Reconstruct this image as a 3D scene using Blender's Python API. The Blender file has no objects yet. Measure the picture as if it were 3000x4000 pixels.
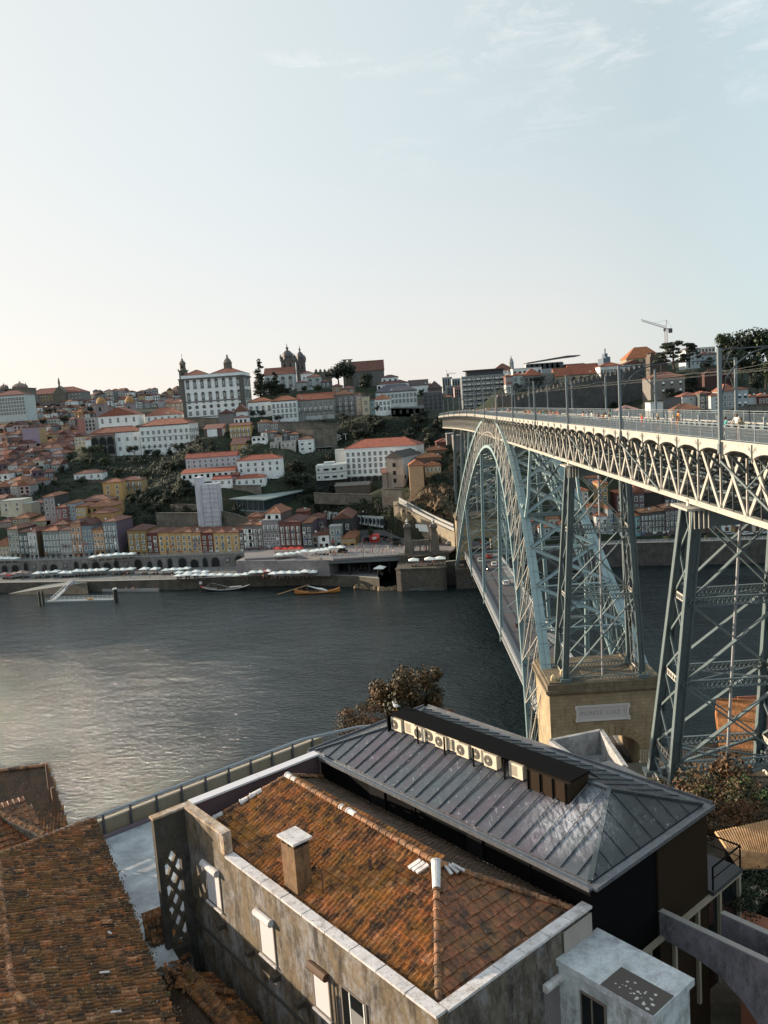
import bpy, math, random
import numpy as np
from mathutils import Vector, Matrix
random.seed(7)
rnd = random.random
def U(a, b): return a + (b - a) * random.random()
scene = bpy.context.scene
COL = scene.collection
# camera solve (calibrated on the bridge)
F = 3200.0; C = (-29.14, -222.8, 70.55)
def nrm(a):
 l = math.sqrt(sum(c * c for c in a)); return [c / l for c in a]
def crs(a, b): return [a[1]*b[2]-a[2]*b[1], a[2]*b[0]-a[0]*b[2], a[0]*b[1]-a[1]*b[0]]
def dt(a, b): return sum(x * y for x, y in zip(a, b))
VY = nrm([(1544.8 - 1500) / F, -(1584.6 - 2000) / F, -1])
_u = [-.0703, 1, 0]; _k = -(_u[0]*VY[0] + _u[1]*VY[1]) / VY[2]
VZ = nrm([_u[0], _u[1], _k]); VX = crs(VY, VZ)
def proj(p):
 d = [p[i] - C[i] for i in range(3)]
 c = [d[0]*VX[i] + d[1]*VY[i] + d[2]*VZ[i] for i in range(3)]
 if c[2] > -.1: return (-9999, -9999)
 return (1500 + F*c[0]/-c[2], 2000 - F*c[1]/-c[2])
def ray(px, py):
 c = [(px - 1500) / F, -(py - 2000) / F, -1]
 return nrm([dt(c, VX), dt(c, VY), dt(c, VZ)])
def onz(px, py, z):
 r = ray(px, py); t = (z - C[2]) / r[2]; return [C[i] + t*r[i] for i in range(3)]
def ony(px, py, y):
 r = ray(px, py); t = (y - C[1]) / r[1]; return [C[i] + t*r[i] for i in range(3)]
cam = bpy.data.objects.new('camera', bpy.data.cameras.new('camera')); COL.objects.link(cam)
scene.camera = cam
M = Matrix((VX, VY, VZ))   # rows: world axes in camera space -> world = M @ c
cam.matrix_world = Matrix.Translation(C) @ M.to_4x4()
cam.data.sensor_fit = 'HORIZONTAL'; cam.data.sensor_width = 36; cam.data.lens = F / 3000 * 36
cam.data.clip_start = .5; cam.data.clip_end = 12000
# materials
MATS = {}
def nmat(name):
 m = bpy.data.materials.new(name); m.use_nodes = True
 nt = m.node_tree; b = nt.nodes['Principled BSDF']; return m, nt, b
def N(nt, t, **kw):
 n = nt.nodes.new(t)
 for k, v in kw.items():
  if hasattr(n, k): setattr(n, k, v)
  else: n.inputs[k].default_value = v
 return n
def ramp(nt, fac, stops):
 r = nt.nodes.new('ShaderNodeValToRGB'); e = r.color_ramp.elements
 while len(e) < len(stops): e.new(.5)
 for i, (p, c) in enumerate(stops):
  e[i].position = p; e[i].color = (*c, 1) if len(c) == 3 else c
 nt.links.new(fac, r.inputs[0]); return r.outputs[0]
def mix(nt, fac, a, b, mode='MIX'):
 m = nt.nodes.new('ShaderNodeMix'); m.data_type = 'RGBA'; m.blend_type = mode
 for s, v in ((m.inputs[0], fac), (m.inputs[6], a), (m.inputs[7], b)):
  if isinstance(v, (int, float)): s.default_value = v
  elif isinstance(v, tuple): s.default_value = (*v, 1) if len(v) == 3 else v
  else: nt.links.new(v, s)
 return m.outputs[2]
def noise(nt, scale, detail=4, vec=None, rough=.6, sc=None):
 n = N(nt, 'ShaderNodeTexNoise'); n.inputs['Scale'].default_value = scale
 n.inputs['Detail'].default_value = detail; n.inputs['Roughness'].default_value = rough
 if vec is None: vec = nt.nodes.new('ShaderNodeTexCoord').outputs['Object']
 if sc:
  mp = nt.nodes.new('ShaderNodeMapping'); mp.inputs['Scale'].default_value = sc
  nt.links.new(vec, mp.inputs[0]); vec = mp.outputs[0]
 nt.links.new(vec, n.inputs['Vector']); return n.outputs['Fac']
def bump(nt, b, h, strength=.3, dist=.05):
 n = nt.nodes.new('ShaderNodeBump'); n.inputs['Strength'].default_value = strength
 n.inputs['Distance'].default_value = dist; nt.links.new(h, n.inputs['Height'])
 nt.links.new(n.outputs[0], b.inputs['Normal'])
def sc3(c, k): return tuple(min(1, max(0, x * k)) for x in c)
def plain(name, c, rough=.6, metal=0, emit=None):
 if name in MATS: return MATS[name]
 m, nt, b = nmat(name); b.inputs['Base Color'].default_value = (*c, 1)
 b.inputs['Roughness'].default_value = rough; b.inputs['Metallic'].default_value = metal
 if emit: b.inputs['Emission Color'].default_value = (*c, 1); b.inputs['Emission Strength'].default_value = emit
 MATS[name] = m; return m
def wallm(c, grime=.45):
 l_ = sum(c)/3; c = tuple((l_+(x-l_)*.82)*(.93 if l_ < .5 else .97) for x in c)
 key = 'plaster_%02d%02d%02d' % tuple(int(x * 99) for x in c) + ('g' if grime > .5 else '')
 if key in MATS: return MATS[key]
 m, nt, b = nmat(key); b.inputs['Roughness'].default_value = .85
 g = nt.nodes.new('ShaderNodeNewGeometry').outputs['Position']
 n1 = noise(nt, .35, 5, g, .7); n2 = noise(nt, 1.0, 3, g, .6, (1.6, 1.6, .18))
 f1 = ramp(nt, n1, [(.35, (0, 0, 0)), (.7, (1, 1, 1))]); f2 = ramp(nt, n2, [(.45, (0, 0, 0)), (.75, (1, 1, 1))])
 a = mix(nt, f1, sc3(c, 1.0), sc3(c, .82)); k = mix(nt, grime, (0, 0, 0), f2)
 o = mix(nt, k, a, sc3((c[0]*.6+.05, c[1]*.57+.05, c[2]*.55+.05), .62)); nt.links.new(o, b.inputs['Base Color'])
 MATS[key] = m; return m
def roofm(c):
 key = 'clay_roof_%02d%02d%02d' % tuple(int(x * 99) for x in c)
 if key in MATS: return MATS[key]
 m, nt, b = nmat(key); b.inputs['Roughness'].default_value = .8
 tc = nt.nodes.new('ShaderNodeTexCoord').outputs['Object']
 g = nt.nodes.new('ShaderNodeNewGeometry').outputs['Position']
 n1 = noise(nt, .5, 5, g, .75); n2 = noise(nt, 2.2, 2, g, .5)
 a = ramp(nt, n1, [(.3, sc3(c, .55)), (.5, c), (.72, sc3((c[0]*1.1, c[1]*1.25, c[2]*1.3), 1.15))])
 o = mix(nt, .35, a, ramp(nt, n2, [(.4, sc3(c, .4)), (.6, sc3(c, 1.3))])); nt.links.new(o, b.inputs['Base Color'])
 w = N(nt, 'ShaderNodeTexWave'); w.inputs['Scale'].default_value = 1.6; w.inputs['Distortion'].default_value = .4
 nt.links.new(tc, w.inputs[0]); bump(nt, b, w.outputs['Fac'], .5, .08)
 MATS[key] = m; return m
def stonem(name, c, c2, bw=.9, bh=.42, mort=.3, dirt=.5):
 if name in MATS: return MATS[name]
 m, nt, b = nmat(name); b.inputs['Roughness'].default_value = .9
 g = nt.nodes.new('ShaderNodeNewGeometry').outputs['Position']
 sx = nt.nodes.new('ShaderNodeSeparateXYZ'); nt.links.new(g, sx.inputs[0])
 ad = nt.nodes.new('ShaderNodeMath'); ad.operation = 'ADD'
 nt.links.new(sx.outputs[0], ad.inputs[0]); nt.links.new(sx.outputs[1], ad.inputs[1])
 cb = nt.nodes.new('ShaderNodeCombineXYZ'); nt.links.new(ad.outputs[0], cb.inputs[0]); nt.links.new(sx.outputs[2], cb.inputs[1])
 br = nt.nodes.new('ShaderNodeTexBrick'); nt.links.new(cb.outputs[0], br.inputs[0])
 br.inputs['Scale'].default_value = 1; br.inputs['Brick Width'].default_value = bw; br.inputs['Row Height'].default_value = bh
 br.inputs['Mortar Size'].default_value = .025; br.inputs['Color1'].default_value = (*c, 1); br.inputs['Color2'].default_value = (*c2, 1)
 br.inputs['Mortar'].default_value = (*sc3(c, mort), 1)
 n1 = noise(nt, .28, 5, g, .7); n2 = noise(nt, 1.1, 4, g, .7, (1, 1, .25))
 o = mix(nt, mix(nt, dirt, (0, 0, 0), ramp(nt, n1, [(.4, (0, 0, 0)), (.65, (1, 1, 1))])), br.outputs[0], sc3(c, .4))
 o = mix(nt, mix(nt, dirt, (0, 0, 0), ramp(nt, n2, [(.5, (0, 0, 0)), (.7, (1, 1, 1))])), o, sc3(c2, .5))
 nt.links.new(o, b.inputs['Base Color']); bump(nt, b, br.outputs['Fac'], -.4, .04)
 MATS[name] = m; return m
def leafm(name, c, c2):
 if name in MATS: return MATS[name]
 m, nt, b = nmat(name); b.inputs['Roughness'].default_value = .7
 g = nt.nodes.new('ShaderNodeNewGeometry')
 n1 = noise(nt, .55, 3, g.outputs['Position'], .6)
 a = ramp(nt, n1, [(.35, c), (.68, c2)])
 rn = ramp(nt, g.outputs['Random Per Island'], [(0, (.55, .55, .55)), (1, (1.35, 1.35, 1.2))])
 nt.links.new(mix(nt, 1.0, a, rn, 'MULTIPLY'), b.inputs['Base Color'])
 MATS[name] = m; return m
DARKGLASS = plain('window_glass', (.008, .011, .013), .15)
FRAME = plain('window_frame_white', (.78, .8, .78), .6)
STONEFR = plain('window_surround_stone', (.095, .092, .085), .8)
METAL = None
def steelm(name, c, c2=None, rough=.45):
 if name in MATS: return MATS[name]
 m, nt, b = nmat(name); b.inputs['Roughness'].default_value = rough; b.inputs['Metallic'].default_value = .0
 g = nt.nodes.new('ShaderNodeNewGeometry').outputs['Position']
 n = noise(nt, .6, 6, g, .7)
 n2 = noise(nt, 3.0, 4, g, .7, (1, 1, .3))
 o = mix(nt, ramp(nt, n, [(.45, (0, 0, 0)), (.75, (.8, .8, .8))]), c, c2 or sc3(c, .7))
 o = mix(nt, ramp(nt, n2, [(.57, (0, 0, 0)), (.72, (.75, .75, .75))]), o, sc3((c[0]*.65, c[1]*.4, c[2]*.27), .7))
 nt.links.new(o, b.inputs['Base Color']); MATS[name] = m; return m
# mesh builder
class MB:
 def __init__(s): s.v = []; s.f = []; s.m = []; s.uv = None
 def add(s, vs, fs, mi=0):
  o = len(s.v); s.v += [tuple(p) for p in vs]; s.f += [tuple(o + i for i in f) for f in fs]; s.m += [mi] * len(fs)
 def quad(s, a, b, c, d, mi=0): s.add([a, b, c, d], [(0, 1, 2, 3)], mi)
 def tri(s, a, b, c, mi=0): s.add([a, b, c], [(0, 1, 2)], mi)
 def box(s, x0, x1, y0, y1, z0, z1, mi=0):
  s.add([(x0,y0,z0),(x1,y0,z0),(x1,y1,z0),(x0,y1,z0),(x0,y0,z1),(x1,y0,z1),(x1,y1,z1),(x0,y1,z1)],
              [(0,3,2,1),(4,5,6,7),(0,1,5,4),(1,2,6,5),(2,3,7,6),(3,0,4,7)], mi)
 def beam(s, p, q, w, h=None, mi=0, up=(0, 0, 1), cap=True):
  h = h or w; p = Vector(p); q = Vector(q); d = q - p
  if d.length < 1e-6: return
  d.normalize(); upv = Vector(up)
  if abs(d.dot(upv)) > .98: upv = Vector((0, 1, 0)) if abs(d.y) < .9 else Vector((1, 0, 0))
  a = d.cross(upv).normalized(); b = a.cross(d).normalized()
  a *= w / 2; b *= h / 2
  vs = [p-a-b, p+a-b, p+a+b, p-a+b, q-a-b, q+a-b, q+a+b, q-a+b]
  fs = [(0,1,5,4),(1,2,6,5),(2,3,7,6),(3,0,4,7)]
  if cap: fs += [(0,3,2,1),(4,5,6,7)]
  s.add(vs, fs, mi)
 def tube(s, pts, rs, n=8, mi=0, cap=True):
  if not isinstance(rs, (list, tuple)): rs = [rs] * len(pts)
  rings = []; o = len(s.v); pts = [Vector(p) for p in pts]
  for i, p in enumerate(pts):
   d = (pts[min(i+1, len(pts)-1)] - pts[max(i-1, 0)]).normalized()
   a = d.cross(Vector((0, 0, 1))) if abs(d.z) < .95 else d.cross(Vector((0, 1, 0)))
   a.normalize(); b = a.cross(d)
   for k in range(n):
    t = 2 * math.pi * k / n; s.v.append(tuple(p + (a * math.cos(t) + b * math.sin(t)) * rs[i]))
  for i in range(len(pts) - 1):
   for k in range(n):
    k2 = (k + 1) % n; s.f.append((o+i*n+k, o+i*n+k2, o+(i+1)*n+k2, o+(i+1)*n+k)); s.m.append(mi)
  if cap:
   s.f.append(tuple(o + k for k in range(n))[::-1]); s.m.append(mi)
   s.f.append(tuple(o + (len(pts)-1)*n + k for k in range(n))); s.m.append(mi)
 def prism(s, poly, z0, z1, mi=0):
  n = len(poly)
  vs = [(x, y, z0) for x, y in poly] + [(x, y, z1) for x, y in poly]
  s.add(vs, [tuple(range(n))[::-1], tuple(range(n, 2*n))] + [(i, (i+1) % n, n+(i+1) % n, n+i) for i in range(n)], mi)
 def lathe(s, prof, c=(0, 0, 0), n=12, mi=0):
  o = len(s.v)
  for r, z in prof:
   for k in range(n):
    t = 2*math.pi*k/n; s.v.append((c[0]+r*math.cos(t), c[1]+r*math.sin(t), c[2]+z))
  for i in range(len(prof)-1):
   for k in range(n):
    k2 = (k+1) % n; s.f.append((o+i*n+k, o+i*n+k2, o+(i+1)*n+k2, o+(i+1)*n+k)); s.m.append(mi)
 def mesh(s, name, mats, smooth=False):
  me = bpy.data.meshes.new(name); me.from_pydata(s.v, [], s.f)
  for m in (mats if isinstance(mats, (list, tuple)) else [mats]): me.materials.append(m)
  me.polygons.foreach_set('material_index', s.m)
  if smooth: me.polygons.foreach_set('use_smooth', [True] * len(s.f))
  if s.uv:
   l = me.uv_layers.new(name='UVMap'); l.data.foreach_set('uv', [c for t in s.uv for c in t])
  me.update(); return me
 def build(s, name, mats, parent=None, smooth=False):
  o = bpy.data.objects.new(name, s.mesh(name, mats, smooth)); COL.objects.link(o)
  if parent: o.parent = parent
  return o
def inst(name, me, parent=None, loc=(0, 0, 0), rz=0, scale=(1, 1, 1)):
 o = bpy.data.objects.new(name, me); COL.objects.link(o); o.location = loc; o.rotation_euler = (0, 0, rz); o.scale = scale
 if parent: o.parent = parent
 return o
USED = {}
def tag(o, label=None, cat=None, group=None, kind=None):
 if kind: o['kind'] = kind
 if label:
  o['label'] = label; USED[label] = USED.get(label, 0) + 1
 if cat: o['category'] = cat
 if group: o['group'] = group
 return o
def empty(name, loc=(0, 0, 0), rz=0):
 o = bpy.data.objects.new(name, None); COL.objects.link(o); o.location = loc; o.rotation_euler = (0, 0, rz); o.empty_display_size = .5
 return o
def copy_tree(o, parent=None):
 c = o.copy(); COL.objects.link(c)
 if parent: c.parent = parent
 for ch in list(o.children): copy_tree(ch, c)
 return c
ORD = ['', 'first', 'second', 'third', 'fourth', 'fifth', 'sixth', 'seventh', 'eighth', 'ninth', 'tenth', 'eleventh', 'twelfth', 'thirteenth', 'fourteenth', 'fifteenth', 'sixteenth', 'seventeenth', 'eighteenth', 'nineteenth', 'twentieth'] + ['%dth' % i for i in range(21, 99)]
ORD[21] = '21st'; ORD[22] = '22nd'; ORD[23] = '23rd'
SKY_STR = .12; SUN_STR = 4.4; EXPO = 1.05; SKY_SAT = .75
# windows / houses
WM = {}
def winmesh(kind):
 if kind in WM: return WM[kind]
 b = MB()
 def ring(t, y, mi, x0=-.5, x1=.5, z0=0, z1=1, tz=None):
  tz = tz or t * .6
  b.box(x0, x0+t, y, .01, z0, z1, mi); b.box(x1-t, x1, y, .01, z0, z1, mi)
  b.box(x0+t, x1-t, y, .01, z0, z0+tz, mi); b.box(x0+t, x1-t, y, .01, z1-tz, z1, mi)
 if kind == 'sash':
  ring(.1, -.05, 0); b.box(-.4, .4, -.02, -.01, .06, .94, 1); b.box(-.035, .035, -.04, -.022, .06, .94, 0); b.box(-.4, -.035, -.04, -.022, .6, .64, 0); b.box(.035, .4, -.04, -.022, .6, .64, 0)
  ms = [FRAME, DARKGLASS]
 elif kind == 'stone':
  ring(.16, -.12, 2); b.box(-.34, .34, -.02, -.01, .1, .9, 1)
  b.box(-.34, -.28, -.05, -.022, .1, .9, 0); b.box(.28, .34, -.05, -.022, .1, .9, 0); b.box(-.03, .03, -.05, -.022, .1, .9, 0)
  for z in (.36, .62): b.box(-.28, -.03, -.05, -.022, z, z+.035, 0); b.box(.03, .28, -.05, -.022, z, z+.035, 0)
  ms = [FRAME, DARKGLASS, STONEFR]
 elif kind == 'ornate':
  ring(.18, -.2, 2); b.box(-.32, .32, -.02, -.01, .11, .89, 1); b.box(-.62, .62, -.35, 0.01, 1.0, 1.06, 2)
  b.add([(-.55, -.3, 1.06), (.55, -.3, 1.06), (0, -.3, 1.24), (-.55, .01, 1.06), (.55, .01, 1.06), (0, .01, 1.24)], [(0,1,2), (3,5,4), (0,2,5,3), (1,4,5,2)], 2)
  b.box(-.6, .6, -.3, 0.01, -.06, 0, 2)
  b.box(-.32, -.25, -.05, -.022, .11, .89, 0); b.box(.25, .32, -.05, -.022, .11, .89, 0); b.box(-.03, .03, -.05, -.022, .11, .89, 0)
  for z in (.33, .5, .68): b.box(-.25, -.03, -.05, -.022, z, z+.035, 0); b.box(.03, .25, -.05, -.022, z, z+.035, 0)
  ms = [FRAME, DARKGLASS, STONEFR]
 elif kind == 'round':
  n = 14; P = [(math.cos(2*math.pi*k/n)*.5, .5+math.sin(2*math.pi*k/n)*.5) for k in range(n)]; Q = [(x*.66, .5+(z-.5)*.66) for x, z in P]
  for k in range(n):
   j = (k+1) % n; b.quad((P[k][0], -.12, P[k][1]), (P[j][0], -.12, P[j][1]), (Q[j][0], -.12, Q[j][1]), (Q[k][0], -.12, Q[k][1]), 2)
   b.quad((P[k][0], .01, P[k][1]), (P[j][0], .01, P[j][1]), (P[j][0], -.12, P[j][1]), (P[k][0], -.12, P[k][1]), 2)
  b.add([(x, -.03, z) for x, z in Q], [tuple(range(n))], 1); b.box(-.3, .3, -.06, -.04, .48, .52, 0); ms = [FRAME, DARKGLASS, STONEFR]
 elif kind == 'dark':
  b.box(-.5, .5, -.03, .01, 0, 1, 1); b.box(-.6, .6, -.08, .01, -.06, 0, 2); ms = [FRAME, DARKGLASS, STONEFR]
 elif kind == 'french':
  ring(.12, -.06, 0, tz=.05); b.box(-.38, -.04, -.03, -.01, .05, .95, 2); b.box(.04, .38, -.03, -.01, .05, .95, 1); b.box(-.04, .04, -.05, -.01, .05, .95, 0)
  ms = [FRAME, DARKGLASS, plain('pale_curtain', (.42, .45, .44), .9)]
 elif kind == 'blind':
  ring(.08, -.05, 2); b.box(-.42, .42, -.03, -.01, .05, .5, 1); b.box(-.42, .42, -.04, -.01, .5, .95, 0); ms = [FRAME, DARKGLASS, STONEFR]
 elif kind == 'door':
  ring(.14, -.06, 0, tz=.05); b.box(-.36, .36, -.03, -.01, 0, .93, 1); ms = [STONEFR, plain('door_brown', (.09, .04, .025), .7)]
 elif kind == 'arch':
  n = 9; P = [(-.5, 0)] + [(-.5*math.cos(math.pi*k/n), .55+.45*math.sin(math.pi*k/n)) for k in range(n+1)] + [(.5, 0)]
  b.add([(x, -.03, z) for x, z in P], [tuple(range(len(P)))[::-1]], 1)
  Q = [(x*1.22, z*1.1) for x, z in P]
  for k in range(len(P)-1): b.quad((P[k][0], -.08, P[k][1]), (P[k+1][0], -.08, P[k+1][1]), (Q[k+1][0], -.08, Q[k+1][1]), (Q[k][0], -.08, Q[k][1]), 0)
  ms = [STONEFR, plain('dark_opening', (.012, .013, .014), .9)]
 WM[kind] = b.mesh('window_' + kind, ms); return WM[kind]
BALM = {}
def balmesh():
 if 'b' not in BALM:
  b = MB(); b.box(-.5, .5, -.8, 0, -.12, 0, 0); b.box(-.5, .5, -.8, -.76, .9, .95, 1); b.box(-.5, .5, -.8, -.77, .08, .12, 1)
  for k in range(33): x = -.5 + k/32; b.box(x-.003, x+.003, -.79, -.775, .1, .9, 1)
  BALM['b'] = b.mesh('balcony', [plain('balcony_slab', (.2, .19, .18), .8), plain('iron_rail_dark', (.02, .025, .028), .5)])
 return BALM['b']
ROOFC = [(.17, .068, .045), (.14, .057, .042), (.23, .095, .052), (.11, .045, .04), (.18, .08, .06)]
TERR = []     # terrain control points
def roof_solid(w, d, h, kind, rise, ov, ridge=None, y0=0, flip=0):
 b = MB(); x0, x1 = -w/2-ov, w/2+ov; ya, yb = y0-ov, y0+d+ov; t = .18; z = h
 if kind == 'flat':
  b.box(-w/2-.1, w/2+.1, y0-.1, y0+d+.1, h, h+.35); return b
 B = [(x0, ya, z), (x1, ya, z), (x1, yb, z), (x0, yb, z)]; T = [(p[0], p[1], z+t) for p in B]
 if kind == 'hip':
  if w >= d: k = min(d/2+ov, w/2+ov-.05); R = [(x0+k, (ya+yb)/2, z+t+rise), (x1-k, (ya+yb)/2, z+t+rise)]
  else: k = min(w/2+ov, d/2+ov-.05); R = [((x0+x1)/2, ya+k, z+t+rise), ((x0+x1)/2, yb-k, z+t+rise)]
  o = [B[0], B[1], B[2], B[3], T[0], T[1], T[2], T[3], R[0], R[1]]
  fs = [(0,3,2,1), (0,1,5,4), (1,2,6,5), (2,3,7,6), (3,0,4,7)]
  if w >= d: fs += [(4,5,9,8), (5,6,9), (6,7,8,9), (7,4,8)]
  else: fs += [(4,5,8), (5,6,9,8), (6,7,9), (7,4,8,9)]
  b.add(o, fs)
  for e, f in ((4, 8), (5, 8 if w < d else 9), (6, 9), (7, 8 if w >= d else 9), (8, 9)): b.beam(o[e], o[f], .3, .18)
 elif kind == 'gx':
  R = [(x0, (ya+yb)/2, z+t+rise), (x1, (ya+yb)/2, z+t+rise)]; o = B + T + R
  b.add(o, [(0,3,2,1), (0,1,5,4), (2,3,7,6), (4,5,9,8), (6,7,8,9), (1,2,6,9,5), (3,0,4,8,7)]); b.beam(R[0], R[1], .3, .18)
 elif kind == 'gy':
  R = [((x0+x1)/2, ya, z+t+rise), ((x0+x1)/2, yb, z+t+rise)]; o = B + T + R
  b.add(o, [(0,3,2,1), (1,2,6,5), (3,0,4,7), (4,8,9,7), (5,6,9,8), (0,1,5,8,4), (2,3,7,9,6)]); b.beam(R[0], R[1], .3, .18)
 elif kind == 'shed':
  o = B + [(x0, ya, z+t), (x1, ya, z+t), (x1, yb, z+t+rise), (x0, yb, z+t+rise)]
  b.add(o, [(0,3,2,1), (4,5,6,7), (0,1,5,4), (1,2,6,5), (2,3,7,6), (3,0,4,7)])
 return b
def house(name, label, cat, pL, pR, h, d, wall, roof='hip', rc=None, rise=None, rows=0, cols=0, win='sash', ww=None, wh=None,
          side=None, sw=None, group=None, bal=(), ground=None, cornice=None, chim=0, found=3, ov=.35, band=None, terr=True, z0f=.12, ztop=.1, grime=.45, winmap=None):
 cx, cy = (pL[0]+pR[0])/2, (pL[1]+pR[1])/2; z = (pL[2]+pR[2])/2
 w = math.hypot(pR[0]-pL[0], pR[1]-pL[1]); rz = math.atan2(pR[1]-pL[1], pR[0]-pL[0])
 root = empty(name, (cx, cy, z), rz)
 tag(root, label, cat, group)
 b = MB(); b.box(-w/2, w/2, 0, d, -found, h, 0)
 b.m = [0, 0, 0, 1, 1, 1]
 if roof == 'gy' and rise: b.add([(-w/2, 0, h), (w/2, 0, h), (0, 0, h+rise), (-w/2, d, h), (w/2, d, h), (0, d, h+rise)], [(0,1,2), (3,5,4)], 0)
 if roof == 'gx' and rise: b.add([(w/2, 0, h), (w/2, d, h), (w/2, d/2, h+rise), (-w/2, 0, h), (-w/2, d, h), (-w/2, d/2, h+rise)], [(0,1,2), (3,5,4)], 1)
 b.build('wall', [wallm(wall, grime), wallm(side or wall, .6)], root)
 rise = rise if rise is not None else .2*min(w, d)
 rc = rc or random.choice(ROOFC)
 if roof:
  rb = roof_solid(w, d, h+.01, roof, rise, ov)
  ro = rb.build('roof', roofm(rc) if roof != 'flat' else plain('flat_roof_grey', (.3, .31, .31), .9), root)
  if rnd() < .22 and roof != 'flat' and h < 25:
   cb = MB(); x = U(-w*.4, w*.4); zz = h+.25; cb.beam((x, 1.2, zz), (x, 1.2, zz+1.2), .07); cb.lathe([(.5, .12), (.3, .02), (.02, 0)], (0, 0, 0), 10)
   for i_ in range(len(cb.v)-30, len(cb.v)): X_, Y_, Z_ = cb.v[i_]; cb.v[i_] = (x+X_, 1.0-Z_, zz+1.2+Y_)
   cb.build('satellite_dish', plain('dish_white', (.6, .6, .58), .6), ro)
  for k in range(chim):
   cb = MB(); x = U(-w*.35, w*.35); y = U(d*.4, d*.75); zz = h+rise*.6
   cb.box(x-.35, x+.35, y-.3, y+.3, zz-.8, zz+1.3, 0); cb.box(x-.45, x+.45, y-.4, y+.4, zz+1.3, zz+1.42, 0)
   cb.build('chimney', wallm((.32, .28, .25)), ro)
 if cornice:
  cb = MB(); cb.box(-w/2-.15, w/2+.15, -.22, 0.0, h-.45, h-.02, 0)
  if band:
   for zz in band: cb.box(-w/2-.05, w/2+.05, -.1, 0.0, h*zz-.12, h*zz+.12, 0)
  cb.build('cornice', plain('trim_%s' % cornice, {'stone': (.11, .105, .098), 'white': (.65, .66, .64), 'dark': (.07, .07, .07)}[cornice], .8), root)
 if rows and cols:
  fh = h*(1-z0f-ztop)/rows if not ground else (h*(1-ztop)-ground)/rows
  zb = h*z0f if not ground else ground
  cw = w/cols; W = ww or min(1.4, cw*.62); Hh = wh or min(2.15, fh*.68)
  for r in range(rows):
   kd = (winmap or {}).get(r, win)
   for c in range(cols):
    x = -w/2 + cw*(c+.5); zz = zb + fh*r + (fh-Hh)*.45
    if r in bal: inst('window', winmesh('french'), root, (x, 0, zb+fh*r+.1), 0, (W, 1, fh*.78))
    else: inst('window', winmesh(kd), root, (x, 0, zz), 0, (W if kd != 'round' else Hh*.9, 1, Hh if kd != 'round' else Hh*.9))
   if r in bal:
    inst('balcony', balmesh(), root, (0, 0, zb+fh*r+.08), 0, (w*.94, 1, 1))
  if ground:
   n = max(1, int(w/2.4))
   for c in range(n): inst('door' if c % 2 == 0 else 'window', winmesh('door' if c % 2 == 0 else 'dark'), root, (-w/2+w/n*(c+.5), 0, .05), 0, (min(1.5, w/n*.6), 1, ground*.75))
  if name in ('quay_house', 'riverside_house') and rows > 1:
   for k in range(2):
    r_ = random.randrange(rows); c_ = random.randrange(cols); x = -w/2+cw*(c_+.5); b = MB(); n_ = random.randrange(2, 5); b.beam((x-.8, -.5, zb+fh*r_+.55), (x+.8, -.5, zb+fh*r_+.55), .03)
    for q in range(n_): xx = x-.7+q*.42; b.box(xx, xx+.3, -.53, -.48, zb+fh*r_-U(.1, .5), zb+fh*r_+.55, 1)
    b.build('laundry', [STONEFR, random.choice([FRAME, plain('cloth_red_faded', (.4, .1, .08), .9), plain('cloth_blue_faded', (.12, .2, .35), .9)])], root)
  if sw:
   s, r2, c2 = sw[:3]; fh = h*(1-z0f-ztop)/r2
   for r in range(r2):
    for c in range(c2):
     y = d/c2*(c+.5); inst('window', winmesh(win if len(sw) < 4 else sw[3]), root, ((w/2 if s == 'R' else -w/2), y, h*z0f+fh*r+fh*.2), math.pi/2 if s == 'R' else -math.pi/2, (W, 1, Hh))
 if terr:
  TERR.append((cx, cy, z)); c, s = math.cos(rz), math.sin(rz)
  TERR.append((pL[0], pL[1], pL[2])); TERR.append((pR[0], pR[1], pR[2])); TERR.append((cx - s*d, cy + c*d, z+.6))
 root['_w'] = w; root['_h'] = h
 return root
ZT = {'A': (0, 1300, 2.0738), 'B': (600, 1300, 2.0738), 'C': (1200, 1300, 2.0738), 'D': (0, 1800, 2.0738), 'E': (700, 1800, 2.0738),
      'F': (1200, 1800, 2.0738), 'G': (1700, 1200, 2.37), 'H': (2300, 1200, 2.37), 'K': (2400, 1880, 2.765), 'J': (2000, 1650, 4.1475), 'L': (0, 1450, 4.1475), 'P': (0, 0, 1)}
def zp(zone, x, y): a = ZT[zone]; return a[0]+x/a[2], a[1]+y/a[2]
def HS(zone, xL, xR, yb, ye, Y, d, label, wall, tilt=0, YR=None, yb2=None, cat='house', name=None, **kw):
 """front facade given by its left/right edges, base line and eave line and its distance"""
 pxL, a = zp(zone, xL, yb); pxR, b_ = zp(zone, xR, yb if yb2 is None else yb2); _, e = zp(zone, xL, ye)
 YR = Y if YR is None else YR
 pL = ony(pxL, a, Y); pR = ony(pxR, b_, YR)
 mx = (pxL+pxR)/2; top = ony(mx, e - (b_-a)*0 + 0, (Y+YR)/2); base = ony(mx, (a+b_)/2, (Y+YR)/2)
 h = top[2]-base[2]
 z = base[2]; pL[2] = z; pR[2] = z
 return house(name or cat.replace(' ', '_'), label, cat, pL, pR, h, d, wall, **kw)
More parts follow.
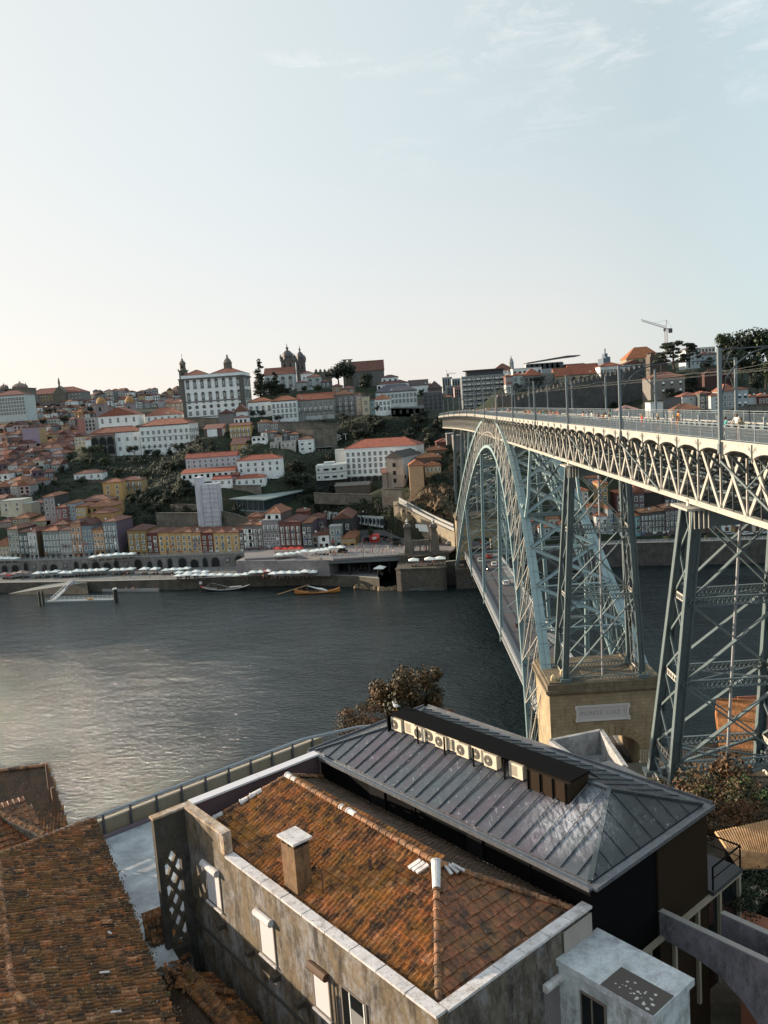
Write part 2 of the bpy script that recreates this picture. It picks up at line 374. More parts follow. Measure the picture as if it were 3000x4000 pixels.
# the city across the river
WH = (.8, .83, .83); OFF = (.6, .58, .53); GRY = (.3, .31, .31); LGR = (.45, .47, .48); YEL = (.62, .36, .1); OCH = (.48, .27, .08)
MUS = (.3, .19, .06); ORG = (.55, .26, .12); RED = (.16, .035, .03); GRN = (.2, .26, .26); BLU = (.2, .26, .3); DRK = (.06, .065, .075)
LAV = (.42, .38, .42); STN = (.22, .2, .17); TEA = (.16, .42, .47); BRN = (.13, .1, .085); PUR = (.13, .09, .13); PNK = (.42, .22, .2); CRM = (.62, .56, .42)
RR = (.24, .085, .055)
def lerp(tab, x):
 if x <= tab[0][0]: return tab[0][1]
 for (a, b), (c, d) in zip(tab, tab[1:]):
  if x <= c: return b + (d-b)*(x-a)/(c-a)
 return tab[-1][1]
YQ = [(-60, 165), (0, 163), (200, 155), (400, 150), (700, 143), (900, 137), (1040, 133), (1180, 129), (1300, 128), (1400, 127)]
def Q(zone, xL, xR, yb, ye, label, wall, d=13, dY=0, **kw):
 pxL = zp(zone, xL, 0)[0]; pxR = zp(zone, xR, 0)[0]
 kw.setdefault('group', 'houses in the row above the arcaded quay wall')
 return HS(zone, xL, xR, yb, ye, lerp(YQ, pxL)+dY, d, label, wall, YR=lerp(YQ, pxR)+dY, cat='house', name='quay_house', **kw)
Q('D', -50, 84, 792, 690, 'low cream house at the left edge of the quayside row', (.55, .42, .25), rows=2, cols=5, win='sash', chim=1, rise=3.2, d=15)
Q('D', 86, 172, 790, 552, 'narrow grey and yellow house second in the quayside row from the left', (.36, .34, .27), rows=4, cols=3, win='sash', ground=2.6, bal=(0,), side=BRN)
Q('D', 174, 244, 793, 577, 'narrow dark green house with three rows of glazed balconies', (.1, .13, .12), rows=3, cols=2, win='french', bal=(0, 1), ground=2.6)
Q('D', 246, 318, 797, 575, 'narrow white house with maroon balcony bands beside the brown gap', (.6, .58, .57), rows=3, cols=2, win='french', ground=2.6, bal=(0, 1), side=(.12, .07, .035))
Q('D', 320, 370, 800, 600, 'plain brown set back wall house with no windows', (.12, .075, .04), dY=4, roof='shed', rise=1.5, d=10)
Q('D', 370, 500, 800, 567, 'wide green grey tiled house with long iron balcony', (.24, .27, .25), rows=3, cols=5, win='french', ground=3, bal=(0,), d=16, chim=1)
Q('D', 502, 600, 795, 560, 'grey house with orange band between third and fourth storeys', (.33, .33, .31), rows=3, cols=4, win='french', bal=(1,), ground=2.8)
Q('D', 600, 684, 792, 502, 'tall narrow orange house with dark balconies', (.58, .28, .14), rows=4, cols=2, win='sash', bal=(0, 2), ground=2.8, side=PUR)
Q('D', 686, 770, 782, 522, 'blue grey house with white framed windows under a front gable', BLU, rows=3, cols=2, win='sash', ground=2.8, roof='gy', rise=2.6)
Q('D', 772, 858, 772, 556, 'bright orange house squeezed between two blue grey houses', (.6, .31, .12), rows=3, cols=3, win='sash', ground=2.8, bal=(0,))
Q('D', 860, 970, 764, 492, 'tall blue grey tiled house with a purple and ochre side wall', (.2, .25, .27), rows=4, cols=3, win='french', bal=(0, 2), ground=2.8, side=(.14, .09, .14), d=15)
Q('D', 1052, 1200, 780, 562, 'dark mustard house in shade left of the red house', MUS, rows=3, cols=3, win='sash', ground=3, d=12)
Q('D', 1202, 1294, 766, 585, 'dark red house left of the yellow terrace', RED, rows=3, cols=2, win='sash', dY=1)
Q('D', 1296, 1388, 762, 583, 'yellow terraced house right beside the first dark red house', YEL, rows=3, cols=2, win='sash', dY=1)
Q('D', 1390, 1478, 760, 582, 'second yellow terraced house from the first dark red house', (.52, .31, .11), rows=3, cols=2, win='sash', dY=1)
Q('D', 1480, 1568, 758, 580, 'third yellow terraced house from the first dark red house', (.57, .36, .13), rows=3, cols=2, win='sash', dY=1)
Q('D', 1570, 1640, 756, 580, 'yellow terraced house with a dark balcony left of the second red house', (.55, .3, .09), rows=3, cols=2, win='sash', bal=(2,), dY=1)
Q('E', 190, 288, 750, 582, 'second dark red house in the middle of the yellow terrace', (.18, .04, .03), rows=3, cols=2, win='sash', dY=1)
Q('E', 290, 384, 750, 582, 'yellow terraced house right of the second dark red house', (.58, .37, .13), rows=3, cols=2, win='sash', dY=1)
Q('E', 386, 498, 748, 580, 'last yellow terraced house at the right end of the terrace', (.56, .35, .12), rows=3, cols=2, win='sash', dY=1)
Q('E', 500, 534, 748, 560, 'very narrow brown house with a white satellite dish', BRN, rows=3, cols=1, win='sash', dY=1)
Q('E', 536, 610, 750, 518, 'narrow brown house with wide white windows and a roof cabin', (.2, .16, .15), rows=3, cols=1, win='french', ww=4, bal=(0,), ground=2.6)
Q('E', 611, 690, 750, 520, 'brown grey house with arched white balcony doors', (.22, .19, .19), rows=3, cols=2, win='french', bal=(0, 1, 2), ground=2.8)
Q('E', 692, 826, 748, 482, 'tall lavender grey house with a white top storey set back', (.26, .24, .27), rows=3, cols=4, win='sash', bal=(2,), ground=3, roof='flat')
Q('E', 700, 824, 482, 428, 'white roof storey with a large skylight above the lavender house', WH, rows=1, cols=2, win='dark', dY=1.5, d=14, rise=3, found=.1, side=BRN, terr=False)
Q('E', 828, 1000, 742, 497, 'wide dark red house with rows of white windows and long balconies', (.17, .06, .05), rows=3, cols=4, win='french', bal=(1, 2), ground=3, d=16)
Q('E', 1010, 1084, 742, 505, 'dark grey narrow house in shade behind the red parasols', (.07, .085, .095), rows=3, cols=2, win='sash', d=18, side=PUR, ground=3)
Q('E', 1086, 1130, 725, 600, 'small dark stone house left of the white chapel', STN, rows=2, cols=1, win='dark', d=8)
Q('E', 1226, 1320, 700, 533, 'grey green house with four white windows right of the chapel', (.27, .31, .3), rows=2, cols=2, win='sash', roof='flat', ground=2.6, d=6)
Q('E', 1254, 1405, 600, 470, 'black house with two tall white windows behind the grey green house', (.035, .04, .045), dY=7, rows=1, cols=2, win='sash', d=20, roof='gy', rise=2.5, terr=False, wh=2.6)
Q('E', 1322, 1434, 722, 628, 'ochre house with a dark ground floor at the end of the quayside row', OCH, rows=1, cols=4, win='sash', d=15, side=(.3, .17, .05), ground=3.6, rise=2.4)
pl = ony(*zp('E', 1131, 720), 129); pr = ony(*zp('E', 1222, 720), 128.5); pr[2] = pl[2]
c = house('chapel', 'small white chapel with a bell gable squeezed between houses', 'chapel', pl, pr, 6.2, 9, WH, roof='gy', rise=1.8, rows=1, cols=1, win='dark', ww=1.4, wh=1.6, ground=3.4, side=STN)
b = MB(); b.box(-.9, -.5, .3, .9, 7.2, 9.4); b.box(.5, .9, .3, .9, 7.2, 9.4); b.box(-1, 1, .2, 1, 9.4, 9.8); b.tri((-.9, .25, 9.8), (.9, .25, 9.8), (0, .6, 10.8)); b.tri((-.9, .95, 9.8), (0, .6, 10.8), (.9, .95, 9.8)); b.box(-.06, .06, .5, .6, 10.7, 11.6)
b.build('bell_gable', stonem('granite_dark', (.2, .18, .15), (.15, .135, .115)), c)
def R2(z, *a, **k): k.setdefault('group', 'houses stacked on the slope behind the quayside row'); return HS(z, *a, name='hillside_house', **k)
R2('D', 10, 190, 425, 325, 188, 12, 'cream modern house with a flat white roof on the left slope', CRM, rows=2, cols=2, win='sash', roof='flat')
R2('D', 190, 262, 440, 350, 186, 10, 'small beige wing right of the cream flat roofed house', (.42, .38, .28), roof='flat')
R2('D', 236, 368, 420, 345, 200, 10, 'brown roofed house right of the cream flat roofed house', (.35, .3, .28), rows=1, cols=3)
R2('D', 370, 462, 478, 290, 172, 17, 'tall grey house with a black side wall and a white roof tank', (.33, .3, .3), rows=3, cols=2, win='sash', side=(.04, .05, .055), chim=0)
R2('D', 462, 552, 480, 378, 166, 12, 'pink red house right of the tall grey house', (.28, .11, .11), rows=2, cols=2)
R2('D', 554, 620, 470, 345, 168, 12, 'pale blue grey house between the pink and the yellow houses', (.33, .36, .4), rows=3, cols=2)
R2('D', 622, 700, 462, 372, 168, 14, 'yellow house with a row of white windows above the quayside row', YEL, rows=2, cols=4, win='french')
R2('D', 700, 935, 430, 372, 171, 14, 'long yellow house under a wide brown roof above the quay', (.42, .25, .07), rows=1, cols=5, win='dark')
R2('D', 650, 900, 380, 326, 182, 12, 'brown house with wide tiled roof above the long yellow house', (.2, .09, .05), rows=1, cols=4)
R2('D', 740, 925, 470, 425, 160, 12, 'ochre house under a brown roof just behind the blue grey house', OCH)
R2('D', 100, 245, 505, 468, 176, 14, 'low brown roofed house behind the left quayside houses', (.3, .24, .15), rows=1, cols=3)
R2('D', 245, 410, 520, 490, 172, 14, 'brown roofed shed right behind the narrow white quay house', (.35, .32, .22), rows=1, cols=2)
R2('D', -20, 100, 540, 500, 178, 12, 'red roofed house at the left edge behind the quayside row', (.3, .2, .15), rows=1, cols=3)
R2('D', 400, 560, 560, 520, 160, 14, 'brown house with orange roof behind the green grey house', (.25, .15, .1), rows=1, cols=2)
R2('E', 958, 1058, 560, 412, 146, 8, 'small red tower house behind the dark red quay house', (.2, .05, .035), rows=2, cols=2)
R2('E', 1062, 1180, 560, 470, 148, 14, 'purple brown house with orange roof left of the black house', (.2, .13, .16), rows=1, cols=2)
R2('E', 562, 680, 540, 455, 142, 10, 'small cabin house with two white windows over the brown house', (.3, .15, .1), rows=1, cols=2, found=.5)
R2('A', 846, 1000, 1370, 1212, 205, 9, 'deep yellow villa block with small gable roof', YEL, rows=3, cols=2, win='sash')
R2('A', 975, 1160, 1300, 1196, 213, 9, 'yellow and grey villa wing with a balcony behind the yellow villa', (.46, .3, .13), rows=2, cols=4, win='sash', bal=(1,))
R2('A', 602, 830, 1190, 1140, 240, 9, 'low white house with a long red roof on the garden terrace', WH, rows=1, cols=4)
def HB(z, *a, **k): return HS(z, *a, **k)
HB('A', 750, 1146, 1000, 806, 292, 12, 'long white convent wing with stone loggia and orange roof', WH, cat='convent', rows=2, cols=6, win='stone', rc=RR, rise=3.4, cornice='stone')
HB('A', 752, 940, 1004, 830, 290, 3, 'grey stone loggia with arches on the front of the convent wing', STN, cat='loggia', rows=2, cols=3, win='arch', ww=4.2, wh=5.5, roof='shed', rise=1.2, terr=False)
HB('A', 1150, 1552, 988, 745, 286, 16, 'big white three storey school building with orange roof and brown base', WH, cat='school', rows=3, cols=9, win='stone', rc=RR, rise=3.6, cornice='dark', band=(.3, .62), z0f=.2, sw=('R', 3, 5, 'stone'), YR=282)
HB('A', 800, 1122, 745, 672, 325, 16, 'white church body with a wide low front gable', WH, cat='church', roof='gy', rise=5.5, rows=1, cols=5, win='stone', rc=RR, wh=3)
HB('A', 1182, 1452, 720, 668, 330, 16, 'white building with a large red roof left of the palace', WH, rows=1, cols=5, win='stone', rc=RR, rise=5)
HB('A', 1345, 1505, 640, 568, 360, 12, 'brown apartment house left of the palace', (.25, .2, .17), rows=2, cols=4)
HB('B', 252, 748, 684, 332, 335, 30, 'huge white bishop palace with rows of framed windows', (.8, .84, .86), cat='palace', roof='flat', found=4)
pal = bpy.data.objects['palace']; W_, H_ = pal['_w'], pal['_h']
for r, (kd, z, wh, ww) in enumerate((('stone', .07, .1, 2.0), ('round', .22, .085, 0), ('stone', .345, .045, 1.6), ('ornate', .42, .155, 2.0), ('ornate', .7, .165, 2.0))):
 for c in range(8):
  x = -W_/2 + W_*(.1 + .8*c/7*1.03); inst('window', winmesh(kd), pal, (x, 0, H_*z), 0, (ww or H_*wh, 1.5, H_*wh))
 for c in range(5): inst('window', winmesh(kd), pal, (W_/2, 3+c*5.5, H_*z), math.pi/2, (ww or H_*wh, 1.5, H_*wh))
b = MB()
for x0, x1 in ((-W_/2-.4, -W_/2+2.0), (W_/2-2.4, W_/2+.4)): b.box(x0, x1, -.45, 0, 0, H_*.9)
b.box(-W_/2+2.0, W_/2-2.4, -.3, 0, H_*.375, H_*.4); b.box(-W_/2+2, W_/2-2.4, -.2, 0, H_*.02, H_*.04); b.box(W_/2, W_/2+.45, 0, 2.4, 0, H_*.9)
b.box(-W_/2-.7, W_/2+.7, -.8, 0, H_*.9, H_*.935); b.box(W_/2, W_/2+.8, 0, 30, H_*.9, H_*.935)
b.build('stone_trim', STONEFR, pal)
b = MB(); z = H_+.4
b.v = []; rb = roof_solid(W_*.5, 24, z, 'hip', 4.2, 0, y0=3); ro = rb.build('roof', roofm((.2, .065, .04)), pal); ro.location = (W_*.22, 0, 0)
rb = roof_solid(W_*.36, 24, z, 'hip', 3.6, 0, y0=3); ro2 = rb.build('roof', roofm((.2, .065, .04)), pal); ro2.location = (-W_*.3, 0, 0)
st = stonem('granite_dark', (.2, .18, .15), (.15, .135, .115))
b = MB(); b.lathe([(3.0, 0), (3.0, .6), (2.6, .7), (2.6, 3.6), (3.1, 3.8), (3.1, 4.3), (2.7, 4.6), (2.3, 5.8), (1.4, 7.0), (.7, 7.6), (.55, 8.4), (.8, 8.9), (.4, 9.4), (.05, 10)], (W_*.22, 13, H_+3.4), 8)
for k in range(8):
 a = k*math.pi/4; b.box(W_*.22+2.5*math.cos(a)-.3, W_*.22+2.5*math.cos(a)+.3, 13+2.5*math.sin(a)-.3, 13+2.5*math.sin(a)+.3, H_+4, H_+7)
b.build('lantern', st, pal)
p = ony(*zp('B', 256, 480), 520)
b = MB(); zt = ony(*zp('B', 256, 205), 520)[2]; zz = zt-p[2]
b.box(-4, 4, -4, 4, -10, zz*.36); b.box(-4.6, 4.6, -4.6, 4.6, zz*.36, zz*.385); b.box(-3.2, 3.2, -3.2, 3.2, zz*.385, zz*.62); b.box(-4, 4, -4, 4, zz*.62, zz*.645)
b.lathe([(2.6, zz*.645), (2.6, zz*.82), (3.1, zz*.83), (3.0, zz*.85), (2.2, zz*.9), (1.0, zz*.94), (.8, zz*.97), (.9, zz*.985), (.1, zz)], n=8); b.box(-.15, .15, -.15, .15, zz, zz+4)
for x in (-4, 4): b.lathe([(.5, zz*.645), (.2, zz*.70)], (x*.85, -3.4, 0), 6)
t = empty('bell_tower', p); tag(t, 'slender dark baroque bell tower at the left edge of the palace', 'tower'); b.build('shaft', st, t)
for z in (.7, .48): o = inst('belfry_opening', winmesh('arch'), t, (0, -2.7 if z > .6 else -3.3, zz*z), 0, (1.8, 1, zz*.09))
cs = stonem('granite_cathedral', (.17, .15, .14), (.12, .11, .105), 1.2, .6)
for i, (x0, x1, yb, yt, Y, lab) in enumerate(((1046, 1150, 420, 212, 372, 'left dark stone cathedral tower with an onion dome'), (1166, 1236, 420, 222, 390, 'right dark stone cathedral tower with an onion dome'))):
 a = ony(*zp('B', x0, yb), Y); c_ = ony(*zp('B', x1, yb), Y); ht = ony(*zp('B', (x0+x1)/2, yt), Y)[2]-a[2]; w = c_[0]-a[0]
 t = empty('cathedral_tower', ((a[0]+c_[0])/2, Y, a[2])); tag(t, lab, 'tower', 'twin cathedral towers')
 b = MB(); b.box(-w/2, w/2, 0, w, -6, ht); b.box(-w/2-.5, w/2+.5, -.5, w+.5, ht-1.2, ht-.3)
 for k in range(7):
  x = -w/2 + w*k/6
  for y in (0, w): b.box(x-.35, x+.35, y-.3, y+.3, ht, ht+1.2)
 for x in (-w/2, w/2):
  for y in (0, w): b.lathe([(.8, ht), (.75, ht+1.6), (.9, ht+1.8), (.4, ht+2.6), (.4, ht+3), (.05, ht+4)], (x, y, 0), 6)
 b.box(-w/2-.25, w/2+.25, -.25, w+.25, ht*.55, ht*.55+.5); b.build('shaft', cs, t)
 r = w*.42; b = MB(); b.lathe([(r*.95, ht-.2), (r*.95, ht+1.8), (r*1.1, ht+2), (r*1.05, ht+3), (r*.9, ht+4.4), (r*.55, ht+5.8), (r*.22, ht+6.6), (r*.2, ht+7.6), (r*.32, ht+8.1), (r*.1, ht+9), (.08, ht+11.5)], (0, w/2, 0), 12)
 b.build('dome', plain('dark_lead', (.075, .07, .075), .6), t)
 for x in (-w*.22, w*.22): inst('belfry_opening', winmesh('arch'), t, (x, 0, ht*.62), 0, (w*.14, 1, ht*.2))
HB('B', 905, 1146, 470, 338, 352, 14, 'pale cathedral cloister wing with tall framed windows', (.5, .53, .53), cat='church wing', roof='gx', rise=5, rows=1, cols=4, win='ornate', ww=2.2, wh=6, rc=(.2, .07, .045))
HB('B', 1160, 1246, 462, 402, 335, 8, 'low grey house with a red roof below the right cathedral tower', GRY, rows=1, cols=2)
HB('B', 1196, 1300, 400, 330, 350, 9, 'white house with hip roof just right of the cathedral tower', WH, rows=1, cols=2)
HB('B', 1246, 1360, 452, 358, 338, 10, 'grey white house with two tall windows near the big dark tree', (.42, .46, .46), rows=1, cols=2, win='ornate', wh=4, ww=1.8)
HB('B', 1362, 1432, 446, 396, 336, 8, 'dark low house with two windows left of the big dark tree', (.1, .11, .12), rows=1, cols=2)
HB('C', 370, 628, 420, 308, 385, 15, 'dark stone church with long brown roof and pointed gable', (.13, .125, .12), cat='church', roof='gx', rise=7.5, rc=(.14, .055, .04))
def cren(name, label, pts, hgt, th=1.6, step=2.2, mat=None):
 t = empty(name, pts[0]); tag(t, label, 'wall'); b = MB(); o = Vector(pts[0])
 for p, q in zip(pts, pts[1:]):
  p = Vector(p)-o; q = Vector(q)-o; d = (q-p); L = math.hypot(d.x, d.y); nn = Vector((-d.y, d.x, 0)).normalized()*th/2
  vs = [p-nn-Vector((0, 0, hgt+8)), q-nn-Vector((0, 0, hgt+8)), q+nn-Vector((0, 0, hgt+8)), p+nn-Vector((0, 0, hgt+8)), p-nn, q-nn, q+nn, p+nn]
  b.add(vs, [(4,5,6,7), (0,1,5,4), (1,2,6,5), (2,3,7,6), (3,0,4,7)])
 b.build('wall_body', mat or st, t); b = MB()
 for p, q in zip(pts, pts[1:]):
  p = Vector(p)-o; q = Vector(q)-o; L = (q-p).length; n = max(1, int(L/step))
  for k in range(n):
   a = p + (q-p)*((k+.2)/n); c2 = p + (q-p)*((k+.75)/n); b.beam(a+Vector((0, 0, .7)), c2+Vector((0, 0, .7)), th*.9, 1.5)
   m_ = (a+c2)/2; b.beam(m_+Vector((0, 0, 1.4)), m_+Vector((0, 0, 2.1)), th*.5, .7)
 b.build('merlons', mat or st, t); return t
def PY(z, x, y, Y): return tuple(ony(*zp(z, x, y), Y))
cren('battlement_wall', 'dark crenellated wall on the skyline right of the cathedral', [PY('B', 1300, 316, 400), PY('B', 1440, 316, 400)], 8, step=3)
cren('battlement_tower', 'square crenellated tower rising behind the big dark tree', [PY('C', 285, 240, 400), PY('C', 366, 236, 400)], 16, th=9, step=2.6)
HB('B', 770, 966, 668, 556, 300, 12, 'low white house with tiled roof at the foot of the palace', WH, rows=1, cols=4, win='stone', wh=3.2, ww=1.7, cornice='stone', rc=(.22, .075, .04), band=(.3,))
HB('B', 966, 1170, 716, 548, 290, 12, 'white three storey house with black stone trims', WH, rows=3, cols=6, win='stone', cornice='dark', band=(.33, .66), rc=(.24, .08, .04), rise=3)
HB('B', 1172, 1470, 705, 540, 296, 13, 'decaying grey terrace with red roof and graffiti along its base', (.3, .3, .29), rows=3, cols=7, win='stone', roof='gx', rise=4, rc=(.23, .07, .04), cornice='stone', bal=(1,), z0f=.22)
HB('B', 1450, 1640, 690, 500, 300, 14, 'ruinous dark house with wooden balconies right of the grey terrace', (.2, .19, .18), rows=4, cols=4, win='sash', bal=(1, 2))
HB('B', 1450, 1530, 500, 432, 318, 8, 'small brown roofed attic house above the ruinous house', (.3, .22, .15), rows=1, cols=1)
HB('B', 1530, 1630, 500, 450, 314, 8, 'dark attic house with orange roof left of the round dark tree', (.22, .17, .14), rows=1, cols=2)
gw = plain('graffiti_white', (.6, .62, .62), .8); gb = plain('graffiti_blue', (.1, .25, .3), .8); gp = plain('graffiti_purple', (.25, .15, .4), .8)
def scribble(par, x0, x1, z0, z1, y, n, mats, seed=1):
 rs = random.Random(seed); b = MB()
 for k in range(n):
  x = x0 + (x1-x0)*(k+.5)/n; w = (x1-x0)/n*.42; mi = 1 if rs.random() < .35 else 0; pts = []
  for j in range(5): pts.append((x+rs.uniform(-w, w), y, rs.uniform(z0, z1)))
  for p, q in zip(pts, pts[1:]): b.beam(p, q, .04, (z1-z0)*.14, mi, up=(0, -1, 0.01))
 b.build('graffiti', mats, par)
for o in [o for o in bpy.data.objects if o.get('label', '').startswith('decaying grey terrace')]:
 w, h = o['_w'], o['_h']; b = MB(); b.box(-w*.28, w*.16, -.12, 0, h*.04, h*.2); b.box(w*.3, w*.48, -.12, 0, h*.04, h*.2); b.build('painted_band', wallm((.55, .57, .57)), o)
 scribble(o, -w*.27, w*.15, h*.06, h*.19, -.16, 14, [gb, gw], 3); scribble(o, w*.31, w*.47, h*.06, h*.19, -.16, 6, [gb, plain('graffiti_grey', (.2, .2, .2), .8)], 5)
HB('B', 655, 766, 690, 640, 292, 8, 'small white gabled chapel front below the palace', WH, cat='chapel', roof='gy', rise=4.5, rows=0)
HB('B', 655, 764, 740, 690, 270, 8, 'small white house with two windows above the yellow house', WH, rows=1, cols=3, win='dark')
HB('B', 530, 655, 735, 655, 280, 8, 'dark plastered shed with red roof at the foot of the palace', (.16, .16, .17), roof='gy', rise=2)
HB('B', 410, 560, 830, 778, 262, 9, 'small white wall house under a dark red lean roof', (.13, .08, .07), roof='shed', rise=2.5, side=WH)
HB('B', 436, 516, 832, 782, 261, 2, 'plain white gable wall left of the yellow house', WH, roof='flat', terr=False)
HB('B', 622, 792, 860, 752, 262, 12, 'bright yellow house with white framed balcony windows on the slope', (.62, .38, .1), rows=2, cols=5, win='french', roof='gx', rise=1.5, side=(.66, .42, .1), bal=(1,))
HB('B', 628, 766, 965, 905, 244, 12, 'ochre yellow annex with sloping orange roof below the bright yellow house', (.55, .34, .1), rows=1, cols=2, roof='shed', rise=4)
HB('B', 845, 950, 790, 728, 266, 12, 'grey house with bright orange roof right of the yellow house', (.3, .29, .3), rows=1, cols=3, rc=(.3, .12, .06))
HB('B', 950, 1012, 785, 732, 262, 9, 'small grey gabled house beside the orange roofed grey house', (.27, .27, .28), rows=1, cols=2)
HB('B', 796, 910, 880, 845, 240, 8, 'white flat roofed house with dark window strip', WH, rows=1, cols=3, roof='flat', win='dark')
HB('B', 872, 925, 850, 808, 252, 8, 'white fronted small house with a red roof beside a slate side wall', WH, side=(.1, .12, .13), rows=1, cols=1)
HB('B', 925, 1000, 868, 808, 250, 8, 'slate clad small house left of the cream house', (.12, .15, .16), rows=1, cols=1)
HB('B', 978, 1042, 885, 842, 246, 8, 'cream house with a hip roof between slate clad houses', (.55, .5, .4), rows=1, cols=1)
HB('B', 1042, 1104, 885, 808, 248, 9, 'tall slate house with orange roof in the small row', (.1, .12, .13), rows=2, cols=1)
HB('B', 1104, 1178, 880, 822, 244, 9, 'cream and slate house with a terrace in the small row', (.14, .17, .18), rows=1, cols=2)
HB('B', 945, 1015, 940, 890, 238, 7, 'cream low front house under the cream hip roofed house', (.5, .46, .38), rows=1, cols=2, roof='flat')
HB('B', 1030, 1150, 935, 882, 236, 7, 'pale beige low front house under the slate houses', (.52, .47, .41), rows=1, cols=3, roof='flat')
HB('B', 1178, 1300, 965, 862, 238, 10, 'detached white house with blue shuttered windows beside the wooded slope', WH, rows=2, cols=2, win='blind')
HB('B', 1230, 1450, 965, 932, 246, 6, 'low pinkish wall building with a row of small openings', (.35, .27, .25), rows=1, cols=8, win='dark', roof='flat')
HB('B', 265, 680, 1098, 1008, 200, 9, 'long lavender and white building with red roof, upper left block of the slope complex', (.5, .48, .53), rows=2, cols=9, win='sash', roof='gx', rise=2.2, rc=(.25, .06, .04))
HB('B', 225, 662, 1182, 1130, 188, 9, 'long low white wing in front of the lavender block', WH, rows=1, cols=9, win='dark', roof='shed', rise=1.6, rc=(.27, .07, .035))
HB('B', 684, 1036, 1142, 1028, 192, 11, 'large white block with wall stains, upper right of the slope complex', WH, rows=2, cols=6, win='sash', rc=(.26, .065, .04), rise=2.2)
HB('B', 480, 640, 1240, 1186, 180, 7, 'low white wing with a red lean roof right of the wrapped tower', WH, rows=1, cols=3, win='sash', roof='shed', rise=1.4, rc=(.25, .06, .035))
HB('B', 668, 902, 1236, 1178, 181, 8, 'low white wing with red roof at the lower right of the slope complex', WH, rows=1, cols=4, win='sash', rc=(.27, .07, .035), rise=1.5)
HB('B', 640, 690, 1262, 1150, 182, 7, 'narrow dark red and white stair tower inside the slope complex', (.2, .06, .06), rows=2, cols=1, rise=1)
HB('C', 320, 900, 1168, 925, 196, 16, 'large white four storey seminary with red roof above an arcade', (.86, .88, .89), cat='seminary', rows=4, cols=13, win='stone', rc=(.27, .075, .045), rise=4, band=(.27, .5, .75), cornice='white', found=0.2, YR=186)
HB('C', 305, 640, 1216, 1166, 192, 14, 'dark arcade of round arches under the white seminary', (.1, .1, .1), cat='arcade', rows=1, cols=6, win='arch', roof=None, ww=3.4, wh=3.3, YR=188)
HB('C', 240, 322, 1170, 952, 204, 10, 'pale grey annex left of the white seminary', (.46, .48, .49), rows=0, roof='flat')
pl = ony(*zp('C', 652, 1258), 166); pr = ony(*zp('C', 780, 1258), 163); pr[2] = pl[2]
house('church', 'weathered stone faced church with three small square windows and dark roof', 'church', pl, pr, ony(*zp('C', 715, 1012), 164)[2]-pl[2], 26, (.36, .31, .27), roof='gy', rise=2.6, rc=(.05, .045, .045), rows=3, cols=1, win='dark', ww=1.5, wh=1.8, side=(.55, .57, .6), sw=('R', 1, 4, 'dark'), grime=.9)
HB('C', 612, 652, 1258, 1140, 165, 6, 'narrow low stone annex left of the weathered church', (.33, .29, .26), roof='shed', rise=2, grime=.9)
HB('C', 836, 952, 1275, 1076, 150, 12, 'tall peach coloured house on the cliff edge', (.62, .36, .18), rows=0, side=(.6, .35, .17), rise=2.2, rc=(.3, .11, .05), grime=.2, found=6)
HB('C', 954, 1086, 1135, 1078, 154, 11, 'peach coloured annex with white framed windows on the cliff', (.62, .38, .18), rows=1, cols=4, win='french', rc=(.3, .11, .05), found=5)
HB('C', 890, 1090, 1040, 1012, 172, 9, 'orange roofed house behind the peach coloured house', (.25, .14, .1), rc=(.32, .13, .06), rows=0)
HB('C', 975, 1140, 1000, 950, 185, 10, 'brown house with orange roof above the cliff', (.2, .14, .11), rc=(.31, .12, .06))
HB('C', 1048, 1190, 925, 885, 200, 10, 'brown roofed house left of the grey blank wall', (.17, .06, .045), rc=(.19, .055, .04))
HB('C', 1188, 1275, 950, 835, 176, 10, 'blank grey plastered block under the far end of the bridge', (.2, .19, .19), roof='flat')
HB('C', 1132, 1190, 880, 820, 190, 8, 'small blank grey block under the far end of the bridge', (.2, .19, .19), roof='flat')
HB('C', 560, 894, 590, 474, 300, 14, 'white mansion with grey slate roof and a long row of tall windows', (.64, .67, .68), cat='mansion', rows=2, cols=11, win='stone', rc=(.09, .09, .11), rise=4.4, cornice='stone')
HB('C', 567, 826, 470, 412, 345, 12, 'white villa with pointed arch windows behind the slate roofed mansion', WH, rows=1, cols=7, win='arch', wh=2.5)
HB('C', 604, 740, 412, 362, 350, 9, 'white lookout storey with red hip roof on top of the villa', WH, rows=1, cols=3, win='dark', found=.5, terr=False)
HB('C', 826, 985, 492, 428, 350, 12, 'white house with a stepped gable end near the bridge head', WH, rows=1, cols=2, roof='gx', rise=4, rc=(.09, .06, .06), side=WH)
HB('C', 985, 1096, 520, 450, 345, 10, 'dark brown roofed house left of the far bridge head', (.14, .1, .09), rise=5, rc=(.08, .05, .05))
HB('C', 450, 512, 668, 520, 268, 10, 'narrow cream house with two stacked windows', (.55, .46, .32), rows=2, cols=1, win='stone', roof='flat')
HB('C', 512, 552, 655, 545, 270, 9, 'tiny teal house squeezed beside the narrow cream house', (.25, .45, .48), rows=2, cols=1)
HB('C', 552, 680, 645, 540, 266, 11, 'white house with orange roof and dormer right of the teal house', WH, rows=2, cols=4, win='stone', rc=(.28, .11, .055), rise=3)
HB('C', 400, 450, 660, 500, 278, 10, 'grey shabby house left of the narrow cream house', (.25, .24, .23), rows=3, cols=1)
HB('C', 680, 950, 668, 602, 262, 6, 'low blue grey retaining building below the slate roofed mansion', (.2, .24, .26), rows=1, cols=5, win='dark', roof='flat')
HB('C', 950, 1100, 640, 480, 300, 10, 'dark purple grey apartment block beside the bridge head', (.13, .13, .15), rows=4, cols=4, win='dark', roof='flat')
HB('C', 895, 950, 590, 530, 300, 8, 'small brown block right of the slate roofed mansion', (.16, .13, .12), roof='flat')
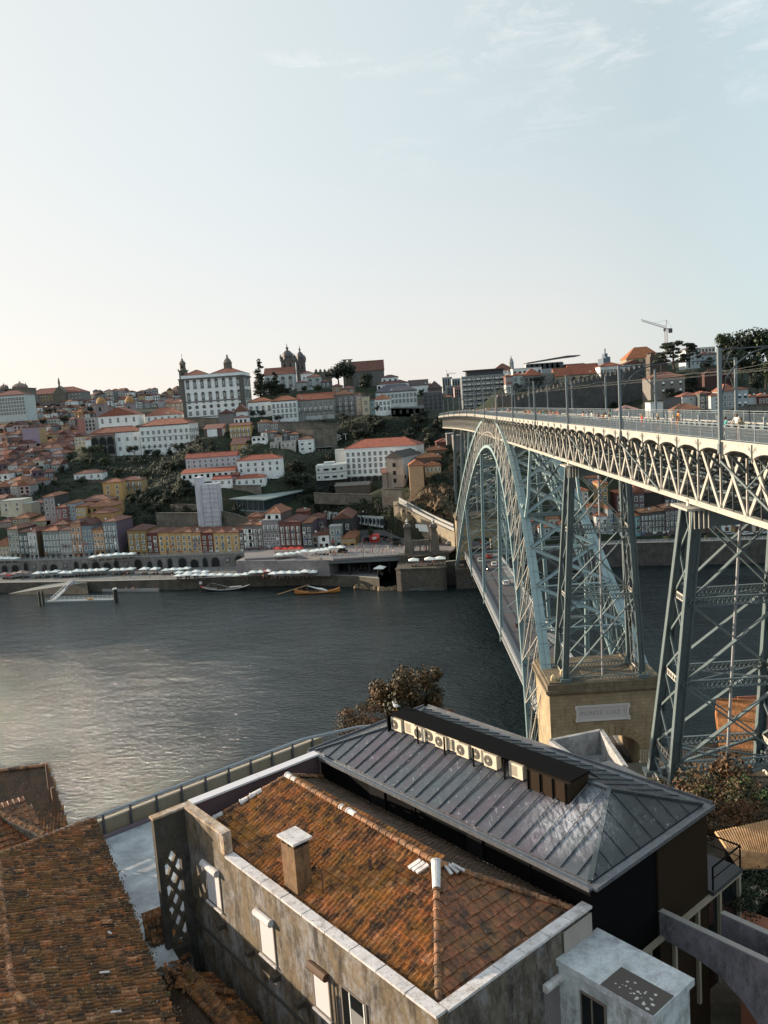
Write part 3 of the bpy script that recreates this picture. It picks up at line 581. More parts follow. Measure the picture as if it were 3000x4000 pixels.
for k, (a, b_, y0, y1, wl) in enumerate(((1100, 1180, 480, 362, (.33, .37, .4)), (1180, 1262, 500, 372, (.3, .36, .4)), (1140, 1200, 560, 430, (.25, .26, .3)), (1200, 1262, 580, 440, (.36, .25, .25)), (1110, 1180, 590, 520, (.35, .33, .34)))):
 HB('C', a, b_, y0, y1, 520-30*k, 14, 'distant %s block in the gap left of the modern apartments' % ['blue glass office', 'grey glass office', 'dark plastered', 'reddish', 'small pale'][k], wl, rows=[6, 6, 4, 4, 2][k], cols=4, win='dark', roof='flat' if k < 3 else 'hip', wh=2.2)
HB('C', 1266, 1606, 604, 348, 262, 14, 'modern grey apartment block with strips of white blinds', (.16, .18, .19), cat='apartment block', rows=6, cols=9, win='blind', ww=3.2, wh=2.3, roof='flat', z0f=.03, ztop=.03)
ap = [o for o in bpy.data.objects if o.get('category') == 'apartment block'][-1]; w, h = ap['_w'], ap['_h']
b = MB()
for k in range(7): b.box(-w/2-.3, w/2+.3, -.9, -.1, h*(.03+.94*k/6)-.25, h*(.03+.94*k/6)+.2)
for k in (0, 3, 5, 8, 11): b.box(-w/2+w*k/11-.25, -w/2+w*k/11+.25, -1.0, -.95+.9, 0, h+.5)
b.build('concrete_frame', plain('concrete_grey', (.24, .26, .27), .85), ap)
b = MB(); b.box(-w*.38, w*.5, 2, 10, h+.5, h+3.4, 0); b.box(-w*.45, w*.56, .5, 12, h+3.4, h+3.8, 1); b.build('penthouse', [plain('dark_recess', (.05, .05, .055), .7), plain('brown_roof_slab', (.12, .09, .07), .8)], ap)
HB('G', 655, 715, 700, 640, 245, 9, 'orange roofed brown house right of the modern apartments', (.22, .12, .11), rows=1, cols=2, rc=(.25, .08, .04))
HB('G', 660, 720, 815, 722, 235, 9, 'small white flat block beside the modern apartments', (.55, .58, .58), roof='flat', rows=1, cols=1)
HB('G', 540, 735, 618, 588, 300, 12, 'white house with brown roof above the modern apartments', WH, rows=1, cols=6, rise=4.5, rc=(.17, .06, .04))
HB('G', 718, 990, 640, 565, 290, 14, 'white modern hotel base with long terrace', (.66, .68, .68), rows=1, cols=6, win='dark', roof='flat')
HB('G', 850, 1180, 570, 520, 300, 10, 'glass pavilion of the hotel under a dark overhanging roof', (.5, .53, .54), cat='pavilion', rows=1, cols=7, win='dark', ww=4.5, wh=3, roof='flat', terr=False)
HB('G', 1178, 1380, 560, 528, 292, 9, 'glass terrace wing at the right end of the modern hotel', (.2, .26, .27), cat='pavilion', rows=1, cols=6, win='dark', ww=4, wh=2, roof='flat', terr=False)
p = PY('G', 850, 520, 298); q = PY('G', 1340, 505, 298)
b = MB(); b.add([(p[0], 296, p[2]+.4), (q[0]-8, 296, p[2]+3.0), (q[0], 296, p[2]+2.8), (q[0], 312, p[2]+3.0), (q[0]-8, 312, p[2]+3.2), (p[0], 312, p[2]+.6), (p[0], 296, p[2]-.2), (q[0]-8, 296, p[2]+1.7), (q[0], 296, p[2]+2.3), (q[0], 312, p[2]+2.4), (q[0]-8, 312, p[2]+2), (p[0], 312, p[2])], [(0,1,4,5), (1,2,3,4), (6,11,10,7), (7,10,9,8), (0,6,7,1), (1,7,8,2), (2,8,9,3), (5,4,10,11), (0,5,11,6)])
o = b.build('roof_canopy', plain('dark_roof_metal', (.06, .06, .065), .5)); tag(o, 'long dark sloping canopy roof over the modern hotel pavilion', 'canopy')
HB('G', 722, 830, 750, 632, 268, 12, 'white gable fronted house with orange hip roof by the old wall', (.5, .54, .54), rows=2, cols=2, win='stone', rc=(.28, .09, .045))
HB('G', 830, 990, 748, 632, 266, 12, 'grey stone house with orange hip roof by the old wall', (.22, .21, .19), rows=2, cols=4, win='dark', rc=(.27, .085, .045), rise=4)
HB('G', 990, 1112, 725, 612, 272, 12, 'pale stone house with brown eaves in the row above the wall', (.26, .23, .2), rows=2, cols=3, win='stone', roof='flat')
HB('G', 1112, 1250, 715, 640, 270, 12, 'long ochre stone wing, left part, under the wide terracotta roof', (.38, .31, .2), rows=1, cols=3, win='stone', roof='gx', rise=5, rc=(.25, .075, .04))
HB('G', 1250, 1530, 700, 618, 272, 14, 'long ochre stone wing with arched windows under the wide terracotta roof', (.42, .34, .22), rows=1, cols=4, win='arch', ww=1.8, wh=2.6, roof='gx', rise=6, rc=(.26, .075, .04))
HB('H', 108, 318, 650, 545, 262, 12, 'white three winged house with red hip roofs above the crenellated wall', (.68, .7, .7), rows=1, cols=7, win='stone', rc=(.22, .065, .04), wh=3)
HB('H', 318, 520, 590, 528, 272, 10, 'pale blue white wing with a gable right of the three winged house', (.6, .64, .66), roof='gy', rise=2.5)
HB('H', 350, 675, 520, 470, 300, 14, 'ochre palace block with big orange roof below the crane', (.35, .28, .17), rows=1, cols=5, win='dark', rc=(.36, .12, .05), rise=7)
HB('H', 900, 1030, 560, 392, 262, 12, 'light blue white house with dark roof behind the cedar', (.5, .6, .64), rows=3, cols=3, win='sash', rc=(.09, .07, .09))
HB('H', 1030, 1190, 530, 440, 268, 12, 'light blue white house with dark red roof right of the cedar', (.5, .6, .64), rows=2, cols=3, win='sash', rc=(.13, .05, .05))
HB('H', 980, 1170, 420, 375, 380, 14, 'far cream building glowing on the hilltop behind the trees', (.66, .58, .5), rows=1, cols=6, win='dark', roof='flat')
HB('H', 574, 892, 832, 652, 205, 14, 'big square grey stone house with brown hip roofs', (.21, .19, .175), rows=2, cols=4, win='blind', rc=(.17, .07, .045), rise=3, grime=.8)
HB('H', 1085, 1330, 760, 610, 232, 12, 'dark red brown house below the big trees', (.09, .035, .03), rc=(.1, .045, .035), rise=3)
HB('H', 865, 1030, 920, 822, 165, 9, 'white house with a terrace and grey base below the stone house', (.5, .52, .52), rows=1, cols=1, rc=(.24, .09, .055), z0f=.5)
HB('H', 1030, 1132, 968, 800, 160, 10, 'dark slate house in the hillside row at the right', (.08, .1, .1), rows=2, cols=2, rc=(.22, .08, .05))
HB('H', 1132, 1238, 960, 820, 156, 10, 'white narrow house right of the dark slate house', (.55, .57, .55), rows=3, cols=1, win='sash', rc=(.24, .085, .05), ww=1.4)
HB('H', 1238, 1372, 945, 775, 158, 12, 'grey house with a balcony and three windows per floor under the red roof', (.3, .32, .33), rows=2, cols=3, win='sash', rc=(.25, .09, .05), rise=3)
HB('H', 1372, 1478, 950, 762, 160, 12, 'pale blue grey house with red roof at the right end of the hillside row', (.4, .46, .48), rows=2, cols=2, win='blind', rc=(.25, .09, .05))
HB('H', 1480, 1572, 898, 832, 168, 9, 'plain white wall house right of the blue grey house', (.6, .62, .62), rc=(.27, .09, .055))
HB('H', 1572, 1700, 905, 826, 166, 9, 'dark red house with white windows at the right edge', (.2, .04, .035), rows=1, cols=4, win='sash', rc=(.28, .1, .06))
HB('H', 775, 1040, 985, 950, 150, 10, 'low cream building with orange roof just above the bridge railing', (.4, .36, .29), rows=1, cols=2, win='dark', rc=(.24, .1, .055), rise=2.6)
HB('H', 572, 690, 975, 885, 158, 8, 'white garage with a dark open front behind the bridge railing', (.6, .63, .63), rows=0, roof='flat')
HB('H', 285, 452, 990, 950, 175, 9, 'faded pink roofed shed behind the bridge railing', (.25, .2, .19), rc=(.35, .2, .18), rise=2)
def RW(z, *a, **k): k.setdefault('group', 'houses along the far riverside road seen through the bridge'); return HS(z, *a, name='riverside_house', **k)
RW('K', 62, 172, 598, 385, 114, 9, 'white three storey house with orange roof seen between the bridge piers', WH, rows=3, cols=2, win='sash', rc=(.3, .1, .05))
RW('K', 172, 292, 594, 378, 114, 9, 'turquoise blue three storey house seen between the bridge piers', TEA, rows=3, cols=2, win='sash', rc=(.3, .1, .05))
RW('K', 294, 412, 588, 340, 113, 10, 'brown house with dark glazed floors right of the turquoise house', (.12, .09, .085), rows=3, cols=3, win='french', bal=(1,), ground=0, rc=(.2, .1, .05))
RW('K', 412, 556, 583, 325, 113, 10, 'wide dark house with washing on its balconies right of the turquoise house', (.1, .09, .09), rows=3, cols=4, win='french', bal=(1, 2), rc=(.2, .1, .05))
RW('K', 558, 700, 572, 290, 112, 10, 'dark plum house left of the nearest pier top', (.14, .1, .1), rows=4, cols=3, win='sash', bal=(1,), rc=(.18, .08, .05))
RW('K', 704, 830, 568, 300, 112, 11, 'brown house hidden behind the nearest pier head', (.16, .12, .11), rows=4, cols=3, win='sash', rc=(.28, .1, .05))
for k in range(9):
 x0 = 832 + k*110
 RW('K', x0, x0+108, 560-k*3, 350-(k % 3)*25, 111-k*.8, 10, '%s riverside house with shops, %s right of the nearest pier' % (['pale grey', 'brown', 'grey green', 'white', 'ochre', 'dark grey', 'cream', 'plum', 'slate'][k], ORD[k+1]), [(.38, .4, .4), BRN, (.2, .25, .24), WH, OCH, (.12, .13, .14), CRM, (.15, .1, .12), (.2, .23, .25)][k], rows=3, cols=3, win='sash', ground=2.8)
RW('K', 20, 96, 340, 125, 132, 9, 'narrow dark red house left of the dark green gable house', (.17, .04, .04), rows=2, cols=1, win='sash', rc=(.3, .1, .05))
RW('K', 98, 208, 345, 130, 131, 10, 'dark green gabled house with white framed windows', (.045, .07, .06), rows=3, cols=2, win='sash', roof='gy', rise=1.8, rc=(.3, .1, .05))
RW('K', 210, 328, 345, 120, 133, 9, 'plum gabled house with white framed windows', (.16, .1, .1), rows=2, cols=2, win='sash', roof='gy', rise=2, rc=(.24, .09, .05))
RW('K', 330, 560, 300, 120, 140, 9, 'very dark timber house above the washing balconies', (.045, .035, .03), rows=0)
RW('K', 545, 720, 290, 160, 139, 9, 'dark house with glazed gallery high above the river road', (.09, .08, .075), rows=1, cols=3, win='french')
for k, (a, b_, y0, y1, wl, Y) in enumerate(((1075, 1240, 1300, 1110, CRM, 128), (1240, 1420, 1500, 1370, (.35, .33, .3), 122), (1400, 1560, 1330, 990, OCH, 134), (1230, 1440, 1010, 900, (.3, .28, .26), 160), (1560, 1640, 1800, 1400, (.4, .45, .46), 115), (1370, 1560, 1830, 1520, WH, 116), (440, 620, 1900, 1700, (.42, .47, .48), 116), (600, 780, 1760, 1560, CRM, 124), (250, 440, 1850, 1600, (.3, .3, .3), 120), (780, 960, 1850, 1650, (.35, .38, .38), 117))):
 RW('J', a, b_, y0, y1, Y, 9, '%s house glimpsed through the arch ironwork, %s' % (['cream', 'grey stone', 'ochre yellow', 'brown stone', 'pale blue', 'white', 'light grey', 'cream low', 'dark grey', 'grey green'][k], ['beside the far pier leg', 'under an orange roof', 'near the white dish', 'high under the deck', 'next to the right pier leg', 'with a dark doorway', 'low at the left', 'half way up', 'behind the diagonal braces', 'by the cross bracing'][k]), wl, rows=2, cols=2, win='sash', rc=(.28, .1, .05))
HB('A', -60, 216, 690, 506, 430, 20, 'long white terrace building with five rows of windows at the left edge', (.52, .56, .55), rows=5, cols=12, win='stone', cornice='stone', rc=(.16, .06, .05), rise=4, wh=1.9, ww=1.6)
HB('A', 205, 668, 560, 492, 600, 24, 'long grey and yellow exchange palace on the skyline', (.22, .19, .18), cat='palace', rows=2, cols=16, win='stone', rc=(.19, .06, .045), rise=6, ww=2.2, wh=3.4)
ex = [o for o in bpy.data.objects if o.get('label', '').startswith('long grey and yellow')][0]; w, h = ex['_w'], ex['_h']
b = MB(); b.box(-w*.38, -w*.31, -.4, 0, -4, h*.86)
for k in range(5): b.box(-w*.2+k*w*.058, -w*.2+k*w*.058+w*.022, -.3, 0, h*.1, h*.86)
b.build('yellow_panels', wallm((.45, .27, .06)), ex)
b = MB(); b.box(w*.03, w*.24, -3, 0, -3, h); b.add([(w*.02, -3, h), (w*.25, -3, h), (w*.135, -3, h+7), (w*.02, 6, h), (w*.25, 6, h), (w*.135, 6, h+7)], [(0,1,2), (3,5,4), (0,2,5,3), (1,4,5,2)])
b.lathe([(1.1, h+7), (.9, h+8), (1.2, h+10), (.8, h+13), (.5, h+13.6), (.55, h+14.6), (.1, h+15)], (w*.135, -1, 0), 8); b.build('pediment', st, ex)
for i, (xc, yb, yt, r, lab) in enumerate(((128, 470, 405, 7, 'domed baroque church on the skyline with small corner spires'), (12, 470, 420, 4, 'small domed bell tower at the left edge of the skyline'))):
 p = PY('A', xc, yb, 560); t = empty('domed_church', p); tag(t, lab, 'church'); b = MB(); zt = ony(*zp('A', xc, yt), 560)[2]-p[2]
 b.box(-r*1.5, r*1.5, 0, r*3, -10, zt*.25); b.box(-r*1.6, r*1.6, -.3, r*3.1, zt*.25, zt*.32)
 for x in (-r*1.4, r*1.4): b.lathe([(1.2, zt*.3), (1.2, zt*.6), (.5, zt*.75), (.1, zt*1.0)], (x, .8, 0), 6)
 b.build('nave', st, t); b = MB(); b.lathe([(r, zt*.3), (r, zt*.5), (r*1.06, zt*.52), (r*.98, zt*.66), (r*.75, zt*.84), (r*.4, zt*.97), (r*.15, zt*1.0), (r*.14, zt*1.12), (.2, zt*1.2), (.1, zt*1.45)], (0, r*1.4, 0), 12); b.build('dome', plain('dome_brown', (.2, .14, .12), .7), t)
for i, (x0, x1, yb, yt) in enumerate(((782, 856, 690, 572), (1016, 1090, 690, 566))):
 a = PY('A', x0, yb, 372); c_ = PY('A', x1, yb, 372); w = c_[0]-a[0]; ht = ony(*zp('A', (x0+x1)/2, yt), 372)[2]-a[2]
 t = empty('church_tower', ((a[0]+c_[0])/2, 372, a[2])); tag(t, '%s of two square church towers topped by a mossy orange dome' % ['left', 'right'][i], 'tower', 'twin church towers with orange domes')
 b = MB(); b.box(-w/2, w/2, 0, w, -6, ht); b.box(-w/2-.4, w/2+.4, -.4, w+.4, ht-.6, ht); b.build('shaft', wallm((.27, .22, .24)), t)
 b = MB(); b.lathe([(w*.5, 0), (w*.52, 1), (w*.42, 3), (w*.25, 4.4), (.3, 5)], (0, w/2, ht), 12); b.build('dome', roofm((.3, .16, .06)), t); inst('belfry_opening', winmesh('arch'), t, (0, 0, ht*.45), 0, (w*.22, 1, ht*.3))
p = PY('G', 706, 560, 420); zt = PY('G', 706, 445, 420)[2]-p[2]; t = empty('bell_tower', p); tag(t, 'pointed grey bell tower on the skyline above the modern apartments', 'tower')
b = MB(); b.lathe([(zt*.2, -12), (zt*.2, zt*.4), (zt*.23, zt*.42), (zt*.17, zt*.5), (zt*.15, zt*.66), (zt*.1, zt*.72), (zt*.06, zt*.8), (zt*.03, zt*.86), (.15, zt)], n=8); b.build('shaft', wallm((.3, .33, .34)), t)
p = PY('G', 1592, 540, 460); zt = PY('G', 1592, 425, 460)[2]-p[2]; t = empty('office_tower', p); tag(t, 'dark blue glass tower block on the skyline left of the crane', 'tower block')
b = MB(); b.box(-zt*.3, zt*.28, 0, 18, -14, zt*.62); b.box(-zt*.04, zt*.32, 2, 14, zt*.62, zt*.72); b.box(-zt*.1, zt*.14, 3, 12, zt*.72, zt); b.box(-.4, .4, 5, 6, zt, zt*1.4); b.build('shaft', plain('dark_glass_tower', (.1, .13, .17), .4), t)
# generated infill houses in rows (left hill, skyline)
PAL = [WH, WH, WH, LGR, (.6, .63, .65), GRY, (.4, .3, .29), (.48, .43, .5), PUR, (.22, .14, .13), YEL, (.5, .34, .33), (.3, .36, .38), (.62, .57, .48)]
PN = ['white', 'white', 'white', 'pale grey', 'light grey', 'grey', 'pinkish brown', 'lavender', 'dark plum', 'brown', 'yellow', 'faded pink', 'slate grey', 'beige']
ROOFN = ['brown', 'dark', 'orange', 'maroon', 'tan']
ROWS = [  # name, Y, [(px, base y)...], x0, x1, eave height px, width px
 ('top skyline row', 690, [(360, 1556), (730, 1552)], 365, 705, 24, 20), ('second skyline row', 640, [(330, 1572), (730, 1572)], 330, 705, 22, 20),
 ('third row below skyline', 590, [(110, 1600), (330, 1590), (730, 1592)], 235, 715, 22, 20), ('fourth row below skyline', 540, [(110, 1618), (730, 1610)], 112, 380, 22, 21),
 ('fifth row below skyline', 530, [(480, 1616), (730, 1612)], 415, 520, 22, 21), ('sixth row below skyline', 500, [(110, 1640), (400, 1634)], 112, 375, 22, 22),
 ('row above the domed towers', 455, [(100, 1668), (400, 1662)], 105, 370, 24, 25), ('upper left hillside row', 410, [(0, 1700), (380, 1690)], -10, 375, 26, 27),
 ('middle left hillside row', 365, [(0, 1735), (380, 1722)], -10, 368, 28, 29), ('lavender gable row', 325, [(0, 1775), (360, 1755)], -10, 358, 30, 32),
 ('row beside the convent', 292, [(0, 1812), (340, 1796)], -10, 285, 30, 34), ('row left of the garden terrace', 262, [(0, 1852), (240, 1840)], -10, 235, 32, 36),
 ('lower left row', 238, [(0, 1895), (240, 1880)], -10, 225, 34, 38), ('row above the green slope', 218, [(0, 1940), (180, 1925)], -10, 160, 38, 40), ('edge row beside the green slope', 203, [(0, 1995), (80, 1988)], -14, 45, 46, 40),
 ('hidden row under the lavender gable', 308, [(0, 1792), (360, 1776)], -10, 350, 24, 30), ('packed row left of the loggia', 276, [(0, 1832), (340, 1818)], -10, 250, 26, 32), ('packed row by the salmon house', 345, [(0, 1755), (380, 1738)], -10, 300, 24, 28), ('packed lower left row', 228, [(0, 1915), (240, 1900)], -10, 190, 28, 36), ('packed upper left row', 388, [(0, 1716), (380, 1706)], -10, 360, 22, 26), ('right skyline row', 470, [(1660, 1530), (1850, 1535)], 1590, 1690, 20, 22)]
for nm, Y, bl, x0, x1, hp, wp in ROWS:
 x = x0; k = 0
 while x < x1:
  w = wp*U(.75, 1.45); k += 1
  if x + w > x1 + 8: break
  y = lerp(bl, x+w/2) + U(-5, 5); i = random.randrange(len(PAL)); hh = hp*U(.75, 1.35); Yh = Y + U(-7, 7)
  if nm == 'lavender gable row' and 85 < x < 150: x += w; continue
  ri = random.randrange(5); fl = 2 if hh < 24 else 3
  rw = int(max(1, round(hh*(Yh+223)/3200/3.1)))
  HS('P', x, x+w, y, y-hh, Yh, U(8, 13), '%s house with %s roof, %s from left in %s' % (PN[i], ROOFN[ri], ORD[k], nm), PAL[i], YR=Yh+U(-3, 3), name='hill_house', rc=ROOFC[ri], rows=rw, cols=int(max(1, round(w*(Yh+223)/3200/2.8))), win=random.choice(['sash', 'dark', 'dark', 'sash', 'stone']), group='small houses crowding the far hillside', roof=random.choice(['hip', 'hip', 'gx', 'gy', 'hip']), rise=U(1.6, 2.8), chim=1 if rnd() < .3 else 0, side=random.choice([None, None, GRY, BRN]), found=5)
  x += w + (U(0, 3) if rnd() < .85 else U(6, 12))
HB('L', 372, 650, 1110, 930, 330, 12, 'big blank lavender gable wall above the red roofs', (.36, .26, .36), rows=0, side=(.4, .3, .14), roof='flat')
HB('L', 1275, 1400, 960, 760, 345, 12, 'salmon red blank walled apartment house left of the white church', (.42, .17, .14), roof='flat')
HB('L', 1390, 1560, 990, 760, 344, 12, 'grey apartment house with dark windows left of the white church', (.36, .35, .38), rows=3, cols=3, win='dark', roof='flat')
HB('L', 1215, 1390, 1215, 1060, 296, 10, 'sunlit cream gabled house left of the convent wing', (.6, .5, .33), rows=2, cols=3, win='sash', roof='gy', rise=2)
HB('L', 1390, 1500, 1200, 1110, 290, 8, 'white end house left of the convent wing', WH, rows=0)
# terrain of the far bank (fan shaped grid through all house bases)
for px, py, Y in ((1500, 1700, 270), (1600, 1720, 240), (1400, 1720, 240), (1500, 1760, 215), (1300, 1750, 235), (1650, 1680, 260), (1700, 1700, 235),
                  (1250, 1870, 215), (1100, 1900, 195), (1000, 1960, 172), (900, 1990, 168), (1200, 1960, 175), (1300, 1990, 160), (1180, 1830, 235),
                  (1350, 1950, 180), (1450, 1960, 178), (1550, 1880, 165), (1500, 2000, 160), (1480, 2030, 155), (1250, 2010, 158), (1100, 2030, 158),
                  (600, 1960, 190), (650, 1900, 215), (560, 2000, 172), (700, 2040, 160), (520, 1900, 228), (350, 1890, 232), (240, 1900, 215), (130, 1940, 208), (620, 2050, 160),
                  (560, 1820, 262), (420, 1800, 275), (300, 1800, 272), (700, 1800, 250), (680, 1860, 225), (900, 1830, 225), (1000, 1830, 225),
                  (1700, 1800, 170), (1650, 1850, 158), (1740, 1850, 155), (1700, 1950, 140), (1770, 1900, 145), (1620, 2000, 150), (1690, 2040, 136), (1800, 1800, 170), (1820, 1750, 190), (1790, 2050, 128),
                  (2100, 1700, 250), (2250, 1620, 260), (2250, 1700, 230), (2400, 1600, 250), (2400, 1700, 200), (2000, 1650, 280), (1900, 1650, 290), (2600, 1560, 230), (2850, 1530, 250), (2950, 1500, 270), (3000, 1600, 200),
                  (2300, 1900, 150), (2150, 1900, 150), (2000, 1800, 190), (2100, 2000, 132), (2000, 2000, 140), (1950, 2080, 128), (2150, 1800, 190), (2500, 1800, 160), (2700, 1750, 160), (2900, 1750, 155)):
 TERR.append(tuple(ony(px, py, Y)))
for x, y, z in ((-260, 172, 10), (-200, 158, 10), (-150, 146, 10), (-100, 138, 11), (-60, 130, 11.5), (-30, 150, 12), (0, 118, 12), (10, 125, 12), (30, 122, 11), (70, 116, 10), (110, 108, 10), (150, 104, 10), (-20, 130, 12), (-40, 128, 12), (200, 110, 12), (260, 130, 25), (-330, 180, 12), (-330, 300, 40)): TERR.append((x, y, z))
for x in range(-900, 1000, 150): TERR.append((x, 900, 84 + 4*math.sin(x*.01))); TERR.append((x*1.6, 1800, 78)); TERR.append((x*2.2, 3200, 60))
TP = np.array(TERR)
def hfun(X, Y):
 X = np.atleast_1d(X).astype(float); Y = np.atleast_1d(Y).astype(float)
 sc = 1 / (1 + np.maximum(0, Y - 300) / 500)
 d2 = ((TP[None, :, 0]-X[:, None])**2 + (TP[None, :, 1]-Y[:, None])**2) * (sc[:, None]**2) + 6.0
 w = d2 ** -1.45; return (w*TP[None, :, 2]).sum(1)/w.sum(1)
ys = list(np.concatenate([np.arange(96, 330, 3.0), np.arange(330, 640, 6.0), np.arange(640, 1000, 20), np.arange(1000, 4200, 200)]))
ts = np.linspace(-.72, .62, 230)
QL = [(-420, 165), (-260, 143), (-210, 134), (-160, 122), (-125, 115), (-104, 113.5), (-70, 108), (-50, 98), (-40, 90), (-14, 90), (-2, 92), (20, 101), (60, 104), (84, 98), (111, 93), (180, 85), (420, 70)]
UP = [(-420, 190), (-260, 166), (-222, 158.6), (-194, 152), (-168, 147), (-143, 142), (-118, 138.5), (-88, 133.5), (-72, 128), (-55, 122), (-34, 122), (-15, 112), (0, 112), (20, 108), (60, 106), (84, 100), (111, 95), (180, 87), (420, 72)]
V = [];
GZ = np.zeros((len(ys), len(ts)))
for i, y in enumerate(ys):
 X = C[0] + (y-C[1])*ts; Z = hfun(X, np.full(len(ts), y)) - .35
 front = np.array([lerp(UP, x) for x in X]); k = y < front + 3; Z[k] = -3.0
 cl_ = np.array([lerp([(-95, 0), (-80, 140), (-72, 172), (-50, 158), (-36, 150), (-8, 111), (0, 110), (8, 0)], x) for x in X]); k = (y < cl_) & (X > -90) & (X < 6); Z[k] = np.minimum(Z[k], 11.0); GZ[i] = Z
 V += [(float(a), float(y), float(z)) for a, z in zip(X, Z)]
nt_ = len(ts)
b = MB(); b.v = V
for i in range(len(ys)-1):
 for j in range(nt_-1):
  a = i*nt_+j; b.f.append((a, a+1, a+nt_+1, a+nt_)); b.m.append(0)
m, nt, bs = nmat('hillside_ground'); bs.inputs['Roughness'].default_value = .95
g = nt.nodes.new('ShaderNodeNewGeometry'); n1 = noise(nt, .06, 6, g.outputs['Position'], .7); n2 = noise(nt, .9, 5, g.outputs['Position'], .75)
sx = nt.nodes.new('ShaderNodeSeparateXYZ'); nt.links.new(g.outputs['Normal'], sx.inputs[0])
grass = ramp(nt, n2, [(.3, (.005, .009, .004)), (.55, (.013, .022, .008)), (.75, (.03, .038, .016))]); rock = ramp(nt, n2, [(.3, (.018, .014, .01)), (.5, (.06, .043, .028)), (.7, (.13, .095, .06))])
st_ = ramp(nt, sx.outputs[2], [(.45, (1, 1, 1)), (.75, (0, 0, 0))]); o = mix(nt, st_, grass, rock); o = mix(nt, ramp(nt, n1, [(.62, (0, 0, 0)), (.7, (.5, .5, .5))]), o, (.05, .043, .03))
nt.links.new(o, bs.inputs['Base Color']); bump(nt, bs, n2, .8, .6)
tag(b.build('hillside_ground', m, smooth=True), kind='structure')
yarr = np.array(ys)
def hz(x, y):
 i = int(np.clip(np.searchsorted(yarr, y)-1, 0, len(ys)-2)); t = (x-C[0])/(y-C[1]); j = (t-ts[0])/(ts[1]-ts[0])
 j0 = int(min(max(j, 0), nt_-2)); fj = min(max(j-j0, 0), 1); fi = (y-ys[i])/(ys[i+1]-ys[i])
 a = GZ[i, j0]*(1-fj)+GZ[i, j0+1]*fj; c = GZ[i+1, j0]*(1-fj)+GZ[i+1, j0+1]*fj; return float(a*(1-fi)+c*fi)
def hit(px, py, y0=112):
 r = ray(px, py); y = y0
 while y < 900:
  t = (y-C[1])/r[1]; x = C[0]+t*r[0]; z = C[2]+t*r[2]
  if y > lerp(UP, x)+3 and z <= hz(x, y): return (x, y, z)
  y += 1.5
 return None
# water
m, nt, bs = nmat('river_water'); bs.inputs['Roughness'].default_value = .13
g = nt.nodes.new('ShaderNodeNewGeometry').outputs['Position']
n1 = noise(nt, .85, 6, g, .58, (.75, 1.5, 1)); n2 = noise(nt, .12, 3, g, .5, (1, 1.5, 1)); n3 = noise(nt, .03, 3, g, .5)
ad = nt.nodes.new('ShaderNodeMath'); ad.operation = 'MULTIPLY_ADD'; nt.links.new(n2, ad.inputs[0]); ad.inputs[1].default_value = 1.3; nt.links.new(n1, ad.inputs[2])
bp = nt.nodes.new('ShaderNodeBump'); bp.inputs['Strength'].default_value = 1.0; bp.inputs['Distance'].default_value = .9; nt.links.new(ad.outputs[0], bp.inputs['Height']); nt.links.new(bp.outputs[0], bs.inputs['Normal'])
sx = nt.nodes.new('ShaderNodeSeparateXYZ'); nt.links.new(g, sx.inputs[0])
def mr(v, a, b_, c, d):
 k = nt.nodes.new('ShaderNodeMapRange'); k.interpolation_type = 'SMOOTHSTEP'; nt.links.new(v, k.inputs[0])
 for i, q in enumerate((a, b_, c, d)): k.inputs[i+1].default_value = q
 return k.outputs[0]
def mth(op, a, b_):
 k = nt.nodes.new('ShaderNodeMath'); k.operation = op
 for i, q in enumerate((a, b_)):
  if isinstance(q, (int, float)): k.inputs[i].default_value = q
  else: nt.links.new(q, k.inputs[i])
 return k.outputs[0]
left_sheen = mth('MULTIPLY', mth('MULTIPLY', mr(sx.outputs[0], -115, 2, 1, .0), mr(sx.outputs[1], -30, 100, 1, .12)), mth('ADD', mr(n3, .35, .65, .7, 1.0), mth('MULTIPLY', n2, .3)))
nt.links.new(mth('MULTIPLY_ADD', left_sheen, 1.6), bs.inputs['IOR']); nt.links.new(mr(left_sheen, 0, 1, .7, 1.35), bp.inputs['Strength']); bs.inputs['IOR'].links[0].from_node.inputs[2].default_value = 1.31  # refraction index raised towards the left puts a brighter sheen into the water
nt.links.new(mix(nt, ramp(nt, n3, [(.4, (0, 0, 0)), (.6, (1, 1, 1))]), (.006, .013, .015), (.012, .022, .025)), bs.inputs['Base Color'])
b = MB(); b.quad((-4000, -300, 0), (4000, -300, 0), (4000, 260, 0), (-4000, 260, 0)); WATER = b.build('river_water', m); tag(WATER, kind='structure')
# quay, arcade wall, roads
paving = stonem('quay_paving', (.2, .19, .18), (.16, .155, .15), 1.2, 1.2, .7, .4)
quaywall = stonem('quay_wall_stone', (.12, .105, .085), (.09, .08, .065), 1.4, .6, .4, .8)
m, nt, bs = nmat('quay_paving_flat'); bs.inputs['Roughness'].default_value = .9
g = nt.nodes.new('ShaderNodeNewGeometry').outputs['Position']; nt.links.new(ramp(nt, noise(nt, .5, 6, g, .7), [(.3, (.1, .105, .11)), (.7, (.2, .2, .2))]), bs.inputs['Base Color']); PAVE = m
def strip(name, A, B_, za, zb, mat, n=60, x0=-420, x1=420, kind='structure', step=None):
 b = MB()
 for k in range(n):
  xa = x0+(x1-x0)*k/n; xb = x0+(x1-x0)*(k+1)/n
  b.quad((xa, A(xa), za), (xb, A(xb), za), (xb, B_(xb), zb), (xa, B_(xa), zb))
 o = b.build(name, mat); tag(o, kind=kind); return o
qf = lambda x: lerp(QL, x); uf = lambda x: lerp(UP, x)
strip('quay_pavement', qf, lambda x: max(uf(x)+.5, qf(x)+1), 4.5, 4.6, PAVE, x0=-420, x1=-40.5)
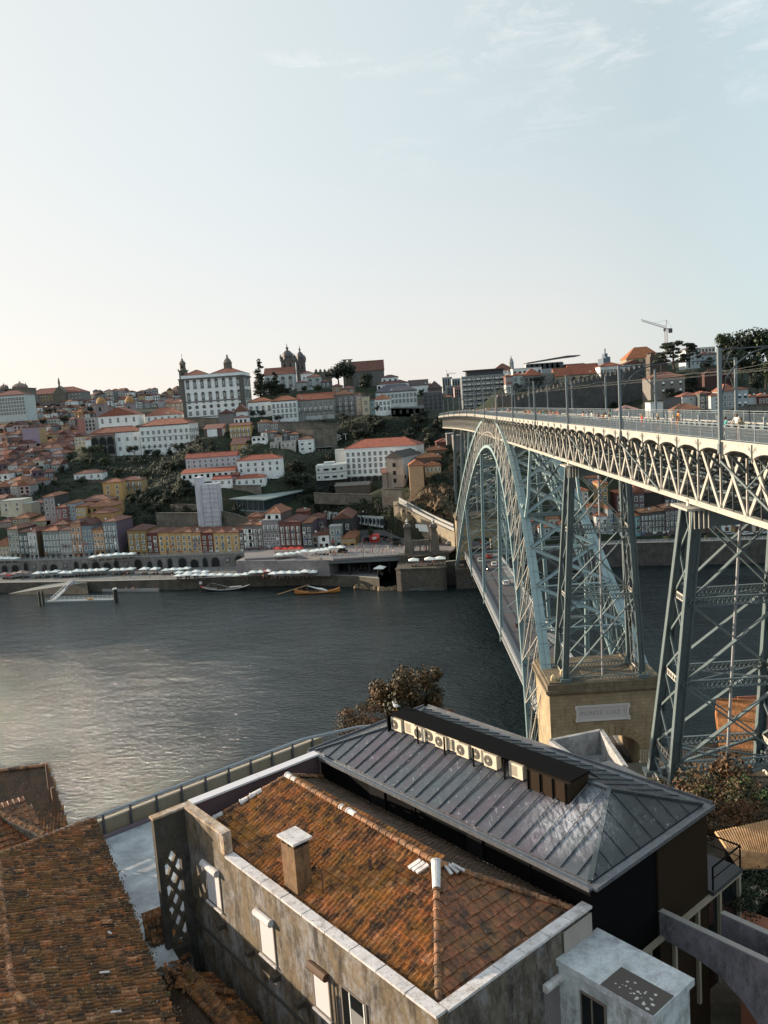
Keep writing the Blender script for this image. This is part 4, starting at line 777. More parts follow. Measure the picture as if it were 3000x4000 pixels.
def wallstrip(name, label, f, x0, x1, z0, z1, th, mat, n=40, cat='wall', cop=None):
 t = empty(name, ((x0+x1)/2, f((x0+x1)/2), z0)); tag(t, label, cat); o = Vector(t.location); b = MB(); c_ = MB()
 for k in range(n):
  xa = x0+(x1-x0)*k/n; xb = x0+(x1-x0)*(k+1)/n; ya, yb = f(xa), f(xb)
  q = [(xa, ya, z0), (xb, yb, z0), (xb, yb+th, z0), (xa, ya+th, z0), (xa, ya, z1), (xb, yb, z1), (xb, yb+th, z1), (xa, ya+th, z1)]
  q = [tuple(Vector(p)-o) for p in q]; fs = [(4,5,6,7), (0,1,5,4), (2,3,7,6)]
  if k == 0: fs.append((3,0,4,7))
  if k == n-1: fs.append((1,2,6,5))
  b.add(q, fs)
  if cop:
   q2 = [Vector(p)-o for p in ((xa, ya-.12, z1+.002), (xb, yb-.12, z1+.002), (xb, yb+th+.1, z1+.002), (xa, ya+th+.1, z1+.002))]
   c_.add([tuple(p) for p in q2]+[tuple(p+Vector((0, 0, cop))) for p in q2], [(4,5,6,7), (0,1,5,4), (2,3,7,6)])
 b.build('wall_body', mat, t)
 if cop: c_.build('coping', plain('coping_pale', (.3, .29, .27), .85), t)
 return t
wallstrip('quay_wall', 'long dark stained stone quay wall rising from the river', lambda x: qf(x)-.6, -420, -40, -2, 4.55, .9, quaywall, cop=.12)
arcm = stonem('arcade_stone', (.27, .25, .24), (.2, .185, .18), 1.3, .6, .5, .7)
aw = wallstrip('arcade_wall', 'long stone arcade wall carrying the quayside street', uf, -420, -72, 4.4, 10.3, 1.0, arcm, cop=.25)
o = Vector(aw.location); k = 0; x = -262
while x < -80:
 w = random.choice([2.6, 3.4, 4.2, 4.2]); y0, y1 = uf(x), uf(x+w); ang = math.atan2(y1-y0, w); kd = random.choice(['arch', 'arch', 'arch', 'stone'])
 inst('archway' if kd == 'arch' else 'window', winmesh(kd), aw, tuple(Vector((x+w/2, (y0+y1)/2-.04, 4.6 if kd == 'arch' else 6.4))-o), ang, (w*.85 if kd == 'arch' else 1.8, 1.6, random.choice([3.6, 4.2, 4.6]) if kd == 'arch' else 2.2)); x += w + U(1.2, 2.6)
def rail(name, label, P, h=1.05, step=1.6, mat=None, rails=(.25, .6, 1.05), r=.05, cat='railing', par=None):
 t = par or empty(name, P[0]); o = Vector((0, 0, 0)) if par else Vector(P[0])
 if not par: tag(t, label, cat)
 b = MB()
 for p, q in zip(P, P[1:]):
  p = Vector(p)-o; q = Vector(q)-o; n = max(1, int((q-p).length/step))
  for k in range(n+1): a = p+(q-p)*k/n; b.beam(a, a+Vector((0, 0, h)), r*1.3)
  for z in rails: b.beam(p+Vector((0, 0, z)), q+Vector((0, 0, z)), r)
 b.build('rail_bars', mat or plain('rail_steel_pale', (.35, .38, .4), .5), t); return t
rail('quay_railing', 'pale railing along the top of the arcade wall', [(x, uf(x)+.4, 10.55) for x in range(-260, -70, 10)], r=.1)
strip('upper_street', lambda x: uf(x)+.9, lambda x: uf(x)+9, 10.3, 10.6, PAVE, x0=-420, x1=-72, n=50)
asph = plain('asphalt_far', (.055, .057, .06), .85)
b = MB(); b.prism([(-96, 112), (-74, 110), (-58, 98), (-40, 98), (-31, 98), (-12, 96), (-9, 104), (-9, 125), (-30, 142), (-62, 133), (-80, 130), (-100, 132)], 11.2, 11.9)
tag(b.build('plaza_pavement', plain('plaza_granite', (.2, .185, .19), .9)), kind='structure')
b = MB(); b.prism([(-100, 112.5), (-60, 100), (-57, 108), (-97, 124)], 4.6, 11.1); o = b.build('plaza_retaining_wall', stonem('plaza_block', (.27, .25, .26), (.22, .2, .21), .9, .5)); tag(o, 'pale block wall and ramp below the crowded plaza', 'wall')
b = MB(); b.add([(-60, 98, 11.1), (-31, 97, 11.1), (-31, 99, 11.1), (-60, 100.5, 11.1), (-60, 98, 10), (-31, 97, 9.6), (-31, 99, 9.6), (-60, 100.5, 10)], [(4,5,6,7), (0,1,5,4), (1,2,6,5), (2,3,7,6), (3,0,4,7)]); b.box(-60, -31, 113, 115, 4.5, 11.1, 1)
for x in (-52, -44, -36): b.box(x-.4, x+.4, 100, 100.8, 4.5, 11.1, 1)
o = b.build('plaza_viaduct', [plain('viaduct_beam', (.1, .11, .115), .8), plain('viaduct_dark', (.02, .02, .022), .9)]); tag(o, 'dark concrete viaduct beam over the shaded cafe hall', 'viaduct')
rail('plaza_railing', 'grey railing on the edge of the plaza over the cafe hall', [(-96, 112.3, 11.9), (-74, 110, 11.9), (-58, 98.2, 11.9), (-31.5, 98.2, 11.9)], r=.08)
bast = stonem('bastion_stone', (.13, .115, .095), (.09, .08, .07), 1.2, .6, .4, .9)
b = MB(); P = [(-32.5, 88), (-33.2, 85.5), (-31.5, 84.4), (-15.5, 81.5), (-14.2, 83), (-14.2, 100), (-32, 100)]
b.prism(P, -2, 8.4); b.prism([(x-.3 if x < -25 else x+.3, y-.3) for x, y in P], 8.4, 8.9)
t = empty('river_bastion', (-23, 90, 0)); tag(t, 'rounded stained stone bastion with a terrace of white parasols', 'bastion'); o = b.build('bastion_body', bast, t); o.location = (23, -90, 0)
scribble(t, -8, 8, .6, 1.6, -8.2, 1, [gb, gw], 9)
b = MB(); b.box(-32, -12, 96, 101, 8.4, 11.95); b.box(-28.4, -16.4, 94.4, 96, 11.3, 11.5); o = b.build('terrace_back_wall', bast); tag(o, 'dark stone back wall with a grey awning behind the bastion terrace', 'wall')
for i, (px, lab) in enumerate(((1598, 'left stone obelisk pillar with an urn on top, above the bastion'), (1700, 'right stone obelisk pillar with an urn on top, above the bastion'))):
 p = ony(px, 2165, 99); t = empty('stone_pillar', (p[0], 99, 11.9)); tag(t, lab, 'pillar', 'old suspension bridge pillars'); b = MB()
 zt = ony(px, 2045, 99)[2]-11.9
 def sq(r0, z0, r1, z1): r0 *= .75; r1 *= .75; b.add([(-r0,-r0,z0),(r0,-r0,z0),(r0,r0,z0),(-r0,r0,z0),(-r1,-r1,z1),(r1,-r1,z1),(r1,r1,z1),(-r1,r1,z1)], [(0,3,2,1),(4,5,6,7),(0,1,5,4),(1,2,6,5),(2,3,7,6),(3,0,4,7)])
 sq(2.4, 0, 2.2, 3); sq(2.0, 3, 1.4, zt*.86); sq(1.8, zt*.86, 2.0, zt*.9); sq(2.1, zt*.9, 1.2, zt); b.build('shaft', stonem('pillar_stone', (.17, .15, .13), (.13, .115, .1), 1.6, .7, .3, .8), t)
 b = MB(); b.lathe([(.5, 0), (.25, .3), (.6, .9), (.55, 1.3), (.2, 1.6), (.25, 1.9), (.02, 2.2)], (0, 0, zt), 8); b.build('urn', plain('urn_pale', (.45, .45, .43), .8), t)
b = MB(); b.box(-26, -19.5, 98, 100, 14.9, 17.0); b.box(-26, -19.5, 98.4, 99.6, 11.9, 12.6)
for x in (-26, -23.4, -21, -19.8): b.box(x, x+.5, 98.2, 99.8, 12.6, 14.9)
o = b.build('stone_parapet', stonem('pillar_stone', (.17, .15, .13), (.13, .115, .1))); tag(o, 'low stone screen wall with openings between the two pillars', 'wall')
a = onz(1540, 2092, 12); c2 = onz(1790, 2135, 12)
wz = lambda px, py, f: ony(px, py, a[1]+(c2[1]-a[1])*f)
prof = [(1536, 1966, 0), (1560, 1966, .06), (1640, 2010, .35), (1700, 2040, .6), (1775, 2075, 1)]
b = MB(); top = [wz(*p) for p in prof]; t = empty('stair_wall', (a[0], a[1], 12)); tag(t, 'large ashlar retaining wall with a white parapet stair climbing its top', 'wall'); o = Vector(t.location)
for p, q in zip(top, top[1:]):
 for dy in (0,): b.quad(tuple(Vector((p[0], p[1], 8))-o), tuple(Vector((q[0], q[1], 8))-o), tuple(Vector(q)-o), tuple(Vector(p)-o))
 b.quad(tuple(Vector(p)-o), tuple(Vector(q)-o), tuple(Vector((q[0], q[1]+9, q[2]))-o), tuple(Vector((p[0], p[1]+9, p[2]))-o))
p = top[0]; b.quad(tuple(Vector((p[0], p[1]+30, 8))-o), tuple(Vector((p[0], p[1], 8))-o), tuple(Vector(p)-o), tuple(Vector((p[0], p[1]+30, p[2]))-o))
b.build('wall_body', stonem('ashlar_warm', (.32, .27, .2), (.25, .21, .16), 1.3, .6, .45, .6), t)
b = MB()
for p, q in zip(top[1:], top[2:]):
 p = Vector(p)-o; q = Vector(q)-o; b.beam(p+Vector((0, -.3, .6)), q+Vector((0, -.3, .6)), .35, 1.3, 0); b.beam(p+Vector((0, 3.4, 1.6)), q+Vector((0, 3.4, 1.6)), .35, 1.6, 0); b.beam(p+Vector((0, 1.5, .1)), q+Vector((0, 1.5, .1)), 3.2, .2, 1)
b.build('parapet_stair', [plain('parapet_white', (.3, .3, .29), .8), plain('stair_dark', (.08, .08, .08), .9)], t)
A_ = ony(1607, 2050, 100); b = MB()
f = .3; q0 = wz(1604, 2046, .22); q1 = wz(1684, 2050, .5); q2 = wz(1684, 2078, .5); q3 = wz(1604, 2072, .22)
nn = Vector((0, -.3, 0)); b.quad(*[tuple(Vector(v)+nn) for v in (q3, q2, q1, q0)]); b.quad(*[tuple(Vector(v)+nn*2) for v in (q3, q2, q1, q0)])
o = b.build('billboard', plain('billboard_white', (.72, .76, .75), .7)); tag(o, 'blank white panel on the ashlar wall between the two pillars', 'billboard')
b = MB(); mp = [PY('E', 1176, 405, 170), PY('E', 1440, 440, 158), PY('E', 1659, 455, 150), PY('F', 620, 450, 148)]; mb_ = [PY('E', 1176, 470, 170), PY('E', 1440, 510, 158), PY('E', 1659, 545, 150), PY('F', 620, 545, 148)]
t = empty('mural_wall', mb_[0]); tag(t, 'white wall painted with black figures and shapes above the road', 'wall'); o = Vector(mb_[0])
for i in range(3): b.quad(*[tuple(Vector(v)-o) for v in (mb_[i], mb_[i+1], mp[i+1], mp[i])]); b.quad(*[tuple(Vector(v)-o+Vector((0, .8, 0))) for v in (mb_[i+1], mb_[i], mp[i], mp[i+1])])
b.build('wall_body', plain('mural_white', (.6, .64, .64), .8), t); b = MB(); rs = random.Random(4)
for i in range(3):
 for k in range(7):
  f = (k+.5)/7; lo = Vector(mb_[i]).lerp(Vector(mb_[i+1]), f)-o; hi = Vector(mp[i]).lerp(Vector(mp[i+1]), f)-o; d = hi-lo; s = (Vector(mb_[i+1])-Vector(mb_[i])).normalized(); w = rs.uniform(.5, 1.3); n = 9; c0 = lo+d*.5
  pts = [tuple(c0 + s*w*math.cos(2*math.pi*j/n)*rs.uniform(.6, 1.1) + d*.4*math.sin(2*math.pi*j/n)*rs.uniform(.7, 1.05) + Vector((0, -.08, 0))) for j in range(n)]
  b.add(pts, [tuple(range(n))]); b.beam(lo+s*(w+.4)+Vector((0, -.1, 0)), hi+s*(w+.2)+Vector((0, -.1, 0)), .25, .05)
b.build('painted_figures', plain('mural_black', (.03, .035, .045), .8), t)
b = MB(); P = [ony(*zp('F', x, y), Y) for x, y, Y in ((240, 560, 152), (620, 560, 145), (800, 640, 132), (1190, 640, 118), (1190, 700, 112), (800, 720, 118), (470, 690, 128), (380, 640, 138))]
b.add([(p[0], p[1], max(12.0, p[2]) if i < 2 else 12.0) for i, p in enumerate(P)], [tuple(range(8))]); tag(b.build('upper_road', asph), kind='structure')
rwall = stonem('river_wall_stone', (.12, .105, .1), (.09, .08, .075), 1.6, .6, .5, .9)
wallstrip('river_wall', 'tall dark stained river wall below the road right of the bridge', lambda x: qf(x)-.4, -14, 420, -2, 9.3, 1.0, rwall, cop=.2, n=50)
strip('riverside_road', lambda x: qf(x)+.6, lambda x: qf(x)+22, 9.35, 10.2, asph, x0=-2, x1=420, n=50)
rail('road_railing', 'pale railing on the river wall right of the bridge', [(x, qf(x)+.2, 9.5) for x in range(12, 200, 8)], r=.1)
def terr_wall(label, pts, hgt, mat=None):
 P = [tuple(ony(*zp(*p[:3]), p[3])) for p in pts]; t = empty('retaining_wall', P[0]); tag(t, label, 'wall'); o = Vector(P[0]); b = MB()
 for p, q in zip(P, P[1:]):
  p = Vector(p)-o; q = Vector(q)-o; d = Vector((0, 0, -hgt)); b.quad(tuple(p+d), tuple(q+d), tuple(q), tuple(p)); k = Vector((0, 3, 0)); b.quad(tuple(p), tuple(q), tuple(q+k), tuple(p+k))
  b.beam(p+Vector((0, -.1, .1)), q+Vector((0, -.1, .1)), .5, .25)
 b.build('wall_body', mat or stonem('rubble_stone', (.23, .2, .17), (.15, .135, .11), .7, .4, .4, .8), t)
terr_wall('rubble terrace wall under the convent garden', [('A', 1060, 1010, 278), ('A', 1350, 1008, 272), ('A', 1500, 985, 268)], 8)
terr_wall('low stone terrace wall under the white garden house', [('A', 600, 1192, 236), ('A', 840, 1195, 232)], 4.5)
terr_wall('long rubble wall left of the wrapped tower', [('A', 1380, 1395, 178), ('D', 1440, 352, 176), ('D', 1610, 358, 172)], 5)
terr_wall('lower rubble wall behind the yellow terrace', [('D', 1260, 425, 164), ('D', 1620, 425, 162)], 9)
terr_wall('grey masonry wall right of the wrapped tower', [('E', 290, 400, 162), ('E', 470, 440, 160), ('E', 560, 470, 158)], 8)
terr_wall('stone wall under the red roofed white wings', [('B', 640, 1238, 178), ('B', 870, 1236, 176)], 5)
terr_wall('long grey retaining wall below the yellow and white houses', [('B', 1010, 725, 262), ('B', 1230, 720, 262), ('B', 1500, 740, 262)], 9)
terr_wall('stone wall with a graffiti tag on the wooded slope', [('B', 1150, 770, 250), ('B', 1290, 770, 246), ('B', 1480, 775, 246)], 12)
terr_wall('long stone wall under the brick pavilion', [('E', 1090, 262, 168), ('E', 1300, 270, 164), ('E', 1560, 275, 160)], 5)
terr_wall('stone buttress wall under the weathered church', [('C', 600, 1262, 156), ('C', 765, 1262, 152)], 11)
terr_wall('grey wall at the foot of the bishop palace', [('B', 250, 690, 325), ('B', 530, 690, 322), ('B', 780, 690, 318), ('B', 960, 690, 300)], 9)
terr_wall('grey wall below the slate roofed mansion', [('C', 680, 612, 262), ('C', 950, 612, 262)], 10)
terr_wall('stone wall with arch below the grey terrace', [('B', 1230, 735, 275), ('B', 1620, 735, 275)], 7)
terr_wall('plain grey wall behind the bridge railing at the right', [('H', 690, 845, 168), ('H', 880, 830, 166)], 9, plain('render_grey', (.12, .12, .125), .9))
terr_wall('low stone wall below the hillside row at the far right', [('H', 1240, 965, 150), ('H', 1480, 905, 160), ('H', 1700, 900, 158)], 8)
for o in list(bpy.data.objects):
 if o.get('label', '') == 'stone wall with a graffiti tag on the wooded slope':
  P0 = Vector(o.location)
  def lt(pts, x0, s, mi, mats, z0):
   bb = MB()
   for p, q in zip(pts, pts[1:]): bb.beam((x0+p[0]*s, -.5, z0+p[1]*s), (x0+q[0]*s, -.5, z0+q[1]*s), .3, .55, mi, up=(0, -1, .01))
   return bb
  pp = Vector(PY('B', 1410, 880, 245))-P0; bb = MB(); s = 3.4
  for L, x0 in ((((0, 0), (.4, 1), (.8, 0), (.6, .4), (.2, .4)), 0), (((.1, 0), (.1, 1)), 1.1), (((0, 0), (0, 1), (.6, .75), (0, .5), (.7, .25), (0, 0)), 1.6), (((0, 1), (.8, 1), (.4, 1), (.4, 0)), 2.6)):
   for p, q in zip(L, L[1:]): bb.beam((pp[0]+(x0+p[0])*s, -.7, pp[2]+p[1]*s), (pp[0]+(x0+q[0])*s, -.7, pp[2]+q[1]*s), .3, .7, 0, up=(0, -1, .01))
  bb.build('graffiti', gw, o)
CW = [('G', 725, 880, 214), ('G', 800, 840, 218), ('G', 900, 805, 222), ('G', 1050, 765, 226), ('G', 1200, 725, 230), ('G', 1400, 680, 234), ('G', 1659, 625, 238), ('H', 320, 600, 240), ('H', 510, 548, 243)]
cren('city_wall', 'old dark stone city wall with pointed merlons climbing the hill', [PY(*p) for p in CW], 26, 1.6, 2.6, stonem('city_wall_stone', (.1, .095, .09), (.075, .07, .068), 1.2, .6, .5, .7))
cren('city_wall_tower', 'low square battlement stump at the lower end of the city wall', [PY('G', 560, 835, 212), PY('G', 705, 835, 212)], 12, 8, 2.4, stonem('tower_rubble', (.17, .14, .12), (.12, .1, .09), .8, .5, .4, .8))
cren('city_wall_tower', 'square dark wall tower under the orange palace roof', [PY('H', 545, 460, 250), PY('H', 700, 450, 250)], 30, 8, 2.4, stonem('tower_rubble', (.17, .14, .12), (.12, .1, .09)))
p = PY('E', 235, 530, 158); zt = PY('E', 210, 150, 158)[2]-p[2]; t = empty('wrapped_tower', p); tag(t, 'tall tower wrapped in pale scaffold netting behind the yellow terrace', 'tower')
b = MB(); b.box(-4.6, -1.6, .4, 7, -6, zt+1.0, 0); b.box(-1.6, 6.0, 0, 8, -6, zt-2.5, 0); m, nt, bs = nmat('scaffold_net'); bs.inputs['Roughness'].default_value = .9
g = nt.nodes.new('ShaderNodeNewGeometry').outputs['Position']; o = ramp(nt, noise(nt, .8, 5, g, .7, (1, 1, .3)), [(.35, (.42, .43, .48)), (.65, (.6, .59, .64))]); w = N(nt, 'ShaderNodeTexWave'); w.bands_direction = 'Z'; w.inputs['Scale'].default_value = .45; nt.links.new(g, w.inputs[0]); nt.links.new(mix(nt, .18, o, w.outputs['Color'], 'MULTIPLY'), bs.inputs['Base Color'])
b.build('netting', m, t)
b = MB()
for x in (-1.6, 2.2, 6.0):
 b.beam((x, -.12, -6), (x, -.12, zt-2.4), .14)
for z in np.arange(0, zt-2.5, 2.2): b.beam((-1.6, -.12, z), (6.0, -.12, z), .1)
b.build('scaffold_pole', plain('scaffold_grey', (.3, .3, .33), .6), t)
p0 = PY('B', 612, 1352, 166); p1 = PY('B', 900, 1360, 160); p2 = PY('B', 1232, 1278, 184); p3 = PY('B', 980, 1290, 190)
t = empty('canopy_building', p0); tag(t, 'low modern building with a thin slanted pale canopy roof over dark glass', 'building'); o = Vector(p0)
b = MB(); P = [Vector(v)-o for v in (p0, p1, p2, p3)]; b.add([tuple(v) for v in P]+[tuple(v+Vector((0, 0, .5))) for v in P], [(0,3,2,1), (4,5,6,7), (0,1,5,4), (1,2,6,5), (2,3,7,6), (3,0,4,7)]); b.build('canopy_roof', plain('canopy_grey', (.2, .25, .25), .5), t)
q0 = P[0].lerp(P[1], .2)+Vector((0, 1.5, 0)); q1 = P[1]+Vector((-1, 1.5, 0)); q2 = P[2]+Vector((-3, -1, 0)); q3 = q0+(q2-q1); dn = Vector((0, 0, -5.2)); b = MB()
for a_, c_ in ((q0, q1), (q1, q2)): b.quad(tuple(a_+dn), tuple(c_+dn), tuple(c_), tuple(a_), 0)
b.quad(tuple(q0+dn), tuple(q0+dn+Vector((3, 14, 0))), tuple(q0+Vector((3, 14, 0))), tuple(q0), 0); b.beam(q0+dn, q1+dn, .6, .5, 1); b.beam(q1+dn, q2+dn, .6, .5, 1)
for k in range(6): v = q0.lerp(q1, k/5); b.beam(v+dn+Vector((0, -.1, 0)), v+Vector((0, -.1, 0)), .15, None, 1)
d2 = dn*1.9
b.quad(tuple(q0+d2), tuple(q1+d2), tuple(q1+dn), tuple(q0+dn), 2); b.quad(tuple(q1+d2), tuple(q2+d2), tuple(q2+dn), tuple(q1+dn), 2)
b.build('glass_front', [plain('dark_facade_glass', (.03, .045, .05), .15), plain('canopy_grey', (.2, .25, .25)), stonem('rubble_stone', (.23, .2, .17), (.15, .135, .11))], t)
p = PY('C', 200, 1190, 188); t = empty('curved_building', p); tag(t, 'white curved modern block on stilts with strip windows', 'building'); zt = PY('C', 200, 1068, 188)[2]-p[2]
w = (PY('C', 325, 1190, 188)[0]-PY('C', 78, 1190, 188)[0])/2; b = MB(); n = 12; arc = [(-w+2*w*k/n, -3.2*math.sin(math.pi*(.12+.88*k/n))**.8+1.2) for k in range(n+1)]
b.prism(arc+[(w, 12), (-w, 12)], .0, zt*.47, 0); b.prism(arc+[(w, 12), (-w, 12)], zt*.5, zt, 0); b.prism([(x*.985, y+.3) for x, y in arc]+[(w*.98, 11.6), (-w*.98, 11.6)], zt*.47, zt*.5, 1)
b.prism([(x*.97, y+1.6) for x, y in arc]+[(w*.97, 11), (-w*.97, 11)], -4.2, 0, 1); b.box(-w*.5, w*.2, 4, 9, zt, zt+1.2, 0); b.build('wall', [wallm((.55, .6, .6)), plain('viaduct_dark', (.02, .02, .022), .9)], t)
for r in range(2):
 for x, ww in ((-.82, .12), (-.3, .34), (.22, .28), (.68, .16)):
  k = min(n-1, int((x+1)/2*n)); inst('window', winmesh('dark'), t, (x*w, arc[k][1]-.02, zt*(.16+.5*r)), math.atan2(arc[k+1][1]-arc[k][1], arc[k+1][0]-arc[k][0]), (ww*w*1.0, 2, zt*.12))
TERR_OK = True
HBb = house('pavilion', 'low brown brick pavilion with a long grey roof below the seminary', 'pavilion', PY('C', 228, 1280, 178), [PY('C', 500, 1280, 176)[0], 176, PY('C', 228, 1280, 178)[2]], 2.0, 9, (.12, .09, .07), roof='gx', rise=1.3, rc=(.15, .14, .125), rows=0, terr=False)
b = MB(); n = 26; from_ = []
from mathutils import noise as mn
TLc, TRc, BLc, BRc = (1662, 1800), (1800, 1745), (1585, 1965), (1790, 2075)
for i in range(n+1):
 for j in range(n+1):
  f, h_ = i/n, j/n; px = (TLc[0]*(1-f)+TRc[0]*f)*(1-h_)+(BLc[0]*(1-f)+BRc[0]*f)*h_; py = (TLc[1]*(1-f)+TRc[1]*f)*(1-h_)+(BLc[1]*(1-f)+BRc[1]*f)*h_
  p = Vector(hit(px, py) or ony(px, py, 150)); e_ = min(i, j, n-i, n-j); k = mn.fractal(p*.11, 1, 2, 5)*5+abs(mn.noise(Vector((p.x*.3, p.z*.1, p.y*.1))))*3; p += Vector((-.25, -1, .1))*(k*min(1, e_/4)+(1.2 if e_ else -1.5)); b.v.append(tuple(p))
for i in range(n):
 for j in range(n): a = i*(n+1)+j; b.f.append((a, a+1, a+n+2, a+n+1)); b.m.append(0)
m, nt, bs = nmat('cliff_rock'); bs.inputs['Roughness'].default_value = .95; g = nt.nodes.new('ShaderNodeNewGeometry').outputs['Position']
o_ = ramp(nt, noise(nt, .5, 7, g, .75, (1, 1, .5)), [(.3, (.02, .014, .01)), (.48, (.1, .065, .038)), (.62, (.24, .15, .08)), (.75, (.34, .24, .15))]); nt.links.new(mix(nt, ramp(nt, noise(nt, .2, 5, g, .7), [(.5, (0, 0, 0)), (.6, (1, 1, 1))]), o_, (.012, .02, .008)), bs.inputs['Base Color']); bump(nt, bs, noise(nt, 1.2, 6, g, .8), 1.0, .8)
tag(b.build('rock_cliff', m), kind='structure')
# trees
def leafquad(b, c, s, nrm_, mi=0):
 n = Vector(nrm_)+Vector((U(-.7, .7), U(-.7, .7), U(-.7, .7)))
 if n.length < .01: n = Vector((0, 0, 1))
 n.normalize(); a = n.cross(Vector((U(-1, 1), U(-1, 1), U(-1, 1)))).normalized(); d = n.cross(a); c = Vector(c); a *= s*U(.6, 1); d *= s*U(.5, .8)
 b.add([tuple(c-a), tuple(c-d*.8), tuple(c+a), tuple(c+d)], [(0, 1, 2, 3)], mi)
def tree_proto(kind, seed, nl=950, ls=.055):
 random.seed(seed); b = MB(); tr = MB()
 if kind == 'round':
  lobes = []
  for k in range(13):
   th = U(0, 6.28); r = U(.0, .3); z = U(.42, .84); lobes.append((r*math.cos(th), r*math.sin(th), z, U(.12, .23)*(1.15-abs(z-.6))))
  tr.tube([(0, 0, -.08), (.01, 0, .2), (.0, .01, .5)], [.035, .028, .012], 6)
  for l in lobes: tr.tube([(0, 0, .25), (l[0]*.5, l[1]*.5, l[2]*.75), l[:3]], [.014, .01, .003], 4)
 elif kind == 'cypress':
  lobes = [(U(-.03, .03), U(-.03, .03), z, .11*(1.1-z)+.02) for z in np.linspace(.08, .97, 14)]; tr.tube([(0, 0, -.08), (0, 0, .9)], [.02, .005], 5)
 elif kind == 'cedar':
  lobes = []; tr.tube([(0, 0, -.1), (.02, 0, .4), (.0, 0, .9)], [.05, .035, .01], 6)
  for z in (.35, .5, .62, .74, .85, .94):
   for k in range(5):
    th = U(0, 6.28); r = U(.15, .55)*(1.25-z*.8); lobes.append((r*math.cos(th), r*math.sin(th), z+U(-.02, .02), U(.12, .2))); tr.tube([(0, 0, z-.05), lobes[-1][:3]], [.012, .003], 4)
 elif kind == 'wide':
  lobes = [(U(-.55, .55), U(-.3, .3), U(.5, .8), U(.14, .22)) for k in range(15)]
  tr.tube([(0, 0, -.1), (.03, 0, .3)], [.05, .035], 6)
  for l in lobes[:8]: tr.tube([(.03, 0, .28), l[:3]], [.02, .004], 4)
 elif kind == 'palm':
  tr.tube([(0, 0, -.1), (.02, 0, .7)], [.03, .022], 6); lobes = []
  for k in range(22):
   th = k*.9; L = U(.28, .4); dz = U(-.1, .25); P = [(.02+L*t*math.cos(th), L*t*math.sin(th), .7+dz*t*2-.55*t*t*L*2) for t in (0, .35, .7, 1)]
   for p, q in zip(P, P[1:]):
    b.beam(p, q, .012, .003)
    for s in range(4):
     m_ = Vector(p).lerp(Vector(q), s/4+.1); b.beam(m_, m_+Vector((-math.sin(th)*.07, math.cos(th)*.07, -.06)), .018, .003, cap=False); b.beam(m_, m_+Vector((math.sin(th)*.07, -math.cos(th)*.07, -.06)), .018, .003, cap=False)
 if lobes:
  wts = [l[3]**2 for l in lobes]
  for k in range(nl):
   l = random.choices(lobes, wts)[0]; v = Vector((random.gauss(0, 1), random.gauss(0, 1), random.gauss(0, 1))).normalized(); fl = .32 if kind == 'cedar' else .85
   rr = l[3]*U(.6, 1.12); leafquad(b, (l[0]+v.x*rr, l[1]+v.y*rr, l[2]+v.z*rr*fl), ls*U(.6, 1.3), v)
 return b, tr
LEAF = {'olive': leafm('foliage_olive', (.014, .022, .007), (.12, .06, .022)), 'dark': leafm('foliage_dark', (.005, .01, .006), (.016, .027, .011)), 'mid': leafm('foliage_mid', (.01, .022, .008), (.036, .056, .016)), 'brown': leafm('foliage_autumn', (.022, .026, .01), (.17, .065, .025)), 'green': leafm('foliage_bright', (.02, .05, .012), (.08, .14, .03))}
BARK = plain('bark', (.06, .045, .035), .9)
PROT = {}
for kd, n_, nl, ls in (('round', 4, 1000, .055), ('cypress', 1, 900, .04), ('cedar', 1, 2200, .045), ('wide', 2, 1300, .05), ('palm', 1, 0, 0)):
 for i in range(n_):
  b, tr = tree_proto(kd, 11+i*7, nl, ls)
  for lf in ('dark', 'mid', 'brown'):
   if kd in ('round', 'wide') or lf != 'brown': PROT[(kd, i, lf)] = (b.mesh('crown_%s' % kd, LEAF[lf]), None)
  tm = tr.mesh('trunk_%s' % kd, BARK)
  for k in list(PROT):
   if k[0] == kd and k[1] == i: PROT[k] = (PROT[k][0], tm)
random.seed(99)
def tree(loc, H, kind, leaf, label, group=None, W=None, name=None):
 n = {'round': 4, 'wide': 2}.get(kind, 1); cr, tr = PROT[(kind, random.randrange(n), leaf)]
 t = empty(name or {'cypress': 'cypress_tree', 'cedar': 'cedar_tree', 'palm': 'palm_tree'}.get(kind, 'broadleaf_tree'), loc, U(0, 6.28) if kind != 'wide' else U(-.3, .3)); tag(t, label, 'tree', group); W = W or H
 inst('crown', cr, t, scale=(W, W, H)); inst('trunk', tr, t, scale=(W, W, H)); return t
def TR(z, x, yb, yt, Y, kind, leaf, label, W=1.0, **k):
 p = PY(z, x, yb, Y); h = PY(z, x, yt, Y)[2]-p[2]; return tree(p, h, kind, leaf, label, W=h*W, **k)
TR('B', 868, 510, 212, 318, 'cypress', 'dark', 'tall pointed dark conifer right against the palace', 1.4)
TR('B', 988, 500, 318, 322, 'cypress', 'dark', 'broad dark conifer in front of the cloister wing', 2.2)
TR('B', 940, 510, 380, 320, 'round', 'dark', 'dark round tree between the two conifers', 1.2)
TR('B', 1030, 520, 400, 318, 'round', 'dark', 'dark tree right of the broad conifer', 1.1)
TR('B', 1085, 510, 440, 316, 'round', 'dark', 'low dark tree below the right end of the cloister wing', 1.3)
TR('B', 1500, 430, 232, 352, 'round', 'dark', 'big dark tree in front of the crenellated tower', 1.1); TR('C', 330, 425, 240, 350, 'round', 'dark', 'right half of the dark tree pair before the church', 1.0)
TR('C', 482, 500, 305, 330, 'round', 'dark', 'big round dark tree right of the brown roofed church', .95)
TR('B', 1225, 490, 428, 312, 'round', 'dark', 'dark shrub tree right of the cathedral below the white houses', 1.4); TR('B', 1330, 490, 420, 312, 'round', 'mid', 'dark bushy tree left of the small attic house', 1.4)
